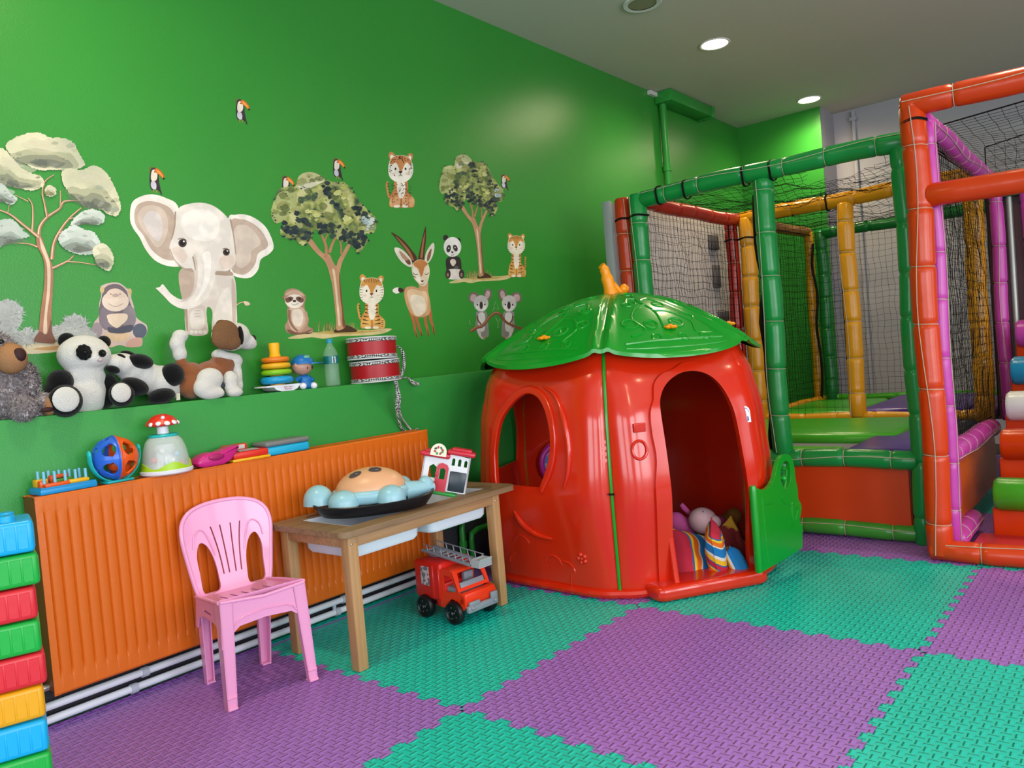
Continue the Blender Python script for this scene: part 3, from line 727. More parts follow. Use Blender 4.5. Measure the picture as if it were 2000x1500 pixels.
# maker's sticker beside the doorway
b = MB(); arch = [(.60, .655), (.645, .655)]+[(.6225+.0225*cos(a*PI/10), .70+.0225*sin(a*PI/10)) for a in range(11)]
def onface(s, z, h): return facept(0, s-.012, z, .0015+h)
b.use(mat('sticker_white', '#e8ecf2', 0.4)).sheet(arch, [], 0.0006, step=.01, fn=onface)
b.use(mat('sticker_blue', '#2f5fae', 0.4))
for i in range(7):
    a = PI*i/6; b.sheet([(.6225+.0145*cos(a)+d[0], .699+.0145*sin(a)+d[1]) for d in ((-.002, -.002), (.002, -.002), (.002, .002), (-.002, .002))], [], 0.0012, fn=onface)
for dx in (-.007, .007): b.sheet([(.6225+dx-.004, .662), (.6225+dx+.004, .662), (.6225+dx+.003, .680), (.6225+dx-.003, .680)], [], 0.0012, fn=onface)
b.build('maker_sticker', None, ph, smooth=0)
# window trim
def wpt(s, z, h): return facept(5, FL[5]-s, z, h)
WO = [(p.x, p.y) for p in cr([(.30, .425), (.235, .53), (.213, .65), (.232, .765), (.295, .845), (.385, .876), (.48, .845), (.56, .76), (.602, .62), (.602, .50), (.590, .425)], 5, closed=False)]
b = MB(); b.sheet(WO+WIN[::-1], [], 0.018, step=0.03, fn=lambda s, z, h: wpt(s, z, -0.006+h)); wf = b.build('window_frame', RED, ph, smooth=35)
bv = wf.modifiers.new('bevel', 'BEVEL'); bv.width = 0.007; bv.segments = 3; bv.angle_limit = R(50)
b = MB(); b.tube([wpt(q.x, q.y, 0.002) for q in cr([(.30, .868), (.225, .83), (.172, .74), (.150, .62), (.158, .52), (.185, .45)], 6, closed=False)], [0.004+0.010*math.sin(PI*min(1, i/30)) for i in range(31)], 10)
b.tube([wpt(q.x, q.y, 0.002) for q in cr([(.478, .34), (.44, .285), (.37, .245), (.284, .233)], 6, closed=False)], [0.003, 0.006, 0.010, 0.012, 0.013, 0.014, 0.014, 0.014, 0.014, 0.014, 0.013, 0.013, 0.012, 0.011, 0.010, 0.009, 0.007, 0.005, 0.003], 10)
for cs, cz, rad, a0, a1 in ((.47, .18, .05, 20, 160), (.30, .11, .05, 10, 170), (.52, .10, .045, 0, 90), (.235, .09, .05, 60, 180), (.60, .17, .04, 0, 120)):
    b.tube([wpt(cs+rad*cos(R(a0+(a1-a0)*i/12)), cz+rad*sin(R(a0+(a1-a0)*i/12)), 0.0) for i in range(13)], [0.001]+[0.0045]*11+[0.001], 6)
b.tube([wpt(.22-.002*i, .03+.01*i, 0.0) for i in range(8)], 0.004, 6)
for i in range(5):
    a = 2*PI*i/5; b.ball(wpt(.14+.017*cos(a), .163+.017*sin(a), -0.002), (.011, .011, .011), n=10, m=6)
b.ball(wpt(.14, .163, 0), .008, n=10, m=6)
b.build('relief', RED, ph)
# roof
RZ0, RH = 1.0, 0.262
def roofp(th, rho, off=0.0):
    """th in degrees from corner 0, rho 0 (apex) .. 1 (eave)"""
    k = int(th//60) % 6; f = (th % 60)/60; q = abs(2*f-1)
    rad_v = 0.662; edge = rad_v*cos(PI/6)/cos(R(60*(f-0.5)))
    edge += (0.03 if k == 2 else 0.080)*(1-q**2.2)
    r = edge*rho
    z = RZ0+0.012*q**4*rho**4-0.036*(1-q**2)*rho**3+RH*(1-rho**1.55)+0.0
    d = abs(((th+30) % 60)-30); lat = R(d)*r   # distance from the seam
    z += (0.013*math.exp(-((lat-0.030)/0.014)**2)-0.014*math.exp(-(lat/0.014)**2))*min(1, rho*2.2)*(0.6 if rho > .97 else 1)
    z += 0.018*(1-q**2)*sin(PI*min(1, rho))**1.0
    a = R(A0+th); return V((r*cos(a), r*sin(a), z+off))
b = MB()
angs = []
for k in range(6):
    for d in (0, 1, 2, 3, 4, 5.5, 7.5, 10, 14, 18, 22, 26, 30, 34, 38, 42, 46, 50, 52.5, 54.5, 56, 57, 58, 59): angs.append(60*k+d)
rhos = [0.03]+[0.03+0.94*i/26 for i in range(1, 27)]+[0.985, 1.0]
vs = [roofp(a, r) for a in angs for r in rhos]+[roofp(a, 1.0)-V((0, 0, 0.016)) for a in angs]+[V((p.x*0.97, p.y*0.97, p.z-0.012)) for p in [roofp(a, 1.0) for a in angs]]
nr = len(rhos); na = len(angs); fs = []
for i in range(na):
    j = (i+1) % na
    for q in range(nr-1): fs.append((i*nr+q, i*nr+q+1, j*nr+q+1, j*nr+q))
    fs.append((i*nr+nr-1, na*nr+i, na*nr+j, j*nr+nr-1)); fs.append((na*nr+i, na*nr+na+i, na*nr+na+j, na*nr+j))
fs.append(tuple(i*nr for i in range(na)))
b.add(vs, fs); rf = b.build('leaf_roof', GRNP, ph, smooth=50)
b = MB(); rnd = random.Random(3)
def vine(pts, r=0.005): b.tube([roofp(p.x, p.y, 0.0) for p in cr(pts, 5, closed=False)], r, 6)
for k in range(6):
    t = 60*k
    vine([(t+9, .93), (t+20, .90), (t+40, .90), (t+51, .93)]); vine([(t+9, .97), (t+22, .955), (t+38, .955), (t+51, .97)], 0.003)
    vine([(t+30, .30), (t+27, .45), (t+31, .6), (t+28, .8)]); vine([(t+29, .52), (t+20, .56), (t+15, .68), (t+19, .80), (t+12, .86)])
    vine([(t+30, .60), (t+40, .62), (t+46, .74), (t+42, .85), (t+49, .88)]); vine([(t+28, .40), (t+20, .38), (t+16, .46)])
    vine([(t+30, .44), (t+40, .40), (t+46, .50)])
    for ca, cr_, sc in ((18, .46, 1), (42, .52, 1), (14, .72, 1.2), (24, .76, 1), (38, .76, 1.1), (47, .68, 1), (33, .88, .7), (22, .88, .7), (44, .88, .7), (30, .25, .9)):
        ph0 = rnd.uniform(0, 6.28); lf = []
        for i in range(15):
            a = 2*PI*i/14; rr_ = 0.035*sc*(1-0.55*cos(a/2)**6 if 0 else (0.75+0.35*cos(a)))
            dx, dy = rr_*cos(a+ph0), rr_*sin(a+ph0); lf.append(roofp(t+ca+math.degrees(dx/(0.65*cr_)), min(0.99, cr_+dy/0.7), 0.0))
        b.tube(lf, 0.0046, 6)
        vs_ = [roofp(t+ca, cr_, -0.001), roofp(t+ca+math.degrees(0.03*sc*cos(ph0)/(0.65*cr_)), min(.99, cr_+0.03*sc*sin(ph0)/.7), -0.001)]
        b.tube(vs_, 0.004, 5)
b.build('leaf_relief', GRNP, rf)
def flower(p):
    f = MB()
    for i in range(6):
        a = 2*PI*i/6; f.ball((p.x+.018*cos(a), p.y+.018*sin(a), p.z+.004), (.013, .013, .008), n=10, m=6)
    f.ball((p.x, p.y, p.z+.008), (.014, .014, .010), n=12, m=6); return f.build('flower_button', YELP, rf)
for k in range(6): flower(roofp(60*k+(31 if k != 5 else 30), 0.80))
stp = MB(); a = roofp(0, .0, 0); top = V((0, 0, RZ0+RH))
stp.tube(cr([(0, 0, top.z-0.03), (-0.01, 0.005, top.z+0.03), (-0.018, 0.012, top.z+0.08), (-0.028, 0.018, top.z+0.122), (-0.04, 0.024, top.z+0.138)], 4, closed=False), [0.034]*4+[0.029]*5+[0.023]*4+[0.018]*4, 14)
stp.tube(cr([(0.005, -0.005, top.z+0.05), (0.03, -0.02, top.z+0.015), (0.05, -0.035, top.z+0.008), (0.062, -0.044, top.z+0.026), (0.05, -0.035, top.z+0.036)], 4, closed=False), [0.014]*9+[0.013]*4+[0.010]*4, 10)
stp.ball((0.05, -0.035, top.z+0.022), (.024, .02, .024), n=12, m=8)
stp.lathe([(0, 0.02), (.05, .012), (.058, 0), (.05, -.012)], 20, o=(0, 0, top.z-0.015))
stp.build('stalk', YELP, ph, smooth=60)
# floor of the house
# green half gate, swung open
GP0 = V((3.077, 1.245, 0)); GP1 = V((3.42, 1.215, 0)); gd = (GP1-GP0).normalized(); gn = V((0, 0, 1)).cross(gd)
def ong(u, v):
    d = _ray(u, v); t = gn.dot(GP0-V((0, 0, CZ)))/gn.dot(d) if gn.dot(d) else 1
    q = CAMP+d*((gn.dot(GP0)-gn.dot(CAMP))/gn.dot(d)); return ((q-GP0).dot(gd), q.z)
def gz(x, y): return ong(1260+x/4.688, 900+y/4.688)
gate_o = [gz(*p) for p in ((1000, 245), (1060, 266), (1115, 240), (1158, 180), (1180, 95), (1198, 20), (1225, -35), (1262, -62), (1300, -55), (1332, -10), (1350, 60), (1360, 160), (1378, 255), (1385, 345), (1412, 400), (1412, 470), (1398, 540), (1424, 600), (1424, 795), (1250, 905), (1060, 1015))]
gate_h = [gz(*p) for p in ((1222, 150), (1228, 70), (1250, 15), (1280, 0), (1302, 25), (1314, 80), (1316, 160), (1300, 225), (1276, 265), (1244, 225))]
smo = lambda pts: [(p.x, p.y) for p in cr(pts, 4)]
gt_o = [(p.x, p.y) for p in cr(gate_o[:18], 4, closed=False)]+gate_o[18:]
def g3(x, z, h): return GP0-HC+gd*x+gn*(h-0.009)+V((0, 0, max(z, 0.02)))
b = MB(); b.sheet(gt_o, [smo(gate_h)], 0.018, fn=g3); g_ = b.build('gate', GRNP, ph, smooth=35)
bv = g_.modifiers.new('bevel', 'BEVEL'); bv.width = 0.004; bv.segments = 2; bv.angle_limit = R(50)
a = gz(985, 240); c = gz(1045, 1020)
MB().tube([g3(a[0], a[1]+0.005, 0.009), g3(a[0]+.001, a[1]-0.01, 0.009), g3(c[0], c[1]+0.01, 0.009), g3(c[0], c[1], .009)], [0.012, 0.016, 0.016, 0.014], 12).build('hinge_tube', GRNP, g_)
b = MB()
b.ball(g3(*gz(1268, 160), 0.009), (.014, .014, .014), n=14, m=8)
b.tube([g3(*gz(*p), 0.009) for p in ((1210, 120), (1238, 158), (1268, 162), (1292, 130), (1290, 85), (1270, 62), (1256, 80))], 0.006, 8)
b.tube([g3(*gz(*p), 0.009) for p in ((1290, 150), (1284, 200), (1276, 275))], 0.006, 8)
b.build('scroll', GRNP, g_)
b = MB()
for pp in ([(1050, 335), (1080, 640), (1110, 930)], [(1075, 395), (1140, 390)], [(1230, 350), (1260, 395), (1305, 405), (1330, 400)], [(1325, 380), (1325, 470), (1345, 550)], [(1360, 420), (1385, 450), (1362, 540)], [(1320, 600), (1345, 590)]):
    b.tube([g3(*gz(*p), -0.0) for p in pp], 0.0035, 6)
b.build('panel_relief', GRNP, g_)
# ------------------------------------------------------------- radiator and pipes
RO = mat('radiator_orange', '#d36512', 0.36, 0.5, bump=0.06, bscale=60)
RX0, RX1, RYF, RZ0_, RZ1_ = 0.853, 2.468, 2.5614, 0.111, 0.709
rad = thing('radiator', 'long orange panel radiator on the green wall with toys on top', 'radiator', (RX0, RYF, 0))
RL = RX1-RX0; NR = 48
us = [0, 0.018]; 
for i in range(NR):
    x0 = 0.022+(RL-0.044)*i/NR; p_ = (RL-0.044)/NR
    us += [x0+p_*q for q in (0.0, 0.05, 0.11, 0.16, 0.84, 0.89, 0.95)]
us += [RL-0.02, RL]
zs_ = [RZ0_, RZ0_+0.006, RZ0_+0.045, RZ0_+0.053, RZ0_+0.066, RZ0_+0.08, 0.4, RZ1_-0.075, RZ1_-0.062, RZ1_-0.052, RZ1_-0.044, RZ1_-0.006, RZ1_]
def rp(i, j):
    x, z = us[i], zs_[j]; y = 0
    k_ = ((x-0.022)/((RL-0.044)/NR)) % 1
    dk = min(k_, 1-k_); dep = 1 if dk > .155 else (.85 if dk > .105 else (.3 if dk > .045 else 0))
    m_ = [0, 0, 0, .5, .9, 1, 1, 1, .9, .5, 0, 0, 0][j]
    if 0.02 < x < RL-0.021: y -= 0.0*dep; y += 0.0055*(1-dep)*m_
    if j in (0, len(zs_)-1): y += 0.004
    if i in (0, len(us)-1): y += 0.004
    return (x, y, z)
b = MB(); nu, nv = len(us)-1, len(zs_)-1
b.add([rp(i, j) for i in range(nu+1) for j in range(nv+1)], [(i*(nv+1)+j, (i+1)*(nv+1)+j, (i+1)*(nv+1)+j+1, i*(nv+1)+j+1) for i in range(nu) for j in range(nv)])
b.b2((0.0, 0.004, RZ0_), (RL, 0.010, RZ0_+0.01)); b.b2((0.012, 0.012, RZ0_+0.02), (RL-0.012, 0.014, RZ1_-0.01))
b.build('front_panel', RO, rad, smooth=30)
RD = mat('radiator_shaded_brown', '#6a3814', 0.5)  # orange darkened to brown: shade on the left side painted into the colour
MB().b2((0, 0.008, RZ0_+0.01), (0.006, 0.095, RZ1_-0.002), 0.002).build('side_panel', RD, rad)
MB().b2((RL-0.006, 0.008, RZ0_+0.01), (RL, 0.095, RZ1_-0.002), 0.002).build('side_panel', RO, rad)
b = MB(); b.b2((0, 0.002, RZ1_-0.008), (RL, 0.018, RZ1_)); b.b2((0, 0.082, RZ1_-0.008), (RL, 0.095, RZ1_))
i = 0
while 0.01+i*0.012 < RL: b.b2((0.004+i*0.012, 0.018, RZ1_-0.006), (0.010+i*0.012, 0.082, RZ1_-0.001)); i += 1
b.build('top_grille', RO, rad, smooth=0)
b = MB(); 
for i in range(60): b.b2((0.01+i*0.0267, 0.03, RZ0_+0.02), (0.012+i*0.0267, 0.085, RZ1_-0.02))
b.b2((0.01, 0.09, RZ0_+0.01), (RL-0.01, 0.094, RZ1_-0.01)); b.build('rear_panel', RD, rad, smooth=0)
ST = mat('valve_brass_chrome', '#b9b2a8', 0.3, metal=0.8)
b = MB().cyl((-0.045, 0.05, RZ0_+0.02), (0.0, 0.05, RZ0_+0.02), 0.010); b.cyl((-0.035, 0.05, 0.04), (-0.035, 0.05, RZ0_+0.035), 0.010); b.ball((-0.035, 0.05, RZ0_+0.02), 0.016)
b.build('valve', ST, rad)
WP = mat('white_pipe_paint', '#dde1e8', 0.35, 0.5)
CL = mat('pipe_clip', '#b4bac4', 0.45)
for z, y, lb in ((0.062, 2.640, 'upper white heating pipe running along the wall below the orange radiator'), (0.021, 2.640, 'lower white heating pipe resting along the floor below the orange radiator')):
    t = thing('heating_pipe', lb, 'pipe', (0, y, z), 0, 'white heating pipes')
    MB().tube([(-1.5, 0, 0), (0.3, 0, 0), (1.2, 0, 0.001), (2.50, 0, 0)], 0.0125, 14).build('pipe', WP, t)
    for x in (0.35, 1.10, 1.93):
        MB().cyl((x+(0.04 if z > .05 else 0), 0, 0), (x+0.022+(0.04 if z > .05 else 0), 0, 0), 0.0165, n=16).build('pipe_clip', CL, t)
    if z > 0.05: MB().cyl((1.93, 0, 0.0), (1.93, 0, -0.03), 0.008).build('bracket', CL, t)
struct('lower_wall_strip', MB().b2((X0+.01, LY-0.004, 0), (2.50, LY-0.0005, 0.14), 0.001), mat('dark_grey_strip', '#2c2b31', 0.7))  # dark grey strip along the foot of the wall, behind the pipes
struct('trim_2', MB().b2((2.50, LY-0.006, 0), (3.6, LY-0.0005, 0.20), 0.002), mat('dark_grey_strip', '#2c2b31', 0.7))
gp = thing('green_pipework', 'green painted pipes rising from the floor beyond the end of the orange radiator', 'pipe', (2.72, 2.645, 0))
b = MB(); b.tube([(0, 0, 0), (0, 0, .19), (0.01, 0, .225), (-.06, 0, .245), (-.22, 0, .245)], .016, 12); b.build('pipe', GP, gp)
b = MB(); b.tube([(0.055, -.005, 0), (0.055, -.005, .12), (.06, -.005, .15), (.10, -.005, .165), (.40, -.005, .165)], .015, 12); b.build('pipe', GP, gp)
MB().cyl((0, 0, .10), (0, 0, .13), .020).build('coupling', GP, gp)

# ------------------------------------------------------------- stacked toy bricks at the left edge
BC = {'blue': '#0fa0d8', 'green': '#16a03a', 'red': '#cf2430', 'yellow': '#dd9a10'}
seq = ['blue', 'green', 'red', 'green', 'red', 'yellow', 'blue', 'green', 'yellow', 'red', 'blue']   # topmost first
wd = ['topmost of the stack', 'second from the top of the stack', 'third from the top of the stack', 'fourth from the top of the stack', 'between the green and the yellow brick', 'below the lower red brick', 'below the upper yellow brick', 'below the lower blue brick', 'cut off by the lower picture corner', 'hidden low in the stack', 'at the foot of the stack']
TH = 0.0686; TRZ = R(-16.5)
tcx = V((cos(TRZ), sin(TRZ), 0)); tcy = V((-sin(TRZ), cos(TRZ), 0)); corner = V((0.592, 1.786, 0))
def brick(c, i, label):
    x, z = 0, 0; s_ = (0.010*sin(i*2.1))
    ctr = corner-tcx*(0.13-s_*0.4+i*0.0019)+tcy*0.065
    t = thing('toy_brick', label, 'toy brick', (ctr.x, ctr.y, 0.757-(i+1)*TH), TRZ+R(1.5*sin(i*1.7)), 'toy bricks stacked at the left edge')
    m = mat(c+'_brick', BC[c], 0.38, 0.5, bump=0.05, bscale=50)
    w_, d_, h_ = 0.25, 0.125, TH-0.003; b = MB()
    b.box((0, 0, h_/2), (w_, d_, h_), bev=0.008, seg=3)
    for k in range(11): 
        for sy in (-1, 1): b.box((-w_/2+0.02+k*0.021, sy*(d_/2-0.0007), h_/2), (0.0185, 0.003, h_*0.74), bev=0.001, seg=1)
    for k in range(5):
        for sx in (-1, 1): b.box((sx*(w_/2-0.0005), -d_/2+0.02+k*0.021, h_/2), (0.003, 0.0185, h_*0.74), bev=0.001, seg=1)
    b.build('body', m, t)
    if i == 0:
        for sx in (-.08, -.027, .027, .08):
            for sy in (-.03, .03): MB().lathe([(0, .012), (.014, .012), (.016, .010), (.016, 0)], 20, o=(sx, sy, h_)).build('stud', m, t)
for i, c in enumerate(seq): brick(c, i, '%s plastic toy brick, %s at the left edge' % (c, wd[i]))

# ------------------------------------------------------------- pink chair
PK = mat('pink_plastic', '#e99cc6', 0.30, 0.5, coat=0.25, sss=0.05)
ch = thing('childs_chair', "pink plastic child's chair with slotted backrest beside the wooden table", 'chair', (1.372, 2.345, 0), R(-9))
def slot(x0, z0, x1, z1, w_=0.0026, bow=0.0, n=8):
    L_ = []; Rr = []
    for i in range(n+1):
        t = i/n; x = x0+(x1-x0)*t+bow*math.sin(PI*t); z = z0+(z1-z0)*t; L_.append((x-w_, z)); Rr.append((x+w_, z))
    return L_+Rr[::-1]
def arcslot(pts, w_=0.0028):
    c = cr([(p[0], p[1], 0) for p in pts], 4, closed=False); A = []; B = []
    for i, p in enumerate(c):
        t = (c[min(i+1, len(c)-1)]-c[max(i-1, 0)]).normalized(); n_ = V((-t.y, t.x, 0))*w_; A.append(((p+n_).x, (p+n_).y)); B.append(((p-n_).x, (p-n_).y))
    return A+B[::-1]
half = [(0.118, 0.285), (0.130, 0.34), (0.142, 0.42), (0.150, 0.49), (0.143, 0.54), (0.115, 0.572), (0.07, 0.588), (0.025, 0.593)]
outl = [(p.x, p.y) for p in cr(half+[(-x, z) for x, z in reversed(half)], 5, closed=False)]
hl = cr([(0.102, 0.305), (0.108, 0.37), (0.110, 0.43), (0.095, 0.468), (0.072, 0.455), (0.055, 0.41), (0.048, 0.35), (0.052, 0.305)], 4)
H = [[(p.x, p.y) for p in hl], [(-p.x, p.y) for p in reversed(hl)]]
for x1, x0, bw in ((-.050, -.030, .004), (-.018, -.011, .001), (.018, .011, -.001), (.050, .030, -.004)): H.append(slot(x0, .352, x1, .515, .0024, bw))
ac = [(.118, .455), (.113, .492), (.094, .512), (.076, .505), (.062, .47), (.050, .42)]
def bfn(x, z, h):
    y = 0.118+(z-0.285)*0.20+0.9*x*x*(-1)*min(1, (z-.25)*4)-0.0
    rim = 0
    return (x*1.02+.010, y-h, z)
b = MB(); b.sheet(outl, H, 0.009, step=0.016, fn=bfn)
for sg in (1, -1):
    b.tube([bfn(sg*p.x, p.y, 0.011) for p in cr([(q[0], q[1]) for q in ac], 4, closed=False)], 0.0028, 6)
b.tube([bfn(x, z, 0.0045) for x, z in outl], 0.0075, 10)
b.build('backrest', PK, ch, smooth=45)
sf = [(-.138, -.135), (.138, -.135), (.128, .0), (.118, .125), (-.118, .125), (-.128, 0)]
sl = [[(x-.005, -.07), (x+.005, -.07), (x+.005, .05), (x-.005, .05)] for x in (-.072, -.036, 0, .036, .072)]
b = MB(); b.sheet(sf, sl, 0.006, step=0.03, fn=lambda x, y, h: (x, y, 0.306-y*.10+h+0.35*x*x*1.2-0.010*cos(y*9)+(0.008 if y < -.12 else 0)))
b.tube([(-.138, -.138, .330), (0, -.142, .318), (.138, -.138, .326)], .006, 8)
for sx in (-1, 1): b.tube([(sx*.14, -.136, .330), (sx*.132, 0, .316), (sx*.12, .125, .300)], .006, 8)
# aprons
def panel(pts, fn, th): prism3(b, pts, fn, th)
fa = [(-.140, .330), (0, .318), (.140, .328), (.147, .19), (.118, .19), (.110, .228), (.085, .246), (0, .252), (-.085, .246), (-.110, .228), (-.118, .19), (-.147, .19)]
b.sheet([(p[0], p[1]) for p in fa], [], 0.004, fn=lambda x, z, h: (x, -.140-(.30-z)*.06+h, z))
b.tube([(x, -.142-(.30-z)*.06, z) for x, z in ((-.104, .245), (-.092, .262), (-.07, .272), (0, .278), (.07, .272), (.092, .262), (.104, .245))], .003, 6)
for sx in (-1, 1):
    sa = [(-.138, .330), (.125, .299), (.135, .2), (.112, .2), (.10, .235), (.05, .25), (-.06, .25), (-.10, .235), (-.115, .2), (-.145, .2)]
    b.sheet(sa, [[(-.03, .268), (.05, .268), (.05, .274), (-.03, .274)]], 0.004, fn=lambda y, z, h, sx=sx: (sx*(.134-(y+.138)*.05+(.30-z)*.05-h), y, z))
b.sheet([(-.12, .296), (.12, .296), (.12, .235), (-.12, .235)], [], 0.004, fn=lambda x, z, h: (x, .126+h, z))
b.build('seat', PK, ch, smooth=40)
def cleg(sx, sy, top, foot, w0, w1):
    b = MB(); T, F = V(top), V(foot)
    for ax in (0, 1):
        d = V((-sx, 0, 0)) if ax == 0 else V((0, -sy, 0)); n_ = V((0, -sy, 0)) if ax == 0 else V((-sx, 0, 0)); th = 0.004
        q = [T, T+d*w0, F+d*w1, F]; b.add(q+[p+n_*th for p in q], [(0, 1, 2, 3), (4, 7, 6, 5), (0, 4, 5, 1), (1, 5, 6, 2), (2, 6, 7, 3), (3, 7, 4, 0)])
    d = V((-sx, 0, 0)); q0 = T+d*(w0-.004); q1 = F+d*(w1-.004); n_ = V((0, -sy, 0))
    b.add([q0, q0+n_*.018, q1+n_*.018, q1, q0+d*.004, q0+n_*.018+d*.004, q1+n_*.018+d*.004, q1+d*.004], [(0, 1, 2, 3), (4, 7, 6, 5), (0, 4, 5, 1), (1, 5, 6, 2), (2, 6, 7, 3), (3, 7, 4, 0)])
    b.box((F.x-sx*w1/2, F.y-sy*w1/2, 0.003), (w1, w1, 0.006), bev=.002, seg=1)
    if sy < 0:
        m_ = T*0.12+F*0.88; b.box((m_.x-sx*w1/2, m_.y+sy*.001-sy*w1/2*0, m_.z), (w1*1.06, .008, .006), bev=.002, seg=1)
        b.box((F.x-sx*w1/2, F.y+sy*.002, .006), (w1*1.06, .010, .010), bev=.003, seg=1)
    return b.build('leg', PK, ch, smooth=30)
cleg(-1, -1, (-.141, -.142, .332), (-.150, -.155, 0), .042, .030); cleg(1, -1, (.141, -.142, .330), (.150, -.155, 0), .042, .030)
cleg(-1, 1, (-.122, .128, .298), (-.112, .150, 0), .042, .030); cleg(1, 1, (.122, .128, .298), (.112, .150, 0), .042, .030)

# ------------------------------------------------------------- wooden table with tubs
def woodmat(name, h, h2, ax):
    m = bpy.data.materials.new(name); m.use_nodes = True; nt = m.node_tree; N = nt.nodes; L = nt.links; b = N['Principled BSDF']
    b.inputs['Roughness'].default_value = 0.55
    tc = N.new('ShaderNodeTexCoord'); mp = N.new('ShaderNodeMapping'); s_ = [60, 60, 60]; s_[ax] = 3; mp.inputs['Scale'].default_value = s_
    L.new(tc.outputs['Object'], mp.inputs[0]); n = N.new('ShaderNodeTexNoise'); n.inputs['Scale'].default_value = 1; n.inputs['Detail'].default_value = 6; n.inputs['Distortion'].default_value = 0.4
    L.new(mp.outputs[0], n.inputs[0]); r = N.new('ShaderNodeValToRGB'); r.color_ramp.elements[0].position = .35; r.color_ramp.elements[0].color = col(h2); r.color_ramp.elements[1].position = .62; r.color_ramp.elements[1].color = col(h)
    L.new(n.outputs['Fac'], r.inputs[0]); L.new(r.outputs[0], b.inputs['Base Color'])
    bp = N.new('ShaderNodeBump'); bp.inputs['Strength'].default_value = .15; bp.inputs['Distance'].default_value = .002; L.new(n.outputs['Fac'], bp.inputs['Height']); L.new(bp.outputs[0], b.inputs['Normal'])
    return m
WT = woodmat('pine_top', '#8f7152', '#785c42', 0); WL = woodmat('pine_leg', '#b98d5f', '#a87c50', 2); WA = woodmat('pine_apron', '#b58a60', '#a0764e', 0)
tb = thing('activity_table', 'low wooden table with two sunken white tubs beside the pink chair', 'table', (1.570, 2.060, 0), R(0.3))
TLn, TDp, TZ = 0.900, 0.430, 0.478
rc_ = lambda x0, y0, x1, y1, r: [(x1-r+r*cos(a), y1-r+r*sin(a)) for a in [PI/2*i/6 for i in range(7)]]+[(x0+r-r*sin(a), y1-r+r*cos(a)) for a in [PI/2*i/6 for i in range(7)]]+[(x0+r-r*cos(a), y0+r-r*sin(a)) for a in [PI/2*i/6 for i in range(7)]]+[(x1-r+r*sin(a), y0+r-r*cos(a)) for a in [PI/2*i/6 for i in range(7)]]
b = MB(); b.sheet(rc_(0, 0, TLn, TDp, 0.035), [rc_(.085, .075, .415, TDp-.065, .01), rc_(.46, .075, .79, TDp-.065, .01)], 0.022)
o = b.build('tabletop', WT, tb, smooth=30, loc=(0, 0, TZ-0.022)); bv = o.modifiers.new('bevel', 'BEVEL'); bv.width = .004; bv.segments = 3; bv.angle_limit = R(50)
for a_, c_ in (((.035, .030, .415), (TLn-.093, .050, TZ-.022)), ((.035, TDp-.05, .415), (TLn-.093, TDp-.03, TZ-.022)), ((.035, .05, .415), (.055, TDp-.05, TZ-.022)), ((TLn-.113, .05, .415), (TLn-.093, TDp-.05, TZ-.022))):
    MB().b2(a_, c_, .003).build('apron', WA, tb)
SCR = mat('screw_steel', '#c9c2b4', .3, metal=.9)
for x in (.052, TLn-.110):
    for y in (.045, TDp-.045):
        lg = MB().box((0, 0, .2275), (.042, .042, .455), bev=.004, seg=2).build('leg', WL, tb, loc=(x, y, 0))
        if y < .1:
            MB().ball((.008, -.0235, .437), (.004, .002, .004), n=10, m=6).build('screw', SCR, lg); MB().ball((-.008, -.0235, .430), (.004, .002, .004), n=10, m=6).build('screw', SCR, lg)
TUB = mat('white_tub_plastic', '#dfe4ee', .35, .5)
for x, lb in ((.085, 'white plastic tub sunk in the left half of the wooden table under the black tray'), (.46, 'white plastic tub sunk in the right half of the wooden table by the toy house')):
    t = thing('storage_tub', lb, 'tub', (1.570+x+.165, 2.060+.2165, TZ-.115), R(.3), 'white tubs in the wooden table')
    b = MB(); w2, d2 = .163, .142
    def ring(w_, d_, z, r=.03): return [(px_, py_, z) for px_, py_ in rc_(-w_, -d_, w_, d_, r)]
    rings = [ring(w2-.012, d2-.012, 0, .03), ring(w2-.004, d2-.004, .012, .03), ring(w2, d2, .10, .02), ring(w2+.0, d2+.0, .112, .02), ring(w2-.008, d2-.008, .112, .02), ring(w2-.010, d2-.010, .014, .03), ring(w2-.03, d2-.03, .006, .03)]
    n = len(rings[0]); vs = [p for r_ in rings for p in r_]
    fs = [(i*n+j, i*n+(j+1) % n, (i+1)*n+(j+1) % n, (i+1)*n+j) for i in range(len(rings)-1) for j in range(n)]+[tuple(range(n)), tuple((len(rings)-1)*n+j for j in range(n))]
    b.add(vs, fs); b.build('tub_body', TUB, t)
    MB().b2((-.02, -d2-.004, .085), (.02, -d2+.002, .105), .002).build('grip', TUB, t)

# turtle toy in its black tray
BLK = mat('black_tray_plastic', '#17161c', .35, .5)
ty = thing('black_tray', 'black oval plastic tray on the wooden table beneath the turtle toy', 'tray', (1.897, 2.290, TZ+.001), R(-38))
b = MB(); L_, W_ = .228, .178
prof = [(.0, 0), (.80, 0), (.86, .003), (.95, .022), (1.0, .042), (.985, .045), (.96, .042), (.84, .010), (0, .007)]
def egg(a, q): 
    c, s_ = cos(a), sin(a); sgn = lambda t_: (abs(t_)**.8)*(1 if t_ >= 0 else -1); return (L_*q*sgn(c), W_*q*sgn(s_)*(1-.12*c))
vs = []; fs = []; n = 48
for j in range(n):
    for q, z in prof: e = egg(2*PI*j/n, q); vs.append((e[0], e[1], z+(0.008 if q > .9 else 0)*cos(2*PI*j/n)**2))
k_ = len(prof)
for j in range(n):
    for i in range(k_-1):
        j2 = (j+1) % n; fs.append((j*k_+i, j2*k_+i, j2*k_+i+1, j*k_+i+1))
b.add(vs, fs); b.build('tray_body', BLK, ty, smooth=60)
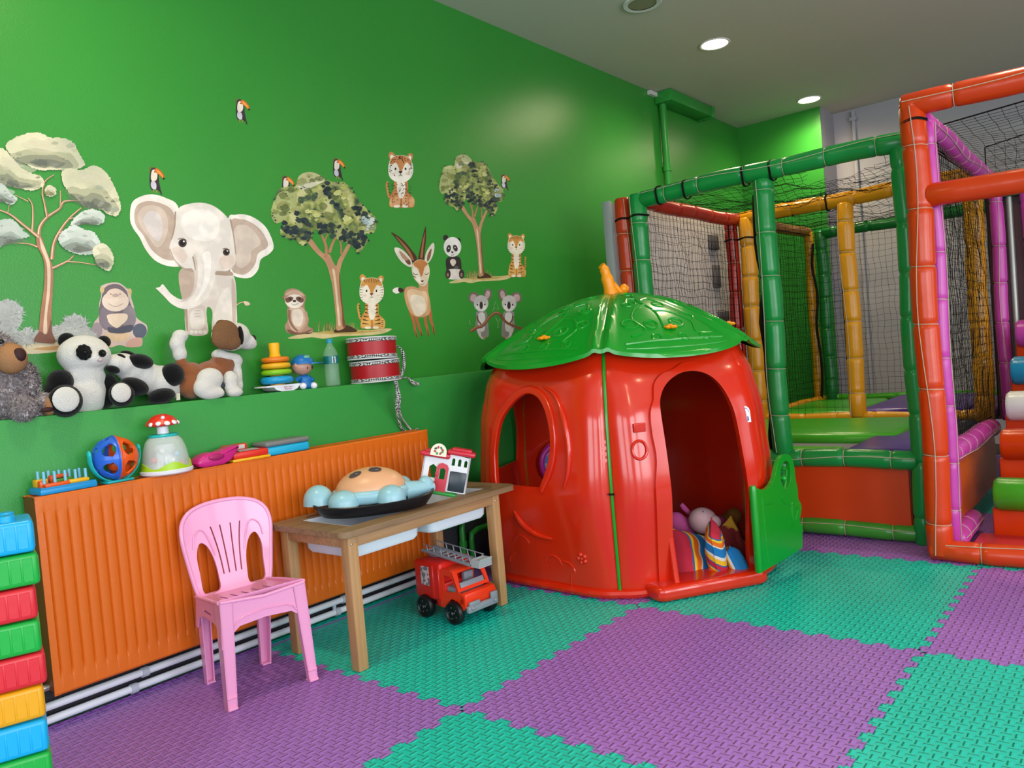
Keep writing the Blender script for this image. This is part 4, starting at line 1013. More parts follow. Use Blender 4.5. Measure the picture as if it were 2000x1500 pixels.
LB = mat('pale_blue_plastic', '#93bfcd', .3, .5); PE = mat('peach_shell_plastic', '#dba37c', .35, .5, bump=.03)
tt = thing('turtle_toy', 'pale blue turtle toy with a peach shell lying in the black tray', 'toy', (1.900, 2.302, TZ+.034), R(-38))
def dome(bb, c, r, h, n=28, skirt_=.012):
    bb.lathe([(r*cos(a), h*sin(a)+skirt_) for a in [PI/2*i/9 for i in range(9, -1, -1)]]+[(r, skirt_), (r*1.03, 0), (0, 0)], n, o=c)
b = MB(); b.M = Matrix.Diagonal((1, .82, 1, 1)); dome(b, (0, 0, .03), .132, .082); b.build('shell', PE, tt, smooth=60)
b = MB(); b.M = Matrix.Diagonal((1, .82, 1, 1)); b.lathe([(.0, .0), (.135, .0), (.146, .008), (.150, .035), (.142, .048), (.130, .050), (0, .05)], 40); b.M = Matrix.Identity(4)
b.tube([(.12, -.02, .02), (.20, .0, .022), (.235, .01, .02)], [.04, .028, .018], 14); b.build('body', LB, tt, smooth=60)
for c, r in (((-.105, -.098, .004), .055), ((.065, -.108, .006), .053), ((.12, .085, .008), .042), ((-.08, .095, .008), .042), ((.205, .012, .008), .034)):
    b = MB(); dome(b, c, r, .046); b.build('flipper', LB, tt, smooth=60)
b = MB(); dome(b, (-.195, -.03, .012), .055, .058); b.build('head', LB, tt, smooth=60)
EYE = mat('printed_eye', '#4a4047', .4)
for x, y, s_ in ((-.055, -.050, 1.2), (.018, -.045, 1.2)):
    b = MB(); zz = .03+.012+.082*math.sqrt(max(0, 1-(x/.132)**2-(y/.108)**2))
    rot_ = (0, 0, R(25)); tilt = Euler((R(28), R(-18 if x < 0 else 3), 0)).to_matrix()
    def pe(px_, py_, h_): q = tilt @ V((px_, py_, 0.0022+h_)); return (x+q.x, y+q.y, zz+q.z)
    pts = [(.024*cos(a)*(1.0), .014*sin(a)) for a in [2*PI*i/20 for i in range(20)]]; b.sheet(pts, [], .0012, fn=pe)
    for lx in (-.014, -.006, .004): b.sheet([(lx, .008), (lx+.004, .008), (lx+.001, .017)], [], .0012, fn=pe)
    eo = b.build('eye', EYE, tt, smooth=0)
    MB().ball(pe(.006, -.001, .001), (.006, .004, .001), n=10, m=6).build('eye_highlight', mat('printed_white', '#b8aaa4', .4), eo)
b = MB(); b.sheet(rc_(-.03, -.012, .03, .012, .008), [], .003); o = b.build('yellow_tab', mat('pale_yellow_plastic', '#b9ab5c', .4), tt, loc=(-.075, -.150, -.006))

# toy house
WH2 = mat('toy_house_white', '#dcdadf', .35); CR = mat('toy_crimson', '#c31f36', .32); GN = mat('toy_grass_green', '#1f8f34', .4); NVY = mat('toy_dark_window', '#27323c', .3)
th = thing('toy_house', 'white toy house with red roof and red door tilted on the right of the table', 'toy house', (2.190, 2.222, TZ+.006), rot=(R(-4), R(14), R(-50)))
th.scale = (1.22, 1.22, 1.22)
b = MB(); w_, h_ = .150, .120
wl = [(0, .012), (.150, .012), (.150, .128), (.082, .135), (.082, .118), (0, .118)]
hs = [[(.022, .05), (.046, .05), (.046, .085), (.034, .094), (.022, .085)], [(.092, .098), (.102, .098), (.102, .118), (.097, .123), (.092, .118)], [(.112, .098), (.122, .098), (.122, .118), (.117, .123), (.112, .118)], [(.132, .098), (.142, .098), (.142, .116), (.137, .121), (.132, .116)], [(.058, .048), (.076, .048), (.076, .082), (.067, .088), (.058, .082)]]
b.sheet([(x-.075, z) for x, z in wl], [[(x-.075, z) for x, z in h] for h in hs], .006, fn=lambda x, z, t_: (x, -.035+t_, z))
b.sheet([(-.035, .012), (.035, .012), (.035, .118), (-.035, .118)], [], .005, fn=lambda y, z, t_: (-.075+t_, y, z))
b.sheet([(-.035, .012), (.035, .012), (.035, .13), (-.035, .13)], [], .005, fn=lambda y, z, t_: (.075-t_, y, z))
b.b2((-.052, -.040, .038), (-.024, -.034, .046), .002)
b.build('walls', WH2, th, smooth=30)
b = MB(); b.box((-.040, 0, .124), (.098, .096, .016), bev=.006); b.box((.043, 0, .140), (.092, .092, .016), bev=.006); b.box((.043, 0, .150), (.066, .07, .012), bev=.005); b.box((-.04, 0, .134), (.07, .07, .010), bev=.004); b.build('roof', CR, th)
b = MB(); dr = [(-.028, .008), (.010, .008), (.010, .088), (.004, .097), (-.012, .102), (-.022, .098), (-.028, .088)]
b.sheet(dr, [[(-.018, .05), (.002, .05), (.002, .08), (-.006, .086), (-.018, .082)]], .006, fn=lambda x, z, t_: (x, -.044+t_, z)); d_ = b.build('door', CR, th, smooth=30)
MB().b2((-.030, -.047, .058), (-.024, -.038, .070), .001).build('hinge', CR, d_)
MB().b2((.016, -.038, .015), (.070, -.030, .080), .003).build('garage_opening', NVY, th)
MB().box((-.02, -.01, .005), (.135, .10, .010), bev=.004).build('base', GN, th)
b = MB(); sg = [(.026*cos(a)-.030, .134+.026*sin(a)*1.1) for a in [PI*i/12 for i in range(13)]]+[(-.056, .125), (-.004, .125)]
sg = sg[:13]+[(-.056, .122), (-.004, .122)]
b.sheet(sg, [], .005, fn=lambda x, z, t_: (x, -.050+t_, z)); so = b.build('roof_sign', mat('cream_sign', '#e4dfc8', .4), th, smooth=30)
for j, (c_, m_) in enumerate(((16, '#b5383c'), (60, '#3f6e46'), (105, '#b5383c'), (150, '#3b2f30'), (200, '#b5383c'), (250, '#3f8e46'), (300, '#b5383c'), (340, '#3f8e46'))):
    mm = mat('print'+m_, m_, .5); MB().box((-.030+.0125*cos(R(c_)), -.0505, .140+.0105*sin(R(c_))), (.008, .001, .006), rot=(0, R(c_), 0)).build('printed_mark', mm, so, smooth=0)

# fire engine
TR = mat('toy_truck_red', '#cf1f18', .3, .5); TO = mat('toy_cab_orange_red', '#e2330f', .3, .5); TG = mat('toy_grey_plastic', '#82868f', .35); TBK = mat('toy_tyre_black', '#0d0d10', .4)
tk = thing('toy_fire_engine', 'red toy fire engine with grey ladder and black wheels under the wooden table', 'toy truck', (2.190, 2.190, 0), R(-4))
b = MB(); b.box((0, .070, .150), (.172, .160, .150), bev=.012, seg=3); b.box((0, .0, .10), (.165, .06, .10), bev=.01); 
for sx in (-1, 1): b.box((sx*.087, .035, .15), (.006, .012, .13), bev=.002, seg=1); b.box((sx*.087, .0, .145), (.006, .010, .12), bev=.002, seg=1)
b.box((0, .03, .055), (.09, .24, .03), bev=.006); b.build('body', TR, tk)
b = MB(); sd = [(-.125, .055), (-.140, .07), (-.140, .105), (-.128, .118), (-.105, .125), (-.080, .190), (-.065, .205), (-.005, .205), (.0, .19), (.0, .055), (-.04, .055), (-.045, .08), (-.065, .095), (-.09, .09), (-.105, .07)]
win = [(-.095, .128), (-.072, .182), (-.022, .182), (-.022, .120), (-.07, .120)]
for sx in (-1, 1): b.sheet(sd[::sx], [win[::sx]], .006, fn=lambda y, z, t_, sx=sx: (sx*(.083-t_), y, z))
b.box((0, -.036, .200), (.166, .066, .010), bev=.005)
b.sheet([(-.083, .0), (.083, .0), (.083, .078), (-.083, .078)], [[(-.068, .012), (.068, .012), (.060, .066), (-.060, .066)]], .006, fn=lambda x, q, t_: (x, -.107+q*.38+t_, .125+q))
b.box((0, -.124, .098), (.166, .038, .050), bev=.010); b.build('cab', TO, tk, smooth=40)
b = MB(); b.box((0, -.146, .062), (.160, .018, .028), bev=.006); b.box((-.045, -.150, .080), (.055, .012, .02), bev=.004); b.box((.06, -.150, .085), (.035, .012, .03), bev=.004); b.ball((-.06, -.156, .066), .008); b.ball((.06, -.156, .066), .008); b.build('bumper', TG, tk)
b = MB(); b.box((0, -.05, .120), (.14, .07, .03), bev=.006); b.box((0, -.098, .140), (.125, .006, .032), bev=.002, rot=(R(-20), 0, 0)); b.box((.03, -.04, .15), (.05, .02, .05), bev=.006); b.build('interior', TG, tk)
b = MB(); 
for sx in (-1, 1): b.tube([(sx*.032, .15, .250), (sx*.032, -.13, .222)], .007, 8)
for k in range(9): y = .13-k*.03; b.tube([(-.032, y, .2485-.0028*k*1.05), (.032, y, .2485-.0028*k*1.05)], .004, 6)
for sx in (-1, 1):
    b.tube([(sx*.034, .14, .276), (sx*.034, -.14, .250)], .0022, 6)
    for k in range(7): y = .12-k*.042; b.tube([(sx*.034, y-.004, .250-.0042*k), (sx*.034, y, .274-.004*k)], .0025, 5)
b.box((0, .10, .236), (.05, .05, .024), bev=.006); b.build('ladder', TG, tk)
b = MB(); b.box((0, -.158, .216), (.064, .046, .004)); b.box((0, -.181, .232), (.064, .003, .034), rot=(R(20), 0, 0))
for sx in (-1, 1): b.box((sx*.032, -.160, .230), (.003, .044, .030))
b.box((0, -.137, .230), (.064, .003, .030)); b.build('basket', mat('toy_light_grey', '#a6a7ab', .35), tk)
b = MB(); b.sheet([(.055, .13), (.105, .13), (.105, .205), (.055, .205)], [], .0008, fn=lambda y, z, t_: (-.0868-t_, y, z)); lb_ = b.build('side_sticker', mat('sticker_print', '#c9b7b7', .4, var=['#d9cccb', '#8f4a52', '#6b6f80'], vscale=60, vsharp=True), tk, smooth=0)
for y in (-.083, .088):
    for sx in (-1, 1):
        x = sx*.088; M_ = Matrix.Rotation(PI/2*sx, 3, 'Y').to_4x4(); b = MB()
        b.lathe([(0, -.018), (.034, -.018), (.042, -.014), (.0455, -.006), (.0455, .006), (.042, .014), (.035, .016), (.030, .010), (.012, .010), (.010, .014), (0, .014)], 28, o=(x, y, .0458), M=M_)
        wo = b.build('wheel', TBK, tk, smooth=40)
        b = MB()
        for k in range(5): a = 2*PI*k/5; b.ball((x+sx*.012, y+.022*cos(a), .0458+.022*sin(a)), (.002, .003, .003), n=8, m=5)
        b.ball((x+sx*.014, y, .0458), (.003, .006, .006), n=10, m=6); b.build('hub_studs', mat('hub_grey', '#5a5c60', .3), wo)
MB().cyl((0.0, -.083, .046), (.0, -.083, .0461), .01)
b = MB(); b.cyl((-.08, -.083, .0458), (.08, -.083, .0458), .006); b.cyl((-.08, .088, .0458), (.08, .088, .0458), .006); b.build('axles', TBK, tk)

# ------------------------------------------------------------- toys on the radiator
RT = RZ1_+.0005
YF = 2.612
BLU = mat('toy_sky_blue', '#1489c8', .35); LBL = mat('toy_light_blue', '#74b9d8', .35); TEAL = mat('toy_turquoise', '#1fb3b3', .35)
ORG = mat('toy_orange', '#e0540f', .35); YEL = mat('toy_yellow', '#e8a90f', .35); GRN3 = mat('toy_mid_green', '#4f8f1c', .4); RD3 = mat('toy_red', '#d42a1a', .35); LIM = mat('toy_lime', '#9fc51a', .35); BL3 = mat('toy_royal_blue', '#2b64cf', .32); MAG = mat('toy_magenta', '#c41f78', .32); WHT = mat('toy_white', '#dfdde4', .35)
pb = thing('peg_board', 'blue peg board with coloured pieces at the left end of the radiator top', 'toy', (.952, YF, RT), R(2))
MB().box((0, 0, .009), (.165, .090, .018), bev=.004).build('base', BLU, pb)
MB().box((0, -.004, .0195), (.158, .08, .004)).build('inlay', BLU, pb)
for i in range(5):
    for y in (-.020, .022): MB().cyl((-.060+i*.030, y, .018), (-.060+i*.030, y, .068-.002*i), .0045, n=12).build('peg', LBL, pb)
for c, d, m in (((-.055, .022, .032), (.035, .030, .024), YEL), ((-.062, -.01, .030), (.022, .02, .022), ORG), ((-.030, -.028, .026), (.07, .022, .012), ORG), ((.035, -.022, .027), (.06, .024, .012), YEL), ((.0, .022, .045), (.045, .022, .012), ORG), ((.01, .022, .031), (.05, .02, .014), GRN3), ((-.028, .01, .04), (.012, .02, .024), ORG)):
    MB().box(c, d, bev=.004).build('piece', m, pb)
bc = V((1.108, YF-.012, RT+.078)); rb = .070
bo = thing('lattice_ball', 'blue and orange openwork ball in a turquoise cradle on the radiator', 'toy ball', bc, R(-8), None)
for sg, m, nm in ((-1, BL3, 'blue_half'), (1, ORG, 'orange_half')):
    b = MB()
    def sph(u, v, h, sg=sg): a = u; la = v; r_ = rb-h; return (sg*r_*sin(la), r_*cos(la)*cos(a), r_*cos(la)*sin(a))
    hs = []
    for k in range(6):
        c0 = -PI+2*PI*(k+.5)/6; hs.append([(c0+.42*cos(t_)*(1 if sin(t_) < 0 else .8), .47+.33*sin(t_)) for t_ in [2*PI*i/16 for i in range(16)]])
    for k in range(6):
        c0 = -PI+2*PI*(k+1)/6
        if k < 5: hs.append([(c0+.26*cos(t_), 1.02+.14*sin(t_)) for t_ in [2*PI*i/10 for i in range(10)]])
    ou = [(-PI+2*PI*i/40, 0.0) for i in range(40)]+[(PI, 1.35*i/10) for i in range(10)]+[(PI-2*PI*i/40, 1.35) for i in range(40)]+[(-PI, 1.35-1.35*i/10) for i in range(10)]
    b.sheet(ou, hs, .006, step=.16, fn=sph)
    b.ball((sg*(rb-.004), 0, 0), (.006, .018, .018), n=16, m=8)
    b.tube([(sg*.0015, (rb)*cos(2*PI*i/40), (rb)*sin(2*PI*i/40)) for i in range(40)], .004, 8, closed=True)
    b.build(nm, m, bo, smooth=60)
MB().ball((0, 0, -.02), .026).build('inner_ball', ORG, bo)
cr_ = thing('ball_cradle', 'turquoise curved cradle holding the openwork ball on the radiator', 'toy stand', (bc.x, bc.y, RT), R(8))
b = MB(); b.tube([(.083*cos(R(a)), 0, .086+.083*sin(R(a))) for a in range(172, 369, 7)], .0115, 10, flat=.35, up=(0, 0, 1)); b.box((0, 0, .004), (.09, .05, .008), bev=.003); b.build('cradle_body', TEAL, cr_)
for sg in (-1, 1): MB().ball((sg*.083, 0, .098), (.006, .010, .014), n=12, m=8).build('tip', TEAL, cr_)
pp = thing('popper_toy', 'push-down popper toy with a clear dome and red mushroom knob on the radiator', 'toy', (1.272, 2.598, RT))
MB().lathe([(0, 0), (.078, 0), (.084, .005), (.085, .014), (.080, .018), (0, .018)], 40).build('base', WHT, pp)
b = MB(); vs = []; n = 60
for j in range(n):
    a = 2*PI*j/n; wv = .5+.5*cos(4*a+.6); vs += [(.0815*cos(a), .0815*sin(a), .017), (.078*cos(a), .078*sin(a), .022+.020*wv), (.073*cos(a), .073*sin(a), .022+.020*wv), (.070*cos(a), .070*sin(a), .017)]
b.add(vs, [(j*4+q, ((j+1) % n)*4+q, ((j+1) % n)*4+q+1, j*4+q+1) for j in range(n) for q in range(3)]); b.build('lime_ring', LIM, pp)
CLR = mat('clear_dome_plastic', '#eef3f2', .06, .5, alpha=.28)
MB().lathe([(.076, .019), (.074, .05), (.068, .085), (.058, .112), (.046, .126), (.0448, .1255), (.0565, .111), (.0665, .085), (.0725, .05), (.0745, .019)], 40).build('dome', CLR, pp)
b = MB(); b.lathe([(0, .019), (.05, .019), (.052, .03), (.035, .04), (.03, .075), (.036, .085), (.030, .1), (0, .105)], 30); b.build('spinner', mat('frosted_white', '#c9cdcb', .4), pp)
for i, (a, z, m) in enumerate(((200, .05, RD3), (250, .035, LBL), (290, .065, LBL), (320, .03, RD3), (235, .08, WHT), (270, .045, WHT))): MB().ball((.050*cos(R(a)), .050*sin(R(a)), z), .010, n=12, m=8).build('bead', m, pp)
MB().lathe([(0, .124), (.046, .124), (.049, .129), (.044, .134), (.02, .136), (0, .136)], 32).build('collar', TEAL, pp)
MB().lathe([(0, .134), (.019, .134), (.018, .158), (.022, .162), (0, .162)], 24).build('plunger', WHT, pp)
cap = MB().lathe([(0, .158), (.022, .159), (.050, .163), (.053, .168), (.047, .178), (.034, .192), (.016, .200), (0, .202)], 32).build('mushroom_knob', RD3, pp)
for a, z, r_ in ((230, .172, .011), (262, .171, .012), (292, .172, .012), (322, .170, .010), (200, .170, .010), (250, .19, .008)):
    rr__ = .049 if z < .18 else .036; MB().ball((rr__*cos(R(a)), rr__*sin(R(a)), z), (r_*.85, r_*.85, .006), rot=(0, R(40), R(a)), n=12, m=6).build('spot', WHT, cap)
pkx = 1.360
pg = thing('magenta_scoop', 'magenta plastic scoop toy beside the popper on the radiator', 'toy', (pkx, YF-.028, RT), R(2))
b = MB(); pr_ = [(0, .018), (.008, .032), (.03, .044), (.06, .050), (.085, .046), (.10, .050), (.135, .058), (.165, .062), (.168, .055), (.150, .030), (.125, .008), (.10, .001), (.03, 0), (.008, .006)]
bm = bmesh.new(); vs = [bm.verts.new((x, -.032, z)) for x, z in pr_]; f = bm.faces.new(vs); r_ = bmesh.ops.extrude_face_region(bm, geom=[f]); bmesh.ops.translate(bm, vec=(0, .068, 0), verts=[g for g in r_['geom'] if isinstance(g, bmesh.types.BMVert)]); bmesh.ops.recalc_face_normals(bm, faces=bm.faces)
bmesh.ops.bevel(bm, geom=[e for e in bm.edges if abs(e.verts[0].co.y-e.verts[1].co.y) < 1e-6], offset=.010, segments=3, profile=.5, affect='EDGES'); b.frombm(bm); b.build('scoop_body', MAG, pg, smooth=60)
b = MB(); b.ball((.07, -.036, .032), (.03, .004, .012), n=16, m=8); b.build('hollow', mat('toy_magenta_dark', '#9c1458', .4), pg)
rt = thing('toy_till', 'red toy till with grey keypad and yellow base on the radiator', 'toy', (1.575, YF-.012, RT), R(-3))
MB().box((-.0, 0, .005), (.150, .085, .010), bev=.003).build('base', YEL, rt)
b = MB(); b.box((0, .0, .022), (.142, .08, .026), bev=.008); b.box((-.03, .030, .045), (.10, .022, .03), bev=.008); b.build('case', RD3, rt)
b = MB(); b.b2((-.045, -.034, .0352), (.035, .014, .0375)); kp = b.build('keypad', mat('keypad_grey', '#8a7f80', .5), rt)
b = MB(); 
for i in range(6):
    for j in range(3): b.box((-.036+i*.0125, -.026+j*.013, .0382), (.009, .009, .002), bev=.0007, seg=1)
b.build('keys', mat('key_grey', '#a59a98', .5), kp, smooth=0)
MB().box((-.03, .0195, .048), (.075, .004, .016), bev=.002).build('display', mat('display_white', '#c9c3c0', .4), rt)
cs = thing('lidded_case', 'turquoise plastic case with grey lid on the right of the radiator toys', 'box', (1.735, YF, RT), R(1))
MB().box((0, 0, .017), (.195, .095, .034), bev=.010, seg=3).build('case_body', BLU if 0 else mat('toy_cyan', '#17a5cf', .35), cs)
MB().box((0, 0, .044), (.198, .098, .020), bev=.009, seg=3).build('lid', mat('case_grey', '#747476', .4), cs)
# ------------------------------------------------------------- toys on the ledge
LT = LZ+.0005; YL = 2.750
PWH = mat('plush_white', '#cfcac4', .95, .1, bump=.5, bscale=260, sheen=.4); PBL = mat('plush_black', '#0e0e10', .95, .1, bump=.5, bscale=260, sheen=.15)
PGR = mat('plush_grey', '#8b7f80', .95, .1, bump=.8, bscale=160, sheen=.3, var=['#6a5f60', '#a59a9c'], vscale=60)
PGF = mat('plush_grey_pile', '#a89c9f', .95, .1, var=['#5f5254', '#c4bbbd'], vscale=45)
PTN = mat('plush_tan', '#a07350', .9, .1, bump=.4, bscale=200); PNO = mat('plush_dark_brown', '#35191a', .6, .3); PBR = mat('plush_brown', '#8a5130', .95, .1, bump=.6, bscale=240, sheen=.3); PBR2 = mat('plush_ear_brown', '#77553b', .95, .1, bump=.5, bscale=240)
GLE = mat('plastic_eye_black', '#0a0a0c', .12, .6)
def lp(u, v, y=YL): return onY(u, v, y)
def sphereblob(parent, name, m, u, v, ru, rz=None, y=YL, ry=None, rot=None, vox=.006, bump=0):
    p = lp(u, v, y)-V(parent.location); k = (lp(u+1, v, y)-lp(u, v, y)).length; rx = ru*k; rz_ = (rz if rz else ru)*k
    return p, (rx, (ry if ry else min(rx, rz_)), rz_)
PXM = (lp(301, 700)-lp(300, 700)).length
# grey shaggy plush at far left
kx = lp(20, 815); ko = thing('plush_koala', 'shaggy grey plush animal with tan snout at the left end of the ledge', 'plush toy', (kx.x, YL-.02, LT))
K = lambda u, v, y=None: lp(u, v, (YL-.02) if y is None else y)-V(ko.location)
def px(n_): return n_*PXM
B_ = [(K(0, 765), (.078, .06, .085)), (K(-18, 690), (.072, .065, .068)), (K(50, 745, YL-.03), (.036, .04, .060)), (K(20, 725), (.045, .05, .05))]
blob('body', B_, PGR, ko, vox=.007, smooth=4)
fur(ko, B_, PGF, 6500, .015, .0020)
lg_ = [(K(42, 797, YL-.065), (.044, .045, .042))]; o = blob('leg', lg_, PGR, ko, smooth=3); fur(o, lg_, PGF, 1300, .010, .0016)
lg_ = [(K(84, 788, YL-.04), (.046, .04, .036))]; o = blob('leg', lg_, PGR, ko, smooth=3); fur(o, lg_, PGF, 1100, .010, .0016)
b = MB(); b.ball(K(94, 792, YL-.055), (.026, .034, .033), n=20, m=14); b.build('foot_sole', PTN, ko)
b = MB(); b.ball(K(93, 800, YL-.088), (.019, .004, .008), n=14, m=8); b.build('toe_patch', PNO, ko)
b = MB(); b.ball(K(21, 700, YL-.07), (.045, .042, .048), n=24, m=16); sn = b.build('snout', PTN, ko)
b = MB(); b.ball(K(38, 693, YL-.105), (.019, .010, .021), n=16, m=10); b.build('nose', PNO, sn)
b = MB(); b.ball(K(2, 668, YL-.075), .009); b.build('eye', GLE, ko)
# sitting panda
pa = thing('plush_panda', 'black and white plush panda sitting upright on the ledge', 'plush toy', (lp(172, 800).x, YL-.01, LT))
P_ = lambda u, v, y=YL-.01: lp(u, v, y)-V(pa.location)
blob('body', [(P_(166, 768), (.070, .055, .078)), (P_(166, 738), (.066, .050, .055)), (P_(165, 722), (.055, .045, .03)), (P_(164, 693, YL-.012), (.083, .064, .066)), (P_(184, 700, YL-.055), (.038, .030, .028)), (P_(192, 693, YL-.03), (.04, .04, .04))], PWH, pa, vox=.006, smooth=5)
for u, v, s_ in ((131, 666, 1), (203, 668, .8)):
    MB().ball(P_(u, v, YL), (.028*s_, .016, .027*s_), n=18, m=12).build('ear', PBL, pa)
blob('arm', [(P_(118, 745, YL-.03), (.040, .036, .040)), (P_(108, 765, YL-.03), (.034, .034, .04)), (P_(106, 782, YL-.03), (.030, .030, .035))], PBL, pa, smooth=5)
blob('arm', [(P_(212, 752, YL-.02), (.032, .03, .04)), (P_(226, 768, YL-.03), (.040, .032, .033)), (P_(205, 775, YL-.02), (.03, .03, .04))], PBL, pa, smooth=5)
for u, v, y, m in ((128, 783, YL-.075, 1), (238, 770, YL-.06, .82)):
    lgo = blob('leg', [(P_(u, v, y), (.052*m, .036, .053*m)), (P_(u+(4 if m == 1 else -12), v, y+.03), (.040*m, .035, .040*m))], PBL, pa, smooth=5)
    q = P_(u+(1 if m == 1 else -1), v-3, y-.036); MB().ball(q, (.040*m, .008, .040*m), n=24, m=10).build('foot_pad', PWH, lgo)
for u, v, a, b_ in ((164, 688, .024, .025), (200, 690, .012, .012)):
    q = P_(u, v, YL-.079 if u < 180 else YL-.086); e = MB(); 
    for i in range(9): t_ = 2*PI*i/9; e.ball((q.x+a*.62*cos(t_), q.y, q.z+b_*.62*sin(t_)), (a*.45, .006, b_*.45), n=8, m=5)
    e.ball(q, (a*.8, .009, b_*.8), n=14, m=8); eo = e.build('eye_patch', PBL, pa)
    MB().ball((q.x, q.y-.008, q.z), .005).build('eye', GLE, eo)
MB().ball(P_(196, 703, YL-.085), (.009, .006, .006)).build('nose', mat('plush_pinkish', '#b9a3a6', .8), pa)
# lying panda
pl = thing('plush_panda', 'plush panda lying on its side between the sitting panda and the brown dog', 'plush toy', (lp(290, 785).x, YL, LT))
P2 = lambda u, v, y=YL: lp(u, v, y)-V(pl.location)
blob('body', [(P2(312, 745), (.075, .05, .058)), (P2(285, 738), (.065, .05, .055)), (P2(258, 722), (.055, .05, .05)), (P2(238, 712, YL-.01), (.050, .048, .040)), (P2(226, 708, YL-.03), (.032, .03, .03)), (P2(330, 762), (.04, .035, .035))], PWH, pl, smooth=5)
for u, v, y, r, rt_ in ((274, 706, YL-.04, (.044, .034, .026), (0, .25, 0)), (337, 732, YL-.035, (.042, .032, .042), (0, .5, 0)), (262, 755, YL-.055, (.050, .03, .030), (0, .35, 0)), (316, 774, YL-.05, (.048, .032, .028), (0, -.12, 0))):
    MB().ball(P2(u, v, y), r, rot=rt_, n=24, m=16).build('leg', PBL, pl, smooth=60)
MB().ball(P2(220, 722, YL-.05), (.024, .015, .014), rot=(0, .3, 0)).build('ear', PBL, pl); MB().ball(P2(250, 692, YL), (.026, .015, .012), rot=(0, .3, 0)).build('ear', PBL, pl)
MB().ball(P2(238, 698, YL-.045), (.018, .006, .010), rot=(0, .6, 0)).build('eye_patch', PBL, pl)
b = MB(); q = P2(348, 775, YL-.05); b.sheet([(-.008, -.012), (.006, -.012), (.008, .012), (-.006, .012)], [], .001, fn=lambda x, z, t_: (q.x+x, q.y-t_, q.z+z)); b.build('care_label', mat('label_cream', '#c9c7b0', .8), pl)
# dog
dg = thing('plush_dog', 'brown and white plush dog with tan ears sitting on the ledge under the elephant sticker', 'plush toy', (lp(415, 775).x, YL-.01, LT))
D_ = lambda u, v, y=YL-.01: lp(u, v, y)-V(dg.location)
blob('body', [(D_(388, 742), (.072, .045, .055)), (D_(372, 752), (.052, .045, .052)), (D_(410, 728), (.065, .042, .045)), (D_(432, 715), (.052, .04, .045)), (D_(445, 708), (.035, .034, .04)), (D_(375, 728), (.04, .04, .04))], PBR, dg, smooth=5, tubes=[([D_(362, 735), D_(356, 715), D_(352, 700)], [.026, .022, .020])])
blob('chest', [(D_(458, 730), (.024, .040, .062)), (D_(455, 705), (.036, .038, .03)), (D_(428, 693), (.028, .034, .022)), (D_(461, 750), (.022, .036, .04)), (D_(440, 698), (.04, .038, .02))], PWH, dg, smooth=4)
o = blob('tail', [(D_(351, 690), (.026, .024, .034)), (D_(346, 672), (.028, .025, .032)), (D_(352, 656), (.030, .025, .024))], PWH, dg, smooth=4)
blob('head', [(D_(448, 657), (.070, .060, .058)), (D_(462, 655), (.052, .05, .05)), (D_(481, 668), (.040, .036, .030)), (D_(488, 672), (.026, .03, .022))], PWH, dg, smooth=5)
blob('ear', [(D_(441, 650, YL-.065), (.056, .018, .050)), (D_(436, 662, YL-.068), (.050, .018, .040)), (D_(450, 668, YL-.066), (.046, .018, .032)), (D_(433, 634, YL-.045), (.024, .02, .02))], PBR2, dg, smooth=5)
MB().ball(D_(470, 655, YL-.064), (.012, .008, .036), n=18, m=12).build('eye_patch', PBL, dg); MB().ball(D_(494, 661, YL-.02), (.010, .018, .014), n=16, m=10).build('nose', GLE, dg)
blob('hind_leg', [(D_(410, 740, YL-.055), (.052, .03, .042)), (D_(400, 757, YL-.055), (.045, .03, .040)), (D_(412, 767, YL-.058), (.052, .028, .026)), (D_(425, 768, YL-.06), (.026, .026, .018))], PWH, dg, smooth=5)
blob('front_leg', [(D_(450, 742, YL-.05), (.029, .026, .036)), (D_(451, 756, YL-.05), (.027, .026, .030)), (D_(458, 766, YL-.055), (.034, .028, .019))], PWH, dg, smooth=5)
MB().b2(D_(412, 757, YL-.045)-V((0, .01, .003)), D_(440, 750, YL-.04)+V((0, 0, .003))).build('tag_strap', mat('navy_strap', '#27303c', .6), dg)
# stacking rings
sr = thing('stacking_rings', 'ring stacking toy of coloured rings on a white rocking base on the ledge', 'toy', (1.834, YL-.002, LT))
b = MB(); pr_ = [(-.090, .020), (-.055, .019), (-.045, .008), (-.02, .0), (.035, .0), (.055, .008), (.066, .020), (.072, .026), (-.085, .026)]
prism3(b, pr_, lambda p, h: (p[0]+.008, -.045+h, p[1]), .09); b.build('base', WHT, sr, smooth=30)
b = MB(); b.use(mat('print_crimson', '#b5202e', .5))
MR = Matrix.Translation((.018, -.0455, .0165)) @ Matrix.Rotation(PI/2, 4, 'X'); b.text('fisher-price', .0085, MR, .0004)
MR = Matrix.Translation((.018, -.0455, .0085)) @ Matrix.Rotation(PI/2, 4, 'X'); b.text('fisher-price', .0075, MR, .0004); b.build('printed_logo', None, sr, smooth=0)
for z, r, h_, c_ in ((.047, .066, .0200, '#1690c4'), (.078, .061, .0150, '#7fb81a'), (.104, .059, .0150, '#dfa51c'), (.129, .056, .0140, '#d8741a')):
    MB().tube([((r-h_)*cos(2*PI*i/36), (r-h_)*sin(2*PI*i/36), z) for i in range(36)], h_, 14, closed=True, flat=.80 if h_ > .0145 else .8, up=(0, 0, 1)).build('ring', mat('ring'+c_, c_, .35), sr, smooth=60)
MB().lathe([(0, .026), (.03, .026), (.022, .15), (.0195, .155), (.022, .19), (.020, .197), (0, .198)], 24).build('cone', YEL, sr)
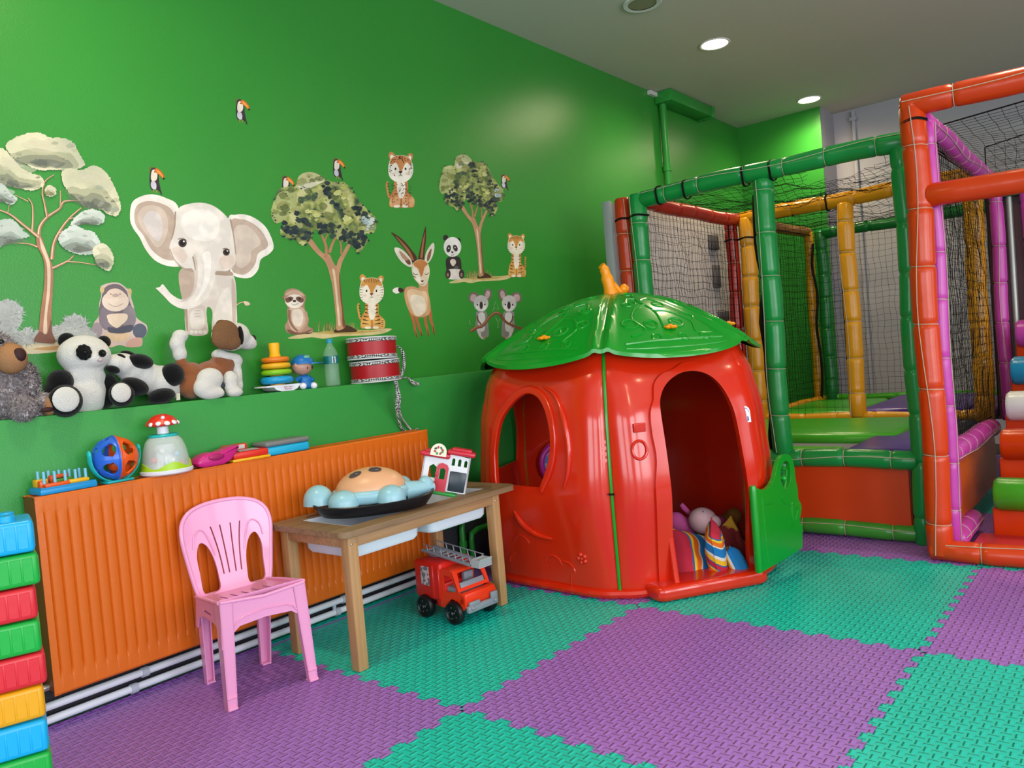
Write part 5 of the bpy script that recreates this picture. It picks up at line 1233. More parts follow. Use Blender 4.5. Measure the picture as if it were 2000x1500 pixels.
# doll
dl_ = thing('toy_doll', 'small toy figure in blue with a blue cap leaning beside the stacking rings', 'toy figure', (1.968, YL-.02, LT))
D2 = lambda u, v, y=YL-.03: lp(u, v, y)-V(dl_.location)
SK = mat('toy_skin', '#b58a77', .4); BLC = mat('toy_cap_blue', '#0f68ad', .4)
MB().ball(D2(590, 716), (.043, .038, .036), n=24, m=16).build('head', SK, dl_)
b = MB(); c = D2(591, 711); b.lathe([(.046*cos(a), .040*sin(a)) for a in [PI/2*i/8 for i in range(9)]]+[(.0, .040)], 28, o=c); b.sheet([(.0+.040*cos(a)+.022, .030*sin(a)-.012) for a in [2*PI*i/24 for i in range(24)]], [], .005, fn=lambda x, y, t_: (c.x+x+.018, c.y+y-.01, c.z+t_-.002-.25*(x-.02)**2*10*.3)); cpo = b.build('cap', BLC, dl_, smooth=50)
MB().ball((c.x+.002, c.y-.030, c.z+.026), (.016, .008, .010), n=12, m=8).build('cap_badge', mat('badge_green', '#5fa08a', .4), cpo)
for dx in (-.004, .024): MB().ball((c.x+dx, c.y-.036+abs(dx)*.2, c.z-.016), (.0035, .003, .007), n=10, m=8).build('eye', PNO, dl_)
MB().ball((c.x-.040, c.y-.01, c.z-.006), (.008, .010, .012)).build('ear', SK, dl_)
blob('torso', [(D2(596, 742), (.030, .026, .024)), (D2(597, 752), (.032, .026, .020))], BLC, dl_, vox=.004, smooth=4)
for u, v in ((580, 741), (612, 743)): MB().tube([D2(590 if u < 600 else 602, 736), D2(u, v, YL-.05)], [.009, .008], 10).build('arm', BLC, dl_)
for u, v in ((592, 754), (613, 753)): MB().ball(D2(u, v, YL-.055), (.014, .016, .014), n=14, m=10).build('foot', WHT, dl_)
# bottle
PET = mat('pet_plastic', '#dff3ee', .04, .5, alpha=.11)
bt = thing('water_bottle', 'small clear plastic water bottle with teal cap on the ledge', 'bottle', (2.112, YL, LT))
prf = [(0, .002), (.026, .0), (.031, .006), (.0315, .020)]+[(.0315-.0015*(i % 2), .028+.010*i) for i in range(7)]+[(.031, .098), (.031, .132), (.030, .142), (.022, .162), (.013, .176), (.012, .186)]
MB().lathe(prf, 32).build('bottle_body', PET, bt, smooth=60)
MB().lathe([(0, .115), (.0295, .115), (.0295, .020), (.026, .004), (0, .004)][::-1], 28).build('water', mat('water_tint', '#cfeee8', .02, .5, alpha=.02), bt)
MB().lathe([(.0322, .096), (.0322, .130)], 40).build('bottle_label', mat('teal_label', '#0d6a6c', .35), bt)
b = MB(); b.sheet([(-.35, .099), (.15, .099), (.15, .127), (-.35, .127)], [], .0004, fn=lambda a, z, t_: ((.0326+t_)*cos(a-1.75), (.0326+t_)*sin(a-1.75), z)); bl = b.build('label_patch', mat('label_white', '#c5ced0', .5), bt, smooth=0)
b = MB(); b.ball((.0335*cos(-1.85), .0335*sin(-1.85), .116), (.004, .001, .005), n=10, m=6); b.box((.0333*cos(-1.85), .0333*sin(-1.85), .106), (.009, .001, .004)); b.build('label_mark', mat('label_navy', '#264a66', .5), bl)
MB().lathe([(0, .186), (.0145, .186), (.0145, .201), (.012, .204), (0, .204)], 24).build('bottle_cap', mat('cap_teal', '#1489a0', .35), bt)
# drums
DR = mat('drum_red', '#a3141f', .4, .4); DW = mat('drum_rim_white', '#cfcfd2', .4)
cm = bpy.data.materials.new('checked_cord'); cm.use_nodes = True; N = cm.node_tree.nodes; L = cm.node_tree.links
ck = N.new('ShaderNodeTexChecker'); ck.inputs['Scale'].default_value = 150; ck.inputs[1].default_value = col('#c9c9c6'); ck.inputs[2].default_value = col('#1d1f22'); tc = N.new('ShaderNodeTexCoord')
mp = N.new('ShaderNodeMapping'); mp.inputs['Rotation'].default_value = (0.6, 0.5, .78); L.new(tc.outputs['Object'], mp.inputs[0]); L.new(mp.outputs[0], ck.inputs[0]); L.new(ck.outputs[0], N['Principled BSDF'].inputs['Base Color']); N['Principled BSDF'].inputs['Roughness'].default_value = .8
def drum(z, x, tilt, label):
    t = thing('toy_drum', label, 'toy drum', (x, WY-.115, LT+z), group=None, rot=(0, R(tilt), 0)); r = .108; h_ = .098
    MB().lathe([(r, .012), (r+.001, .05), (r, .086)], 48).build('shell', DR, t)
    for z0 in (0, h_-.016):
        zr = 0 if z0 == 0 else h_-.007; zc = .007 if z0 == 0 else h_-.021
        MB().lathe([(0, zr+.001), (r+.001, zr), (r+.005, zr+.002), (r+.005, zr+.005), (r+.001, zr+.007), (0, zr+.0065)], 48).build('rim', DW, t)
        MB().lathe([(r-.001, zc), (r+.0045, zc+.002), (r+.0045, zc+.012), (r-.001, zc+.014)], 48).build('cord_band', cm, t, smooth=60)
    return t
dA = drum(0.0, lp(733, 720, WY-.115).x, -1.0, 'lower red toy drum with checked cord standing on the ledge')
dB = drum(.1015, lp(726, 680, WY-.115).x, 1.0, 'upper red toy drum stacked on another red drum under the tiger sticker')
bpy.context.view_layer.update()
def hang(o, t):
    o.parent = t; o.matrix_parent_inverse = t.matrix_world.inverted(); return o
yC = YL-.135; Q = lambda u, v, y: lp(u, v, y)
hang(MB().tube(cr([Q(765, 722, yC), Q(770, 736, yC), Q(776, 760, yC), Q(775, 790, yC), Q(777, 815, yC+.03), Q(786, 838, yC+.05), Q(800, 843, yC+.05), Q(815, 838, yC+.05)], 5, closed=False), [.0055+.004*math.sin(PI*min(1, i/20)) for i in range(36)], 8).build('cord', cm, None), dA)
hang(MB().tube(cr([Q(768, 730, yC), Q(773, 748, yC-.01), Q(781, 775, yC-.01), Q(780, 800, yC+.01), Q(788, 822, yC+.04), Q(802, 838, yC+.05)], 5, closed=False), .005, 8).build('cord', cm, None), dA)
hang(MB().tube(cr([Q(767, 677, yC+.07), Q(780, 678, yC+.05), Q(788, 695, yC+.04), Q(788, 718, yC+.04), Q(782, 734, yC+.04), Q(775, 738, yC+.04), Q(768, 738, yC+.05)], 5, closed=False), [.004]*8+[.0085]*15+[.005]*8, 8).build('strap', cm, None), dB)
hang(MB().tube(cr([Q(783, 738, yC+.04), Q(797, 738, yC+.04), Q(808, 748, yC+.04), Q(817, 750, yC+.04)], 5, closed=False), [.0035]*8+[.0085]*8, 8).build('strap', cm, None), dA)

# ------------------------------------------------------------- things in the playhouse
def ats(u, v, d): r_ = _ray(u, v); return CAMP+r_*d
STR = bpy.data.materials.new('striped_fabric'); STR.use_nodes = True; N = STR.node_tree.nodes; L = STR.node_tree.links
tc = N.new('ShaderNodeTexCoord'); mp = N.new('ShaderNodeMapping'); mp.inputs['Rotation'].default_value = (0.0, R(52), R(-20)); mp.inputs['Location'].default_value = (0, 0, .06); mp.inputs['Scale'].default_value = (1, 1, 1); L.new(tc.outputs['Object'], mp.inputs[0])
sx_ = N.new('ShaderNodeSeparateXYZ'); L.new(mp.outputs[0], sx_.inputs[0]); m1 = N.new('ShaderNodeMath'); m1.operation = 'MULTIPLY'; m1.inputs[1].default_value = 8.5; L.new(sx_.outputs[2], m1.inputs[0]); m2 = N.new('ShaderNodeMath'); m2.operation = 'FRACT'; L.new(m1.outputs[0], m2.inputs[0])
rp_ = N.new('ShaderNodeValToRGB'); rp_.color_ramp.interpolation = 'CONSTANT'; L.new(m2.outputs[0], rp_.inputs[0]); el = rp_.color_ramp.elements
SCOL = [(0, '#0f6fb0'), (.13, '#d8c8b4'), (.18, '#e2650f'), (.32, '#e5b818'), (.38, '#1c5fa0'), (.42, '#b81f3a'), (.56, '#1c5fa0'), (.60, '#e5b21c'), (.76, '#d9d3cf'), (.86, '#1073b4')]
el[0].position = 0; el[0].color = col(SCOL[0][1]); el[1].position = SCOL[1][0]; el[1].color = col(SCOL[1][1])
for p_, c_ in SCOL[2:]: e = el.new(p_); e.color = col(c_)
L.new(rp_.outputs[0], N['Principled BSDF'].inputs['Base Color']); N['Principled BSDF'].inputs['Roughness'].default_value = .9
def cushion(loc, rot, sz, label, pinch=.5, m=STR, name='striped_cushion'):
    t = thing(name, label, 'cushion', loc, rot=rot)
    b = MB()
    def f(sg):
        def g(u, v):
            x, y = u*2-1, v*2-1; e = (1-x**4)*(1-y**4); px_ = x*(1-.10*(1-abs(y))**1*0+.06*abs(y)**3); 
            return (px_*sz[0], y*sz[1]*(1+.05*abs(x)**3), sg*sz[2]*max(0, e)**pinch+.006*noise.noise(V((x*2.5, y*2.5, sg)))*e)
        return g
    b.grid(f(1), 22, 22); b.grid(f(-1), 22, 22); o = b.build('cover', m, t, smooth=60)
    MB().tube([f(1)(u, v) for u, v in [(i/20, 0) for i in range(20)]+[(1, i/20) for i in range(20)]+[(1-i/20, 1) for i in range(20)]+[(0, 1-i/20) for i in range(20)]], .003, 6, closed=True).build('seam', m, t); return t
cushion(ats(1366, 1100, 3.34), (R(62), R(20), R(-25)), (.140, .125, .065), 'striped fabric cushion just inside the playhouse doorway, the larger in front')
cushion(ats(1400, 1090, 3.24), (R(78), R(72), R(10)), (.145, .060, .04), 'folded striped cushion standing upright behind the playhouse doorstep')
cushion(ats(1437, 1104, 3.27), (R(70), R(30), R(30)), (.075, .06, .04), 'small striped beanbag in the right corner of the playhouse doorway')
cushion(ats(1434, 1072, 3.40), (R(80), R(65), R(-30)), (.12, .06, .03), 'dark red striped cushion leaning at the right inside the playhouse', m=mat('maroon_stripe', '#7a1f22', .9, var=['#7a1f22', '#c9982a'], vscale=9, vsharp=True))
cushion(ats(1402, 1068, 3.5), (R(40), R(20), R(40)), (.08, .07, .05), 'plain orange cushion behind the striped cushions in the playhouse', m=mat('burnt_orange_cloth', '#a8441a', .9))
pgp = ats(1372, 1026, 3.50); pgt = thing('plush_doll', 'pink plush doll with a pale head lying in the playhouse behind the cushions', 'plush toy', pgp)
PKP = mat('plush_pink', '#b8508c', .9, .1, bump=.3, bscale=150); PKH = mat('plush_pale_pink', '#c9a3a8', .7, .2)
def S(u, v, d=2.85): return ats(u, v+4, 3.50+(d-2.85))-pgp
blob('body', [(S(1330, 1025), (.055, .05, .05)), (S(1320, 1015), (.045, .045, .045)), (S(1340, 1035), (.05, .045, .04))], PKP, pgt, smooth=5)
b = MB(); b.ball(S(1373, 1013, 2.8), (.070, .062, .058), rot=(0, R(25), 0), n=28, m=18); b.ball(S(1392, 1016, 2.76), (.038, .036, .032), n=20, m=12); hd = b.build('head', PKH, pgt, smooth=60)
blob('hood', [(S(1402, 1022, 2.86), (.04, .05, .045)), (S(1392, 1035, 2.84), (.04, .045, .035))], mat('plush_deep_pink', '#8a2a58', .9), pgt, smooth=4)
MB().tube([S(1346, 998), S(1336, 988), S(1330, 980)], [.010, .013, .010], 10).build('ear', PKP, pgt)
MB().tube([S(1335, 1038, 2.76), S(1328, 1052, 2.74)], [.018, .014], 10).build('arm', PKP, pgt); MB().ball(S(1342, 1052, 2.75), (.03, .025, .02)).build('foot', PKH, pgt)
MB().ball(S(1373, 995, 2.735), (.002, .002, .004)).build('eye', PNO, hd); MB().tube([S(1378, 1009, 2.738), S(1386, 1013, 2.742)], .002, 6).build('mouth', PNO, hd)
MB().ball(S(1345, 1062, 2.9)-V((0, 0, .0)), .03).build('bow', mat('plush_plum', '#5f1f48', .9), pgt)
bx_ = ats(1422, 1022, 3.75); ob = thing('plush_bear', 'ochre plush animal at the back of the playhouse behind the pink doll', 'plush toy', bx_)
blob('body', [((0, 0, 0), (.07, .05, .05)), ((.03, -.02, .03), (.045, .04, .04)), ((-.05, 0, -.05), (.05, .05, .06)), ((.05, 0, -.06), (.04, .04, .06))], mat('plush_ochre', '#7d5418', .95, bump=.4, bscale=200), ob, smooth=5)
# round pink mirror toy on the rear panel inside
dm = _ray(1092, 903); V3_, V4_ = vert(3, .55)+HC, vert(4, .55)+HC; nn = V((0, 0, 1)).cross(V4_-V3_).normalized(); tt_ = (nn.dot(V3_)-nn.dot(CAMP))/nn.dot(dm); mp_ = CAMP+dm*tt_+nn*.012
az = math.atan2(nn.y, nn.x)
rm_ = thing('round_mirror_toy', 'round magenta framed disc toy inside the playhouse seen through its window', 'toy', mp_, rot=(0, R(90), az))
MB().tube([(.105*cos(2*PI*i/40), .105*sin(2*PI*i/40), 0) for i in range(40)], .016, 10, closed=True).build('frame', mat('hot_pink_plastic', '#c22a9a', .3), rm_)
MB().lathe([(0, .004), (.1, .004), (.1, -.004), (0, -.004)], 40).build('picture_disc', mat('printed_disc', '#6a78b8', .4, var=['#5560b0', '#b89ab0', '#3f7fb5'], vscale=22), rm_)
# ------------------------------------------------------------- wall stickers (flat printed vinyl on the left wall)
def zA(x, y): return (x*.37333, 150+y*.37333)
def zB(x, y): return (500+x*.28674, 250+y*.28674)
def zT(x, y): return (x*.30675, 240+y*.30675)
_wc = {}
def wc(c, amt=.045):
    """watercolour print: the printed hue wanders a little"""
    if c in _wc: return _wc[c]
    r = [int(c[i:i+2], 16) for i in (1, 3, 5)]
    f = lambda q: '#'+''.join('%02x' % max(0, min(255, int(v_*q))) for v_ in r)
    m = mat('print'+c, f(1-amt), .55, .3, var=[f(1-amt), c, f(1+amt*.6)], vscale=16); _wc[c] = m; return m
NM = {}
def nz(key, cols, sc):
    if key not in NM: NM[key] = mat('print_'+key, cols[0], .55, .3, var=cols[1:], vscale=sc)
    return NM[key]
class Stk:
    def __init__(s, name, label, z, group=None): s.b = MB(); s.k = 0; s.z = z; s.name = name; s.label = label; s.group = group; s.sd = 1
    def P(s, x, y): u, v = s.z(x, y); p = onY(u, v, WY-.0006-s.k*.00002); return tuple(p)
    def poly(s, c, pts, sm=4, jag=0, m=None):
        if sm: pts = [(p.x, p.y) for p in cr(pts, sm)]
        if jag:
            rn = random.Random(len(pts)+s.k); o = []
            for i, (x, y) in enumerate(pts):
                n_ = pts[(i+1) % len(pts)]
                for q in (0, .33, .66): o.append((x+(n_[0]-x)*q+rn.uniform(-jag, jag), y+(n_[1]-y)*q+rn.uniform(-jag, jag)))
            pts = o
        s.k += 1; s.b.use(m or wc(c)); t = tessellate_polygon([[V((p[0], p[1], 0)) for p in pts]]); s.b.add([s.P(*p) for p in pts], [tuple(f) for f in t]); return s
    def ell(s, c, x, y, rx, ry=None, a=0, n=20):
        ry = ry or rx; a = R(a); return s.poly(c, [(x+rx*cos(t)*cos(a)-ry*sin(t)*sin(a), y+rx*cos(t)*sin(a)+ry*sin(t)*cos(a)) for t in [2*PI*i/n for i in range(n)]], 0)
    def line(s, c, pts, w0, w1=None, sm=5):
        w1 = w0 if w1 is None else w1; p = cr([(q[0], q[1], 0) for q in pts], sm, closed=False) if len(pts) > 2 else [V((q[0], q[1], 0)) for q in pts]
        A, B = [], []; n = len(p); s.k += .3
        for i, q in enumerate(p):
            t = p[min(i+1, n-1)]-p[max(i-1, 0)]; t.normalize(); w_ = (w0+(w1-w0)*i/(n-1))/2; nn_ = V((-t.y, t.x, 0))*w_; A.append(s.P((q+nn_).x, (q+nn_).y)); B.append(s.P((q-nn_).x, (q-nn_).y))
        s.b.use(wc(c)); s.b.add(A+B, [(i, i+1, n+i+1, n+i) for i in range(n-1)]); return s
    def dabs(s, cols, out, n, r0, r1, seed=1, asp=.7, wash=0):
        rn = random.Random(seed); xs = [p[0] for p in out]; ys = [p[1] for p in out]; c_ = 0; tries = 0
        while c_ < n and tries < n*30:
            tries += 1; x, y = rn.uniform(min(xs), max(xs)), rn.uniform(min(ys), max(ys))
            if not inpoly((x, y), out): continue
            r = rn.uniform(r0, r1); a = rn.uniform(0, 180)
            pts = [(x+r*rn.uniform(.65, 1.2)*cos(t), y+r*asp*rn.uniform(.65, 1.2)*sin(t)) for t in [2*PI*i/9 for i in range(9)]]
            if all(inpoly(p, out) for p in pts[::3]): cc = rn.choice(cols); s.poly(cc, pts, 3, m=mat('wash'+cc+str(wash), cc, .55, .2, alpha=wash) if wash else None); c_ += 1
        return s
    def done(s):
        o = s.b.build(s.name, None, None, smooth=0, fix=False); return tag(o, s.label, 'wall sticker', s.group)
GI = 'toucan stickers on the wall'
def toucan(z, x, y, s_, label, flip=1):
    t = Stk('toucan_sticker', label, z, GI); q = lambda a, b: (x+a*s_*flip, y+b*s_)
    t.poly('#3a3236', [q(-14, -48), q(2, -52), q(14, -44), q(18, -20), q(20, 10), q(26, 40), q(22, 48), q(8, 40), q(-10, 42), q(-20, 20), q(-20, -20)])
    t.poly('#ddd2c0', [q(-8, -42), q(4, -42), q(12, -28), q(10, -4), q(-2, 6), q(-13, 0), q(-14, -24)])
    t.poly('#c4bfcb', [q(-12, 6), q(2, 8), q(8, 20), q(6, 38), q(-6, 38), q(-15, 24)])
    t.poly('#cf5f2a', [q(4, -50), q(20, -44), q(38, -24), q(42, -6), q(38, -2), q(26, -16), q(12, -28), q(2, -34)])
    t.poly('#e79a3f', [q(8, -44), q(22, -36), q(34, -20), q(36, -10), q(26, -20), q(12, -32)])
    t.ell('#2a1c18', *q(39, -6), 4*s_, 5*s_); t.ell('#1e1a1c', *q(0, -34), 2.5*s_)
    t.line('#2e2a2c', [q(16, 30), q(26, 50), q(30, 62)], 9*s_, 4*s_); t.line('#c07a3a', [q(-4, 40), q(-3, 52)], 3*s_); t.line('#c07a3a', [q(8, 42), q(9, 54)], 3*s_)
    t.line('#8f4a2a', [q(-18, -30), q(-20, -48), q(-8, -56)], 3*s_)
    return t.done()
toucan(zA, 1258, 178, 1.15, 'toucan sticker alone high on the wall, topmost of all stickers')
toucan(zA, 808, 540, 1.25, 'toucan sticker perched above the left ear of the elephant sticker')
toucan(zB, 205, 400, 1.35, 'toucan sticker on the left side of the large round tree crown')
toucan(zB, 552, 278, 1.30, 'toucan sticker on top of the large round tree crown')
toucan(zB, 1690, 368, .95, 'toucan sticker on the right of the small tree crown')
# ---- big pale tree at the left
t = Stk('tree_sticker', 'tall pale acacia tree sticker with bushes at the left end of the wall', zT)
BK, BK2, BK3 = '#a8755c', '#d9bfa4', '#7d5346'
t.poly('#d9c6a8', [(-60, 1420), (60, 1400), (180, 1385), (300, 1388), (385, 1400), (385, 1450), (240, 1470), (120, 1470), (-60, 1480)])
t.poly('#c79a68', [(210, 1440), (300, 1425), (385, 1420), (385, 1440), (300, 1448)])
BS = ['#a9aaa6', '#c3c4c0', '#8e8f8c', '#b7b6b9', '#9da29a']
def bush(cx, cy, r, n, sd, cols=BS):
    rn = random.Random(sd); out = [(cx+r*1.0*rn.uniform(.8, 1.08)*cos(a), cy+r*.92*rn.uniform(.8, 1.08)*sin(a)) for a in [2*PI*i/26 for i in range(26)]]
    t.poly(cols[0], out, 0, jag=5)
    for i in range(n):
        a = rn.uniform(0, 2*PI); q = math.sqrt(rn.random())*r*.92; x, y = cx+q*cos(a), cy+q*.9*sin(a); b_ = a+rn.uniform(-.8, .8); ln = rn.uniform(12, 34)
        t.line(rn.choice(cols), [(x, y), (x+ln*cos(b_), y+ln*sin(b_))], 6, 1)
bush(30, 1230, 130, 150, 3); bush(40, 1380, 110, 80, 5); bush(170, 1360, 60, 50, 8); bush(480, 1300, 90, 130, 4); bush(380, 1340, 60, 50, 6); bush(560, 1370, 60, 40, 7); bush(250, 1360, 50, 30, 9)
t.poly(BK, [(215, 1385), (245, 1330), (258, 1200), (278, 1060), (284, 930), (270, 850), (232, 770), (238, 700), (262, 720), (290, 800), (318, 870), (338, 930), (336, 1060), (328, 1200), (330, 1320), (350, 1395), (280, 1400)])
t.poly(BK2, [(275, 1330), (285, 1200), (300, 1060), (300, 930), (290, 870), (262, 800), (252, 730), (270, 760), (305, 850), (322, 930), (318, 1080), (300, 1220), (300, 1330)])
t.poly(BK3, [(215, 1388), (245, 1335), (262, 1330), (300, 1345), (325, 1250), (332, 1330), (352, 1397), (280, 1402)])
for pts, w0, w1 in (([(245, 720), (255, 660), (300, 600), (380, 545), (410, 500), (500, 495)], 26, 8), ([(250, 730), (150, 650), (60, 580), (-40, 545)], 22, 8), ([(300, 600), (285, 520), (270, 440), (290, 370), (345, 330)], 16, 6), ([(205, 690), (210, 600), (205, 520), (180, 480)], 16, 6), ([(330, 870), (345, 760), (400, 660), (460, 590), (520, 540)], 26, 8), ([(380, 700), (440, 680), (500, 660)], 12, 6), ([(335, 925), (430, 880), (470, 845)], 18, 6), ([(430, 882), (520, 890), (610, 905)], 10, 5), ([(240, 790), (180, 770), (80, 765)], 14, 5), ([(385, 540), (385, 430)], 12, 8), ([(440, 610), (480, 605)], 8, 5), ([(180, 500), (100, 460)], 8, 4), ([(50, 575), (60, 520)], 8, 4), ([(285, 380), (250, 330)], 8, 4)):
    t.line(BK, pts, w0, w1)
    t.line(BK2, [(x-2, y-1) for x, y in pts], w0*.35, w1*.3)
CP = ['#bdbb9c', '#cbc6a8', '#adb09a', '#d6d0b6', '#a5aa98', '#c4c0a0']; CD = ['#7c8075', '#8d9287', '#70766d']; CG = ['#aeb7ae', '#c0c7be', '#a3ada4']
def crown(out, cols, dark, n, sd, r0=18, r1=46):
    grey = cols[0] == CG[0]; rn = random.Random(sd)
    t.poly(cols[0], out, 4, jag=4, m=nz('grey_crown' if grey else 'pale_crown', ['#98a298', '#aab3aa', '#bcc4bb', '#cbd1c8'] if grey else ['#a6a894', '#bbb99e', '#cdc8aa', '#dad3b8'], 4))
    o2 = [(p.x, p.y) for p in cr(out, 4)]; cx = sum(p[0] for p in o2)/len(o2); cy = sum(p[1] for p in o2)/len(o2); hh = (max(p[1] for p in o2)-min(p[1] for p in o2))
    def nest(fx, fy, dx, dy, c, al, wob):
        ps = [(cx+(x-cx)*fx+dx, cy+(y-cy)*fy+dy) for x, y in out]; ps = [(x+rn.uniform(-wob, wob), y+rn.uniform(-wob, wob)) for x, y in ps]
        t.poly(c, ps, 4, jag=1.5, m=mat('wash'+c+str(al), c, .55, .2, alpha=al))
    dk = dark[0]; lt = '#e2dcc4' if not grey else '#dfe3da'; gn = '#98a080' if not grey else '#8f9c92'
    nest(.88, .55, 0, hh*.17, gn, .30, hh*.03); nest(.74, .36, -6, hh*.23, dk, .32, hh*.04); nest(.50, .20, 10, hh*.28, dk, .42, hh*.04); nest(.24, .12, -cx*.0-20, hh*.27, dark[-1], .5, hh*.03)
    nest(.66, .40, 8, -hh*.17, lt, .34, hh*.04); nest(.34, .20, -14, -hh*.22, lt, .40, hh*.03)
    t.dabs(cols, o2, max(3, n//8), r0*.8, r1*.7, sd+5, .55, .35)
    low = [(x, max(y, cy+hh*.08)) for x, y in o2]; t.dabs(dark, low, max(3, n//9), r0*.4, r1*.4, sd+9, .5, .45)
crown([(-40, 190), (0, 160), (40, 180), (90, 230), (140, 290), (200, 320), (270, 350), (275, 400), (210, 430), (140, 420), (60, 400), (0, 380), (-40, 370)], CP, CD, 40, 31)
crown([(35, 145), (80, 100), (160, 70), (250, 62), (320, 95), (400, 95), (470, 130), (500, 190), (540, 265), (470, 300), (400, 300), (330, 300), (240, 300), (170, 265), (100, 230), (55, 190)], CP, CD, 60, 32)
crown([(390, 320), (440, 290), (520, 300), (600, 270), (680, 320), (720, 390), (755, 470), (770, 540), (745, 595), (690, 580), (620, 540), (540, 530), (490, 480), (420, 420)], CP[:4]+CG, CD, 60, 33)
crown([(-40, 380), (20, 390), (60, 440), (110, 480), (80, 520), (20, 500), (-40, 480)], CG, CD, 16, 34, 12, 30)
crown([(-40, 650), (60, 610), (110, 640), (150, 690), (190, 720), (120, 740), (60, 750), (0, 790), (-40, 790)], CG, CD, 26, 35, 14, 36)
crown([(480, 600), (530, 560), (600, 550), (660, 580), (660, 630), (610, 650), (540, 630), (500, 650), (450, 650)], CG+CP[:2], CD, 20, 36, 12, 30)
crown([(370, 740), (400, 690), (470, 650), (540, 680), (590, 690), (630, 740), (640, 790), (600, 830), (540, 840), (470, 830), (400, 790)], CG, CD, 36, 37, 14, 36)
crown([(590, 800), (650, 765), (700, 800), (725, 870), (700, 940), (660, 930), (615, 890)], CP[:3]+CG, CD, 20, 38, 10, 26)
crown([(290, 410), (320, 395), (355, 420), (350, 460), (310, 470), (285, 445)], ['#a79a68', '#b5a776', '#9d9c6a', '#c0b88c'], ['#8a8a5c'], 6, 39, 8, 18)
t.done()
# ---- gorilla
t = Stk('gorilla_sticker', 'sitting grey gorilla sticker between the pale tree and the elephant', zT)
t.poly('#c9b0a8', [(640, 1050), (650, 1035), (700, 1018), (760, 1020), (810, 1055), (838, 1065), (835, 1110), (850, 1160), (870, 1240), (935, 1290), (930, 1350), (905, 1375), (900, 1420), (820, 1428), (760, 1415), (700, 1430), (660, 1400), (640, 1370), (590, 1330), (600, 1270), (628, 1230), (632, 1150), (645, 1100)])
t.poly('#6f6166', [(660, 1060), (700, 1030), (760, 1030), (805, 1070), (820, 1120), (850, 1200), (865, 1260), (830, 1320), (770, 1340), (700, 1320), (640, 1290), (630, 1200), (645, 1120)])
t.ell('#7d7078', 680, 1240, 48, 80); t.ell('#857a80', 822, 1240, 45, 78); t.ell('#565a68', 890, 1325, 45, 48); t.ell('#9c8a90', 618, 1320, 34, 50)
t.poly('#dcc3ac', [(690, 1220), (800, 1215), (810, 1250), (770, 1290), (740, 1305), (700, 1280), (685, 1250)]); t.ell('#d3b592', 750, 1355, 78, 40)
t.ell('#8a6a58', 760, 1330, 50, 12); t.poly('#4f4e5c', [(690, 1300), (740, 1310), (800, 1290), (850, 1290), (830, 1330), (740, 1340), (690, 1330)])
t.ell('#dcc6b6', 735, 1135, 86, 66); t.poly('#d8bfae', [(675, 1090), (700, 1062), (745, 1055), (790, 1080), (800, 1110), (670, 1120)])
t.line('#a58a7c', [(690, 1150), (735, 1170), (785, 1150)], 4); t.ell('#b39a90', 735, 1098, 22, 12); t.ell('#8d766e', 706, 1090, 6, 4); t.ell('#8d766e', 764, 1090, 6, 4)
t.ell('#c9ae7c', 650, 1062, 14, 22); t.ell('#c9ae7c', 826, 1075, 12, 22)
t.poly('#c6998a', [(805, 1400), (850, 1370), (900, 1370), (905, 1410), (860, 1428), (810, 1425)]); t.poly('#d0b09c', [(650, 1380), (700, 1390), (730, 1420), (680, 1425)]); t.done()
# ---- elephant
t = Stk('elephant_sticker', 'large pale grey baby elephant sticker with raised trunk', zA)
E0, E1, E2, E3, E4 = '#d6c9bf', '#e0d5cc', '#bca595', '#a58a78', '#e9dfd6'
t.poly(E4, [(680, 740), (690, 660), (740, 625), (800, 615), (870, 635), (930, 675), (950, 800), (935, 900), (950, 985), (880, 990), (810, 960), (760, 900), (730, 840), (695, 790)])
t.poly(E2, [(702, 720), (720, 670), (775, 650), (850, 665), (905, 705), (920, 800), (890, 880), (915, 955), (850, 950), (790, 900), (750, 830), (712, 780)])
t.poly('#cdb9aa', [(720, 730), (745, 685), (800, 672), (860, 700), (880, 780), (860, 860), (820, 890), (770, 830), (735, 780)])
t.poly('#d3c6c2', [(750, 740), (790, 700), (840, 730), (850, 800), (830, 860), (790, 830), (760, 780)])
t.poly(E4, [(1195, 740), (1230, 722), (1290, 722), (1350, 750), (1400, 800), (1432, 885), (1410, 925), (1365, 955), (1350, 1010), (1310, 1050), (1250, 1050), (1205, 1020), (1190, 900)])
t.poly(E2, [(1205, 765), (1260, 745), (1320, 765), (1375, 815), (1402, 885), (1350, 925), (1335, 980), (1290, 1030), (1240, 1030), (1210, 990)])
t.poly('#cfbcae', [(1225, 800), (1280, 775), (1330, 810), (1365, 870), (1320, 910), (1305, 970), (1260, 1000), (1228, 960)])
t.line('#c7a68c', [(1235, 1195), (1262, 1180), (1285, 1178)], 6, 4); t.poly('#d6b8a0', [(1275, 1175), (1300, 1178), (1308, 1192), (1285, 1196)])
t.poly(E0, [(935, 1060), (945, 1010), (1000, 985), (1160, 1010), (1220, 1040), (1236, 1110), (1238, 1200), (1240, 1290), (1225, 1340), (1115, 1345), (1112, 1230), (1085, 1205), (1080, 1260), (1085, 1345), (985, 1348), (968, 1290), (965, 1230), (950, 1150)])
t.poly(E2, [(935, 1060), (945, 1010), (1000, 990), (1040, 1100), (1000, 1160), (960, 1180)]); t.poly('#cbbab0', [(985, 1220), (1070, 1200), (1075, 1340), (990, 1342), (985, 1290)]); t.poly(E3, [(960, 1190), (978, 1200), (984, 1320), (974, 1322), (966, 1240)])
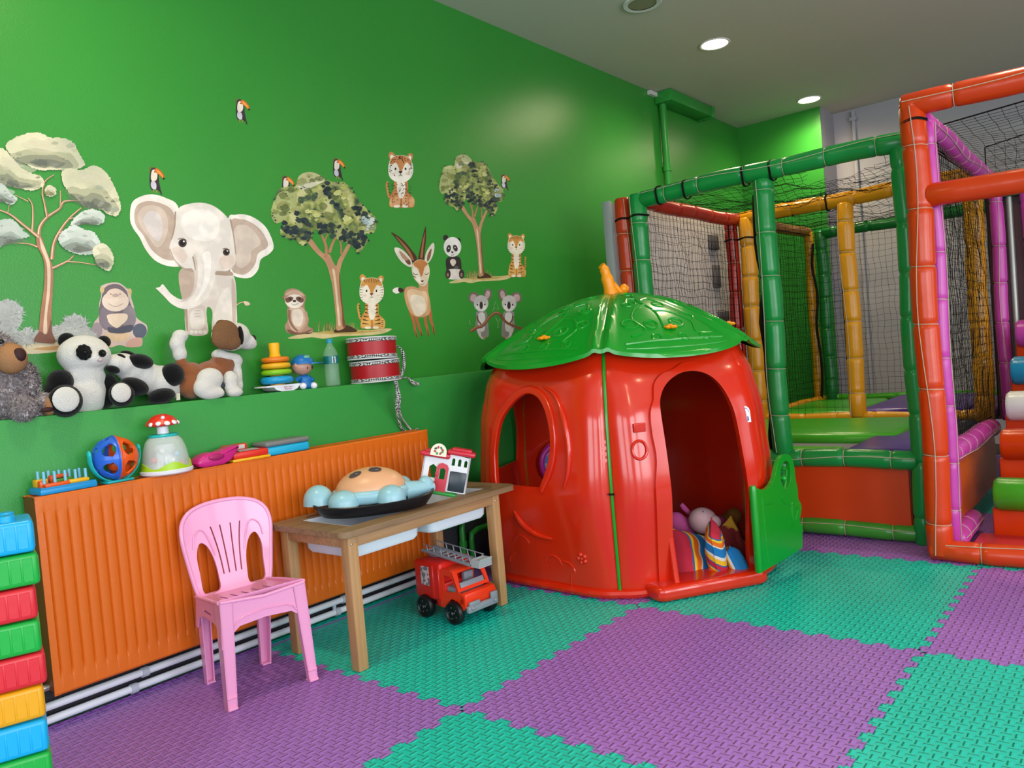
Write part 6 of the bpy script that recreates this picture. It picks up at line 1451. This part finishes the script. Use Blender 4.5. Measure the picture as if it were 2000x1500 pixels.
t.poly('#d9cec4', [(1000, 1230), (1060, 1220), (1066, 1310), (1002, 1315)]); t.poly(E1, [(1130, 1200), (1200, 1100), (1210, 1330), (1128, 1335)]); t.poly('#c2aea2', [(1212, 1060), (1232, 1110), (1234, 1260), (1218, 1300)])
for i in range(4): t.ell(E4, 1003+i*23, 1335, 11, 10)
t.poly('#a8917f', [(930, 985), (1000, 1000), (1120, 1015), (1200, 1015), (1215, 1040), (1120, 1035), (1000, 1020)])
t.poly(E1, [(930, 700), (960, 672), (1040, 658), (1110, 672), (1170, 715), (1210, 770), (1225, 850), (1232, 930), (1225, 990), (1190, 1015), (1130, 1018), (1125, 1060), (1090, 1150), (1030, 1200), (960, 1215), (900, 1190), (860, 1150), (825, 1115), (815, 1105), (835, 1100), (850, 1085), (865, 1100), (900, 1140), (950, 1165), (990, 1150), (1015, 1100), (1012, 1010), (960, 1000), (915, 960), (890, 920), (888, 880), (905, 840), (918, 780)])
t.poly('#e9e0d8', [(960, 720), (1040, 690), (1110, 710), (1150, 760), (1130, 840), (1060, 860), (980, 830), (950, 770)])
t.poly('#cdbcb0', [(1012, 930), (1030, 960), (1035, 1050), (1020, 1120), (985, 1165), (940, 1178), (1000, 1140), (1018, 1080)]); t.poly('#efe6de', [(1060, 930), (1100, 920), (1100, 1040), (1070, 1120), (1020, 1180), (1060, 1090), (1070, 1000)])
t.poly('#dcc7ba', [(900, 900), (940, 890), (980, 930), (960, 975), (920, 945)]); t.poly('#dcc7ba', [(1150, 950), (1190, 930), (1225, 945), (1215, 990), (1160, 1005)])
t.line('#9a8474', [(1008, 940), (1018, 980), (1022, 1010)], 7, 3); t.line('#b39f90', [(888, 900), (915, 960), (960, 1000), (1010, 1012)], 6, 4); t.line('#b39f90', [(1130, 1018), (1190, 1016), (1226, 985)], 5, 3); t.line('#a8917f', [(918, 705), (912, 790), (895, 850)], 9, 5); t.line('#a8917f', [(1205, 745), (1222, 830), (1234, 930)], 9, 5)
for x, y, s_ in ((955, 870, 22), (1184, 918, 18)): t.ell('#4b3d36', x, y, s_, s_*1.0); t.ell('#211a18', x, y-1, s_*.62, s_*.7); t.ell('#e9e2dc', x+s_*.3, y-s_*.4, s_*.22); t.line('#5f4c42', [(x-s_*1.1, y-s_*.9), (x, y-s_*1.15), (x+s_, y-s_*.6)], 4, 3)
for y in (1225, 1240, 1255): t.line('#b39f90', [(1015, y), (1050, y-3)], 2.5)
t.done()
# ---- large round tree
def roundtree(z, nm, label, X, seed):
    """X maps design coordinates (of the large tree, zoom B) to this tree"""
    t = Stk(nm, label, z); m = lambda pts: [X(*p) for p in pts]; k = (X(1, 0)[0]-X(0, 0)[0])
    t.poly('#cbb883', m([(215, 1432), (300, 1405), (420, 1390), (600, 1375), (780, 1375), (880, 1365), (925, 1370), (880, 1395), (800, 1410), (680, 1415), (560, 1420), (460, 1435), (380, 1425), (300, 1435)]))
    t.poly('#b59a55', m([(400, 1395), (560, 1380), (760, 1380), (860, 1380), (700, 1400), (560, 1405)]))
    rn = random.Random(seed)
    for i in range(70):
        x = rn.choice([rn.gauss(480, 40), rn.gauss(640, 30), rn.gauss(560, 80)]); h_ = rn.uniform(25, 70)*(1 if x < 680 else .6)
        t.line(rn.choice(['#8c8a4e', '#a59a5c', '#7f6a3c', '#b0a468']), m([(x, 1385), (x+rn.uniform(-14, 14), 1385-h_)]), 5*k, 1.5*k)
    t.poly('#46301f', m([(530, 1392), (560, 1355), (600, 1340), (650, 1355), (690, 1385), (610, 1392)]))
    t.poly('#b98a68', m([(548, 1375), (545, 1300), (535, 1200), (520, 1080), (500, 990), (470, 910), (410, 850), (360, 790), (330, 740), (350, 735), (385, 765), (430, 825), (470, 860), (500, 860), (520, 900), (545, 940), (560, 900), (590, 850), (625, 790), (648, 790), (620, 850), (590, 910), (572, 980), (570, 1080), (580, 1200), (592, 1300), (606, 1350), (590, 1370)]))
    for pts, w0, w1 in (([(475, 880), (478, 810), (455, 750), (440, 700)], 22, 10), ([(478, 830), (470, 770), (490, 720)], 14, 8), ([(500, 850), (520, 790), (550, 730)], 22, 12), ([(580, 860), (578, 800), (565, 750)], 14, 8), ([(370, 760), (375, 700)], 12, 8)): t.line('#b07c5c', m(pts), w0*k, w1*k)
    t.poly('#dcc0a0', m([(560, 1340), (552, 1240), (540, 1120), (528, 1020), (520, 960), (535, 970), (546, 1040), (556, 1140), (568, 1260), (576, 1340)]))
    t.poly('#7a4c36', m([(590, 1350), (585, 1250), (572, 1130), (566, 1030), (568, 980), (576, 1060), (588, 1180), (600, 1290), (612, 1352)]))
    DKc = ['#27333a', '#303c3a', '#1f2c30', '#3a4a44']
    crn = [(105, 560), (130, 480), (150, 420), (200, 400), (275, 390), (290, 330), (350, 300), (420, 310), (470, 350), (540, 370), (600, 370), (660, 430), (690, 480), (760, 560), (815, 610), (820, 680), (790, 720), (740, 720), (760, 770), (700, 850), (650, 800), (560, 760), (500, 720), (440, 720), (400, 690), (370, 760), (320, 800), (260, 760), (190, 745), (165, 700), (200, 640), (140, 640)]
    t.poly('#54624a', m(crn), 4, jag=4*k, m=nz('olive_crown', ['#39463a', '#6c7a48', '#a4a760', '#c2be86'], 15)); t.poly('#a9ad72', m([(105, 580), (130, 490), (160, 440), (230, 430), (280, 450), (260, 540), (200, 620), (140, 650), (112, 620)]))
    t.poly('#b9b584', m([(280, 370), (300, 320), (370, 300), (430, 320), (470, 360), (400, 390), (330, 420), (290, 410)])); t.poly('#d2ccae', m([(290, 385), (360, 375), (460, 360), (420, 385), (340, 420), (300, 415)]))
    crs = [(p.x, p.y) for p in cr(m(crn), 4)]; OL = ['#8d9450', '#a3a55c', '#74804a', '#b3b070', '#5f6e44', '#9aa062', '#c0bc84']
    t.dabs(OL, crs, 70, 14*k, 44*k, seed+1, .7, .5)
    for reg, cl, n_ in (([(180, 640), (260, 560), (330, 600), (400, 660), (480, 640), (520, 720), (380, 740), (330, 790), (250, 760), (170, 720)], DKc, 46), ([(430, 380), (500, 360), (520, 420), (560, 500), (600, 560), (540, 560), (480, 470)], DKc, 22), ([(600, 700), (680, 680), (760, 720), (740, 800), (690, 840), (640, 790), (560, 760)], DKc, 36), ([(650, 520), (720, 540), (780, 600), (720, 640), (660, 600)], DKc, 12), ([(400, 620), (520, 640), (640, 700), (560, 760), (440, 720)], DKc, 22), ([(280, 470), (420, 440), (420, 490), (300, 520)], ['#5c6d46', '#43563e'], 14)):
        rg = [(p.x, p.y) for p in cr(m(reg), 3)]; t.dabs(cl, rg, n_, 8*k, 24*k, seed+n_, .8)
    t.dabs(['#a5b3b0', '#c3cbc6', '#8c9b98'], [(p.x, p.y) for p in cr(m([(720, 600), (790, 600), (815, 660), (790, 700), (730, 690)]), 3)], 14, 10*k, 24*k, seed+3)
    for reg in ([(330, 560), (420, 530), (450, 590), (400, 640), (340, 620)], [(520, 420), (600, 400), (650, 470), (620, 540), (540, 480)], [(560, 600), (650, 590), (680, 650), (600, 680)]): t.dabs(['#b8b86c', '#c6c482', '#a8aa5c'], [(p.x, p.y) for p in cr(m(reg), 3)], 9, 12*k, 30*k, seed+5)
    t.dabs(DKc, crs, 70, 3*k, 8*k, seed+7, .7)
    for i in range(40):
        a = rn.uniform(0, 2*PI); p = crs[rn.randrange(len(crs))]; t.ell(rn.choice(DKc+['#6c7a48']), p[0]+rn.uniform(-8, 8)*k, p[1]+rn.uniform(-8, 8)*k, rn.uniform(3, 9)*k, n=8)
    t.done()
roundtree(zB, 'tree_sticker', 'large round olive tree sticker on dry ground in the middle of the wall', lambda x, y: (x, y), 51)
roundtree(zB, 'tree_sticker', 'small round olive tree sticker at upper right with panda and tiger beside it', lambda x, y: (1245+(x-100)*.61, 180+(y-300)*.772), 77)
# ---- sloth
t = Stk('sloth_sticker', 'sitting brown sloth sticker left of the large round tree trunk', zB)
t.poly('#a8826c', [(195, 1120), (230, 1095), (270, 1095), (315, 1120), (340, 1150), (330, 1200), (335, 1240), (360, 1300), (355, 1350), (392, 1370), (385, 1395), (330, 1405), (250, 1405), (210, 1390), (195, 1350), (215, 1310), (210, 1250), (215, 1220), (195, 1180)])
t.poly('#c9a993', [(225, 1240), (250, 1220), (320, 1225), (345, 1290), (340, 1340), (300, 1390), (250, 1380), (220, 1320)]); t.poly('#dfcdbc', [(255, 1240), (310, 1240), (322, 1300), (300, 1350), (260, 1340), (245, 1290)])
t.line('#8f6852', [(228, 1240), (228, 1300), (250, 1350), (290, 1390)], 18, 14); t.line('#b8927a', [(338, 1250), (345, 1310), (330, 1350), (285, 1392)], 20, 14)
t.poly('#7c5444', [(215, 1370), (300, 1395), (380, 1370), (330, 1404), (240, 1404)])
t.ell('#e5d8ca', 262, 1180, 62, 48); t.poly('#c4a28c', [(200, 1135), (240, 1105), (290, 1108), (325, 1140), (300, 1140), (262, 1132), (230, 1140)])
t.poly('#6f4c40', [(200, 1165), (230, 1148), (255, 1158), (240, 1180), (210, 1190)]); t.poly('#6f4c40', [(325, 1165), (295, 1148), (270, 1158), (285, 1180), (315, 1190)])
t.ell('#2a2324', 232, 1166, 7); t.ell('#2a2324', 296, 1164, 7); t.ell('#33292a', 262, 1178, 12, 8); t.line('#5f4a42', [(240, 1196), (262, 1206), (288, 1194)], 3); t.ell('#8a6a58', 184, 1152, 10, 6); t.ell('#8a6a58', 336, 1152, 8, 6); t.done()
# ---- big cats
def cat(nm, label, x, y, s_, kind, seed, tail=-1, bf=.945):
    t = Stk(nm, label, zB); q = lambda a, b: (x+a*s_, y+(b if b < 140 else 96+(b-175)*bf)*s_); m = lambda pts: [q(*p) for p in pts]; rn = random.Random(seed)
    A, B, W, D = (('#d09048', '#dda85c', '#e9ddc8', '#3b2a1e') if kind == 'tiger' else ('#c27f4c', '#d9a070', '#eadfce', '#4a2a1e'))
    t.line(A, m([(-60, 330), (-85, 290), (-95, 240), (-100, 205), (-92, 180)]) if tail < 0 else m([(70, 330), (95, 290), (92, 240), (98, 205)]), 16*s_, 14*s_)
    for i in range(6): t.line(D, m([(-96+i*3, 195+i*22), (-82+i*3, 199+i*22)]) if tail < 0 else m([(86, 215+i*18), (100, 218+i*18)]), 5*s_)
    t.poly(A, m([(-40, 175), (-48, 240), (-70, 280), (-80, 340), (-75, 372), (-20, 378), (60, 378), (95, 372), (98, 330), (80, 290), (52, 260), (45, 175)]))
    t.poly(W, m([(-22, 180), (25, 180), (34, 240), (20, 300), (-10, 305), (-25, 240)])); t.poly(B, m([(-40, 300), (-8, 305), (-8, 372), (-44, 374)])); t.poly(B, m([(14, 305), (46, 300), (48, 374), (16, 372)]))
    t.poly(W, m([(-46, 362), (-10, 360), (-8, 376), (-44, 377)])); t.poly(W, m([(14, 360), (48, 360), (50, 376), (14, 376)])); t.ell(B, *q(78, 335), 22*s_, 38*s_); t.ell(B, *q(-62, 340), 18*s_, 32*s_); t.line('#8a5a34', m([(4, 305), (3, 372)]), 4*s_)
    t.ell(A, *q(-62, -78), 24*s_, 34*s_, -18); t.ell(W, *q(-61, -72), 13*s_, 20*s_, -18); t.ell(A, *q(66, -72), 22*s_, 32*s_, 18); t.ell(W, *q(65, -66), 12*s_, 19*s_, 18)
    t.poly(W, m([(-88, 30), (-84, -30), (-60, -72), (0, -88), (58, -72), (84, -30), (90, 25), (76, 70), (40, 102), (0, 108), (-42, 100), (-76, 72)]))
    t.poly(A, m([(-80, -28), (-58, -70), (0, -86), (56, -70), (80, -28), (62, -24), (40, -34), (20, 0), (8, 28), (-6, 28), (-14, 0), (-34, -34), (-58, -22)]))
    if kind == 'tiger':
        for i in range(9): a = -56+i*14; t.line(D, m([(a, -80+abs(a)*.12), (a*.78, -48)]), 5*s_, 2*s_)
        for i in range(6):
            for sg in (-1, 1): t.line(D, m([(sg*(88-i*1.5), -20+i*20), (sg*60, -12+i*17)]), 5*s_, 1.5*s_)
        for i in range(6):
            for sg in (-1, 1): t.line(D, m([(sg*46+4*sg*i*(i > 2), 195+i*28), (sg*22, 202+i*28)]), 9*s_, 3*s_)
        for i in range(4): t.line(D, m([(78+8, 312+i*15), (66, 318+i*15)]), 5*s_, 2*s_)
    else:
        for i in range(70):
            a = rn.uniform(0, 2*PI); r_ = rn.uniform(.72, 1); xx, yy = 84*r_*cos(a), 8+92*r_*sin(a)
            if yy > 60: continue
            t.ell(D, *q(xx, yy), rn.uniform(2.5, 5)*s_, rn.uniform(2.5, 4)*s_, n=8)
        for i in range(80): t.ell(rn.choice([D, '#8a4a2c']), *q(rn.uniform(-62, 80), rn.uniform(190, 365)), rn.uniform(2, 5)*s_, rn.uniform(2, 4)*s_, n=8) if 1 else 0
        for i in range(9): t.ell(D, *q(rn.uniform(-22, 22), rn.uniform(-80, -30)), 4*s_, n=8)
    t.ell('#241c1c', *q(-36, 10), 6*s_, 9*s_); t.ell('#241c1c', *q(36, 10), 6*s_, 9*s_); t.poly('#3a2626' if kind != 'tiger' else '#7a4a34', m([(-13, 28), (13, 28), (4, 42), (-4, 42)])); t.line('#5f4640', m([(0, 42), (0, 54), (-12, 60)]), 3*s_); t.line('#5f4640', m([(0, 54), (12, 60)]), 3*s_)
    t.ell('#e2c2b0', *q(-48, 44), 12*s_, 8*s_); t.ell('#e2c2b0', *q(48, 44), 12*s_, 8*s_)
    t.done()
cat('leopard_sticker', 'spotted leopard cub sticker high on the wall between the two round trees', 985, 268, .97*.77/.77*.98, 'leopard', 5)
cat('tiger_sticker', 'striped tiger cub sticker right of the large round tree trunk', 787, 1100, .95*.78/.78*.98*.74/.74, 'tiger', 6)
cat('tiger_sticker', 'small tiger cub sticker at the far right beside the small round tree', 1772, 790, .66, 'tiger', 9, tail=1, bf=1.2)
# ---- antelope
t = Stk('antelope_sticker', 'tan antelope sticker with long straight horns in the middle right of the wall', zB)
C0, C1, C2 = '#c9966c', '#dcb892', '#e6d3bc'
for pts in ([(1050, 1240), (1070, 1300), (1085, 1380), (1096, 1425)], [(1090, 1260), (1100, 1320), (1120, 1380), (1130, 1415)], [(1150, 1250), (1155, 1320), (1168, 1370), (1176, 1415)], [(1185, 1240), (1190, 1300), (1205, 1350), (1215, 1405)]): t.line('#b4673f', pts, 26, 10); t.line('#5f3326', [pts[-2], pts[-1]][:2], 3, 8)
t.line('#8a5a40', [(1020, 1100), (1000, 1105), (975, 1100)], 14, 18); t.poly('#efe6da', [(930, 1105), (950, 1088), (985, 1090), (985, 1115), (960, 1128), (940, 1122)]); t.poly('#3a241e', [(972, 1088), (1000, 1095), (1004, 1112), (985, 1122), (970, 1110)])
t.poly(C0, [(1010, 1120), (1025, 1085), (1070, 1078), (1110, 1090), (1108, 1050), (1170, 1050), (1172, 1110), (1185, 1180), (1190, 1240), (1170, 1275), (1120, 1290), (1070, 1275), (1035, 1230), (1015, 1170)])
t.poly(C1, [(1030, 1120), (1060, 1095), (1120, 1110), (1160, 1120), (1170, 1200), (1150, 1260), (1100, 1270), (1060, 1240), (1040, 1180)]); t.poly(C2, [(1050, 1150), (1110, 1140), (1150, 1170), (1150, 1250), (1110, 1282), (1075, 1260)])
t.poly('#4a2c20', [(1050, 905), (1085, 915), (1095, 880), (1060, 830), (1010, 770), (960, 730), (920, 710), (950, 750), (1000, 810), (1035, 860)]); t.poly('#9a6440', [(1055, 895), (1075, 900), (1050, 840), (1000, 780), (950, 735), (1000, 800), (1040, 860)])
t.poly('#4a2c20', [(1105, 900), (1142, 900), (1148, 850), (1158, 760), (1157, 670), (1140, 720), (1125, 790), (1112, 850)]); t.poly('#9a6440', [(1120, 880), (1134, 880), (1142, 800), (1152, 710), (1135, 770), (1124, 840)])
t.poly('#ddd0bf', [(1062, 945), (1030, 940), (985, 905), (950, 850), (945, 815), (985, 822), (1030, 860), (1060, 905)]); t.poly('#6b4636', [(1052, 930), (1030, 925), (1010, 890), (1025, 880), (1050, 905)]); t.poly('#b08a70', [(975, 835), (1015, 865), (1040, 900), (1000, 890)])
t.poly('#ddd0bf', [(1150, 915), (1155, 860), (1180, 810), (1208, 782), (1215, 820), (1200, 880), (1172, 920)]); t.poly('#8a5c44', [(1165, 905), (1170, 860), (1195, 820), (1190, 870), (1175, 905)])
t.poly('#dfc9ae', [(1060, 960), (1075, 915), (1120, 895), (1165, 915), (1182, 960), (1180, 1010), (1165, 1060), (1140, 1078), (1110, 1062), (1075, 1020)])
t.poly('#c07a44', [(1075, 918), (1120, 896), (1162, 915), (1168, 930), (1148, 950), (1135, 1000), (1122, 1010), (1105, 960), (1080, 940)]); t.poly('#e8dccb', [(1068, 960), (1095, 960), (1115, 1010), (1125, 1060), (1090, 1030)])
t.line('#3f2620', [(1068, 985), (1085, 1000), (1103, 996)], 4); t.line('#3f2620', [(1148, 990), (1162, 1000), (1176, 985)], 4); t.poly('#5b3c34', [(1122, 1040), (1142, 1038), (1134, 1052)]); t.line('#6b4a40', [(1120, 1062), (1134, 1066), (1146, 1060)], 3); t.line('#7a4434', [(1070, 1008), (1090, 1018)], 5); t.done()
# ---- panda
t = Stk('panda_sticker', 'small sitting panda sticker left of the small round tree trunk', zB)
t.ell('#2b2728', 1292, 748, 18, 20); t.ell('#2b2728', 1380, 770, 15, 22); t.poly('#2f2a2b', [(1300, 885), (1385, 880), (1400, 960), (1385, 990), (1310, 990), (1297, 960)]); t.poly('#d8cdc4', [(1305, 965), (1395, 965), (1412, 1020), (1370, 1032), (1310, 1028), (1292, 1000)])
t.ell('#352c2c', 1308, 995, 18, 32); t.ell('#352c2c', 1400, 995, 18, 32); t.ell('#9a6a60', 1306, 1000, 8, 14); t.ell('#9a6a60', 1400, 1000, 8, 14)
t.ell('#e2dbd6', 1338, 810, 60, 68); t.ell('#3a3232', 1312, 822, 15, 26, 10); t.ell('#3a3232', 1358, 818, 15, 24, -20); t.ell('#c9bdb6', 1313, 818, 5); t.ell('#c9bdb6', 1356, 814, 5); t.poly('#241e1e', [(1328, 842), (1346, 842), (1338, 853)]); t.line('#4a3c3a', [(1326, 862), (1338, 868), (1350, 860)], 3)
t.poly('#d9c2b4', [(1325, 900), (1342, 892), (1358, 900), (1362, 920), (1342, 942), (1324, 918)]); t.ell('#5f5552', 1365, 950, 14, 12); t.done()
# ---- koalas
t = Stk('koala_pair_sticker', 'pair of grey koala stickers on a branch low on the wall near the playhouse roof', zB)
for fx, x0 in ((1, 1535), (-1, 1722)):
    q = lambda a, b: (x0+a*fx, 1190+b)
    m = lambda pts: [q(*p) for p in pts]
    t.poly('#7b6262', m([(-55, 0), (-82, -10), (-84, -50), (-60, -72), (-25, -62), (-20, -20)])); t.poly('#b79f9c', m([(-58, -8), (-74, -20), (-72, -48), (-55, -58), (-35, -48), (-35, -20)]))
    t.poly('#7b6262', m([(15, -50), (25, -85), (48, -95), (68, -80), (68, -45), (48, -10), (25, -10)])); t.poly('#b79f9c', m([(26, -50), (34, -76), (50, -82), (58, -65), (52, -38), (32, -22)]))
    t.poly('#8d8584', m([(-32, 60), (30, 60), (42, 110), (48, 160), (50, 225), (25, 235), (-20, 215), (-40, 170), (-35, 110)])); t.poly('#cfc8c6', m([(-18, 72), (20, 72), (26, 130), (20, 190), (-12, 190), (-22, 130)])); t.poly('#c9c0bf', m([(-30, 170), (-5, 190), (0, 225), (22, 245), (5, 248), (-20, 220)]))
    t.ell('#b9b2b1', *q(-2, 5), 50, 56); t.ell('#d3cdcb', *q(0, 28), 36, 30); t.ell('#3a3034', *q(-1, 18), 12, 26); t.ell('#2a2424', *q(-26, 14), 5, 7); t.ell('#2a2424', *q(24, 12), 5, 7)
    t.line('#6b4a40', m([(-28, 90), (-22, 120), (0, 150)]), 12, 10); t.ell('#b88a78', *q(18, 238), 10, 9)
t.line('#7d4c3a', [(1462, 1385), (1500, 1360), (1545, 1345), (1590, 1290), (1630, 1260), (1665, 1270), (1700, 1320), (1760, 1350), (1818, 1370)], 24, 16); t.line('#a9795c', [(1462, 1380), (1500, 1355), (1545, 1340), (1590, 1285), (1630, 1255), (1665, 1265)], 8, 6)
for pts in ([(1612, 1250), (1632, 1180), (1655, 1235), (1618, 1225)], [(1632, 1290), (1650, 1330), (1662, 1300)], [(1650, 1330), (1645, 1365), (1660, 1350)], [(1452, 1310), (1460, 1340)]): t.line('#9db89a', pts, 3, 3, 1)
t.done()
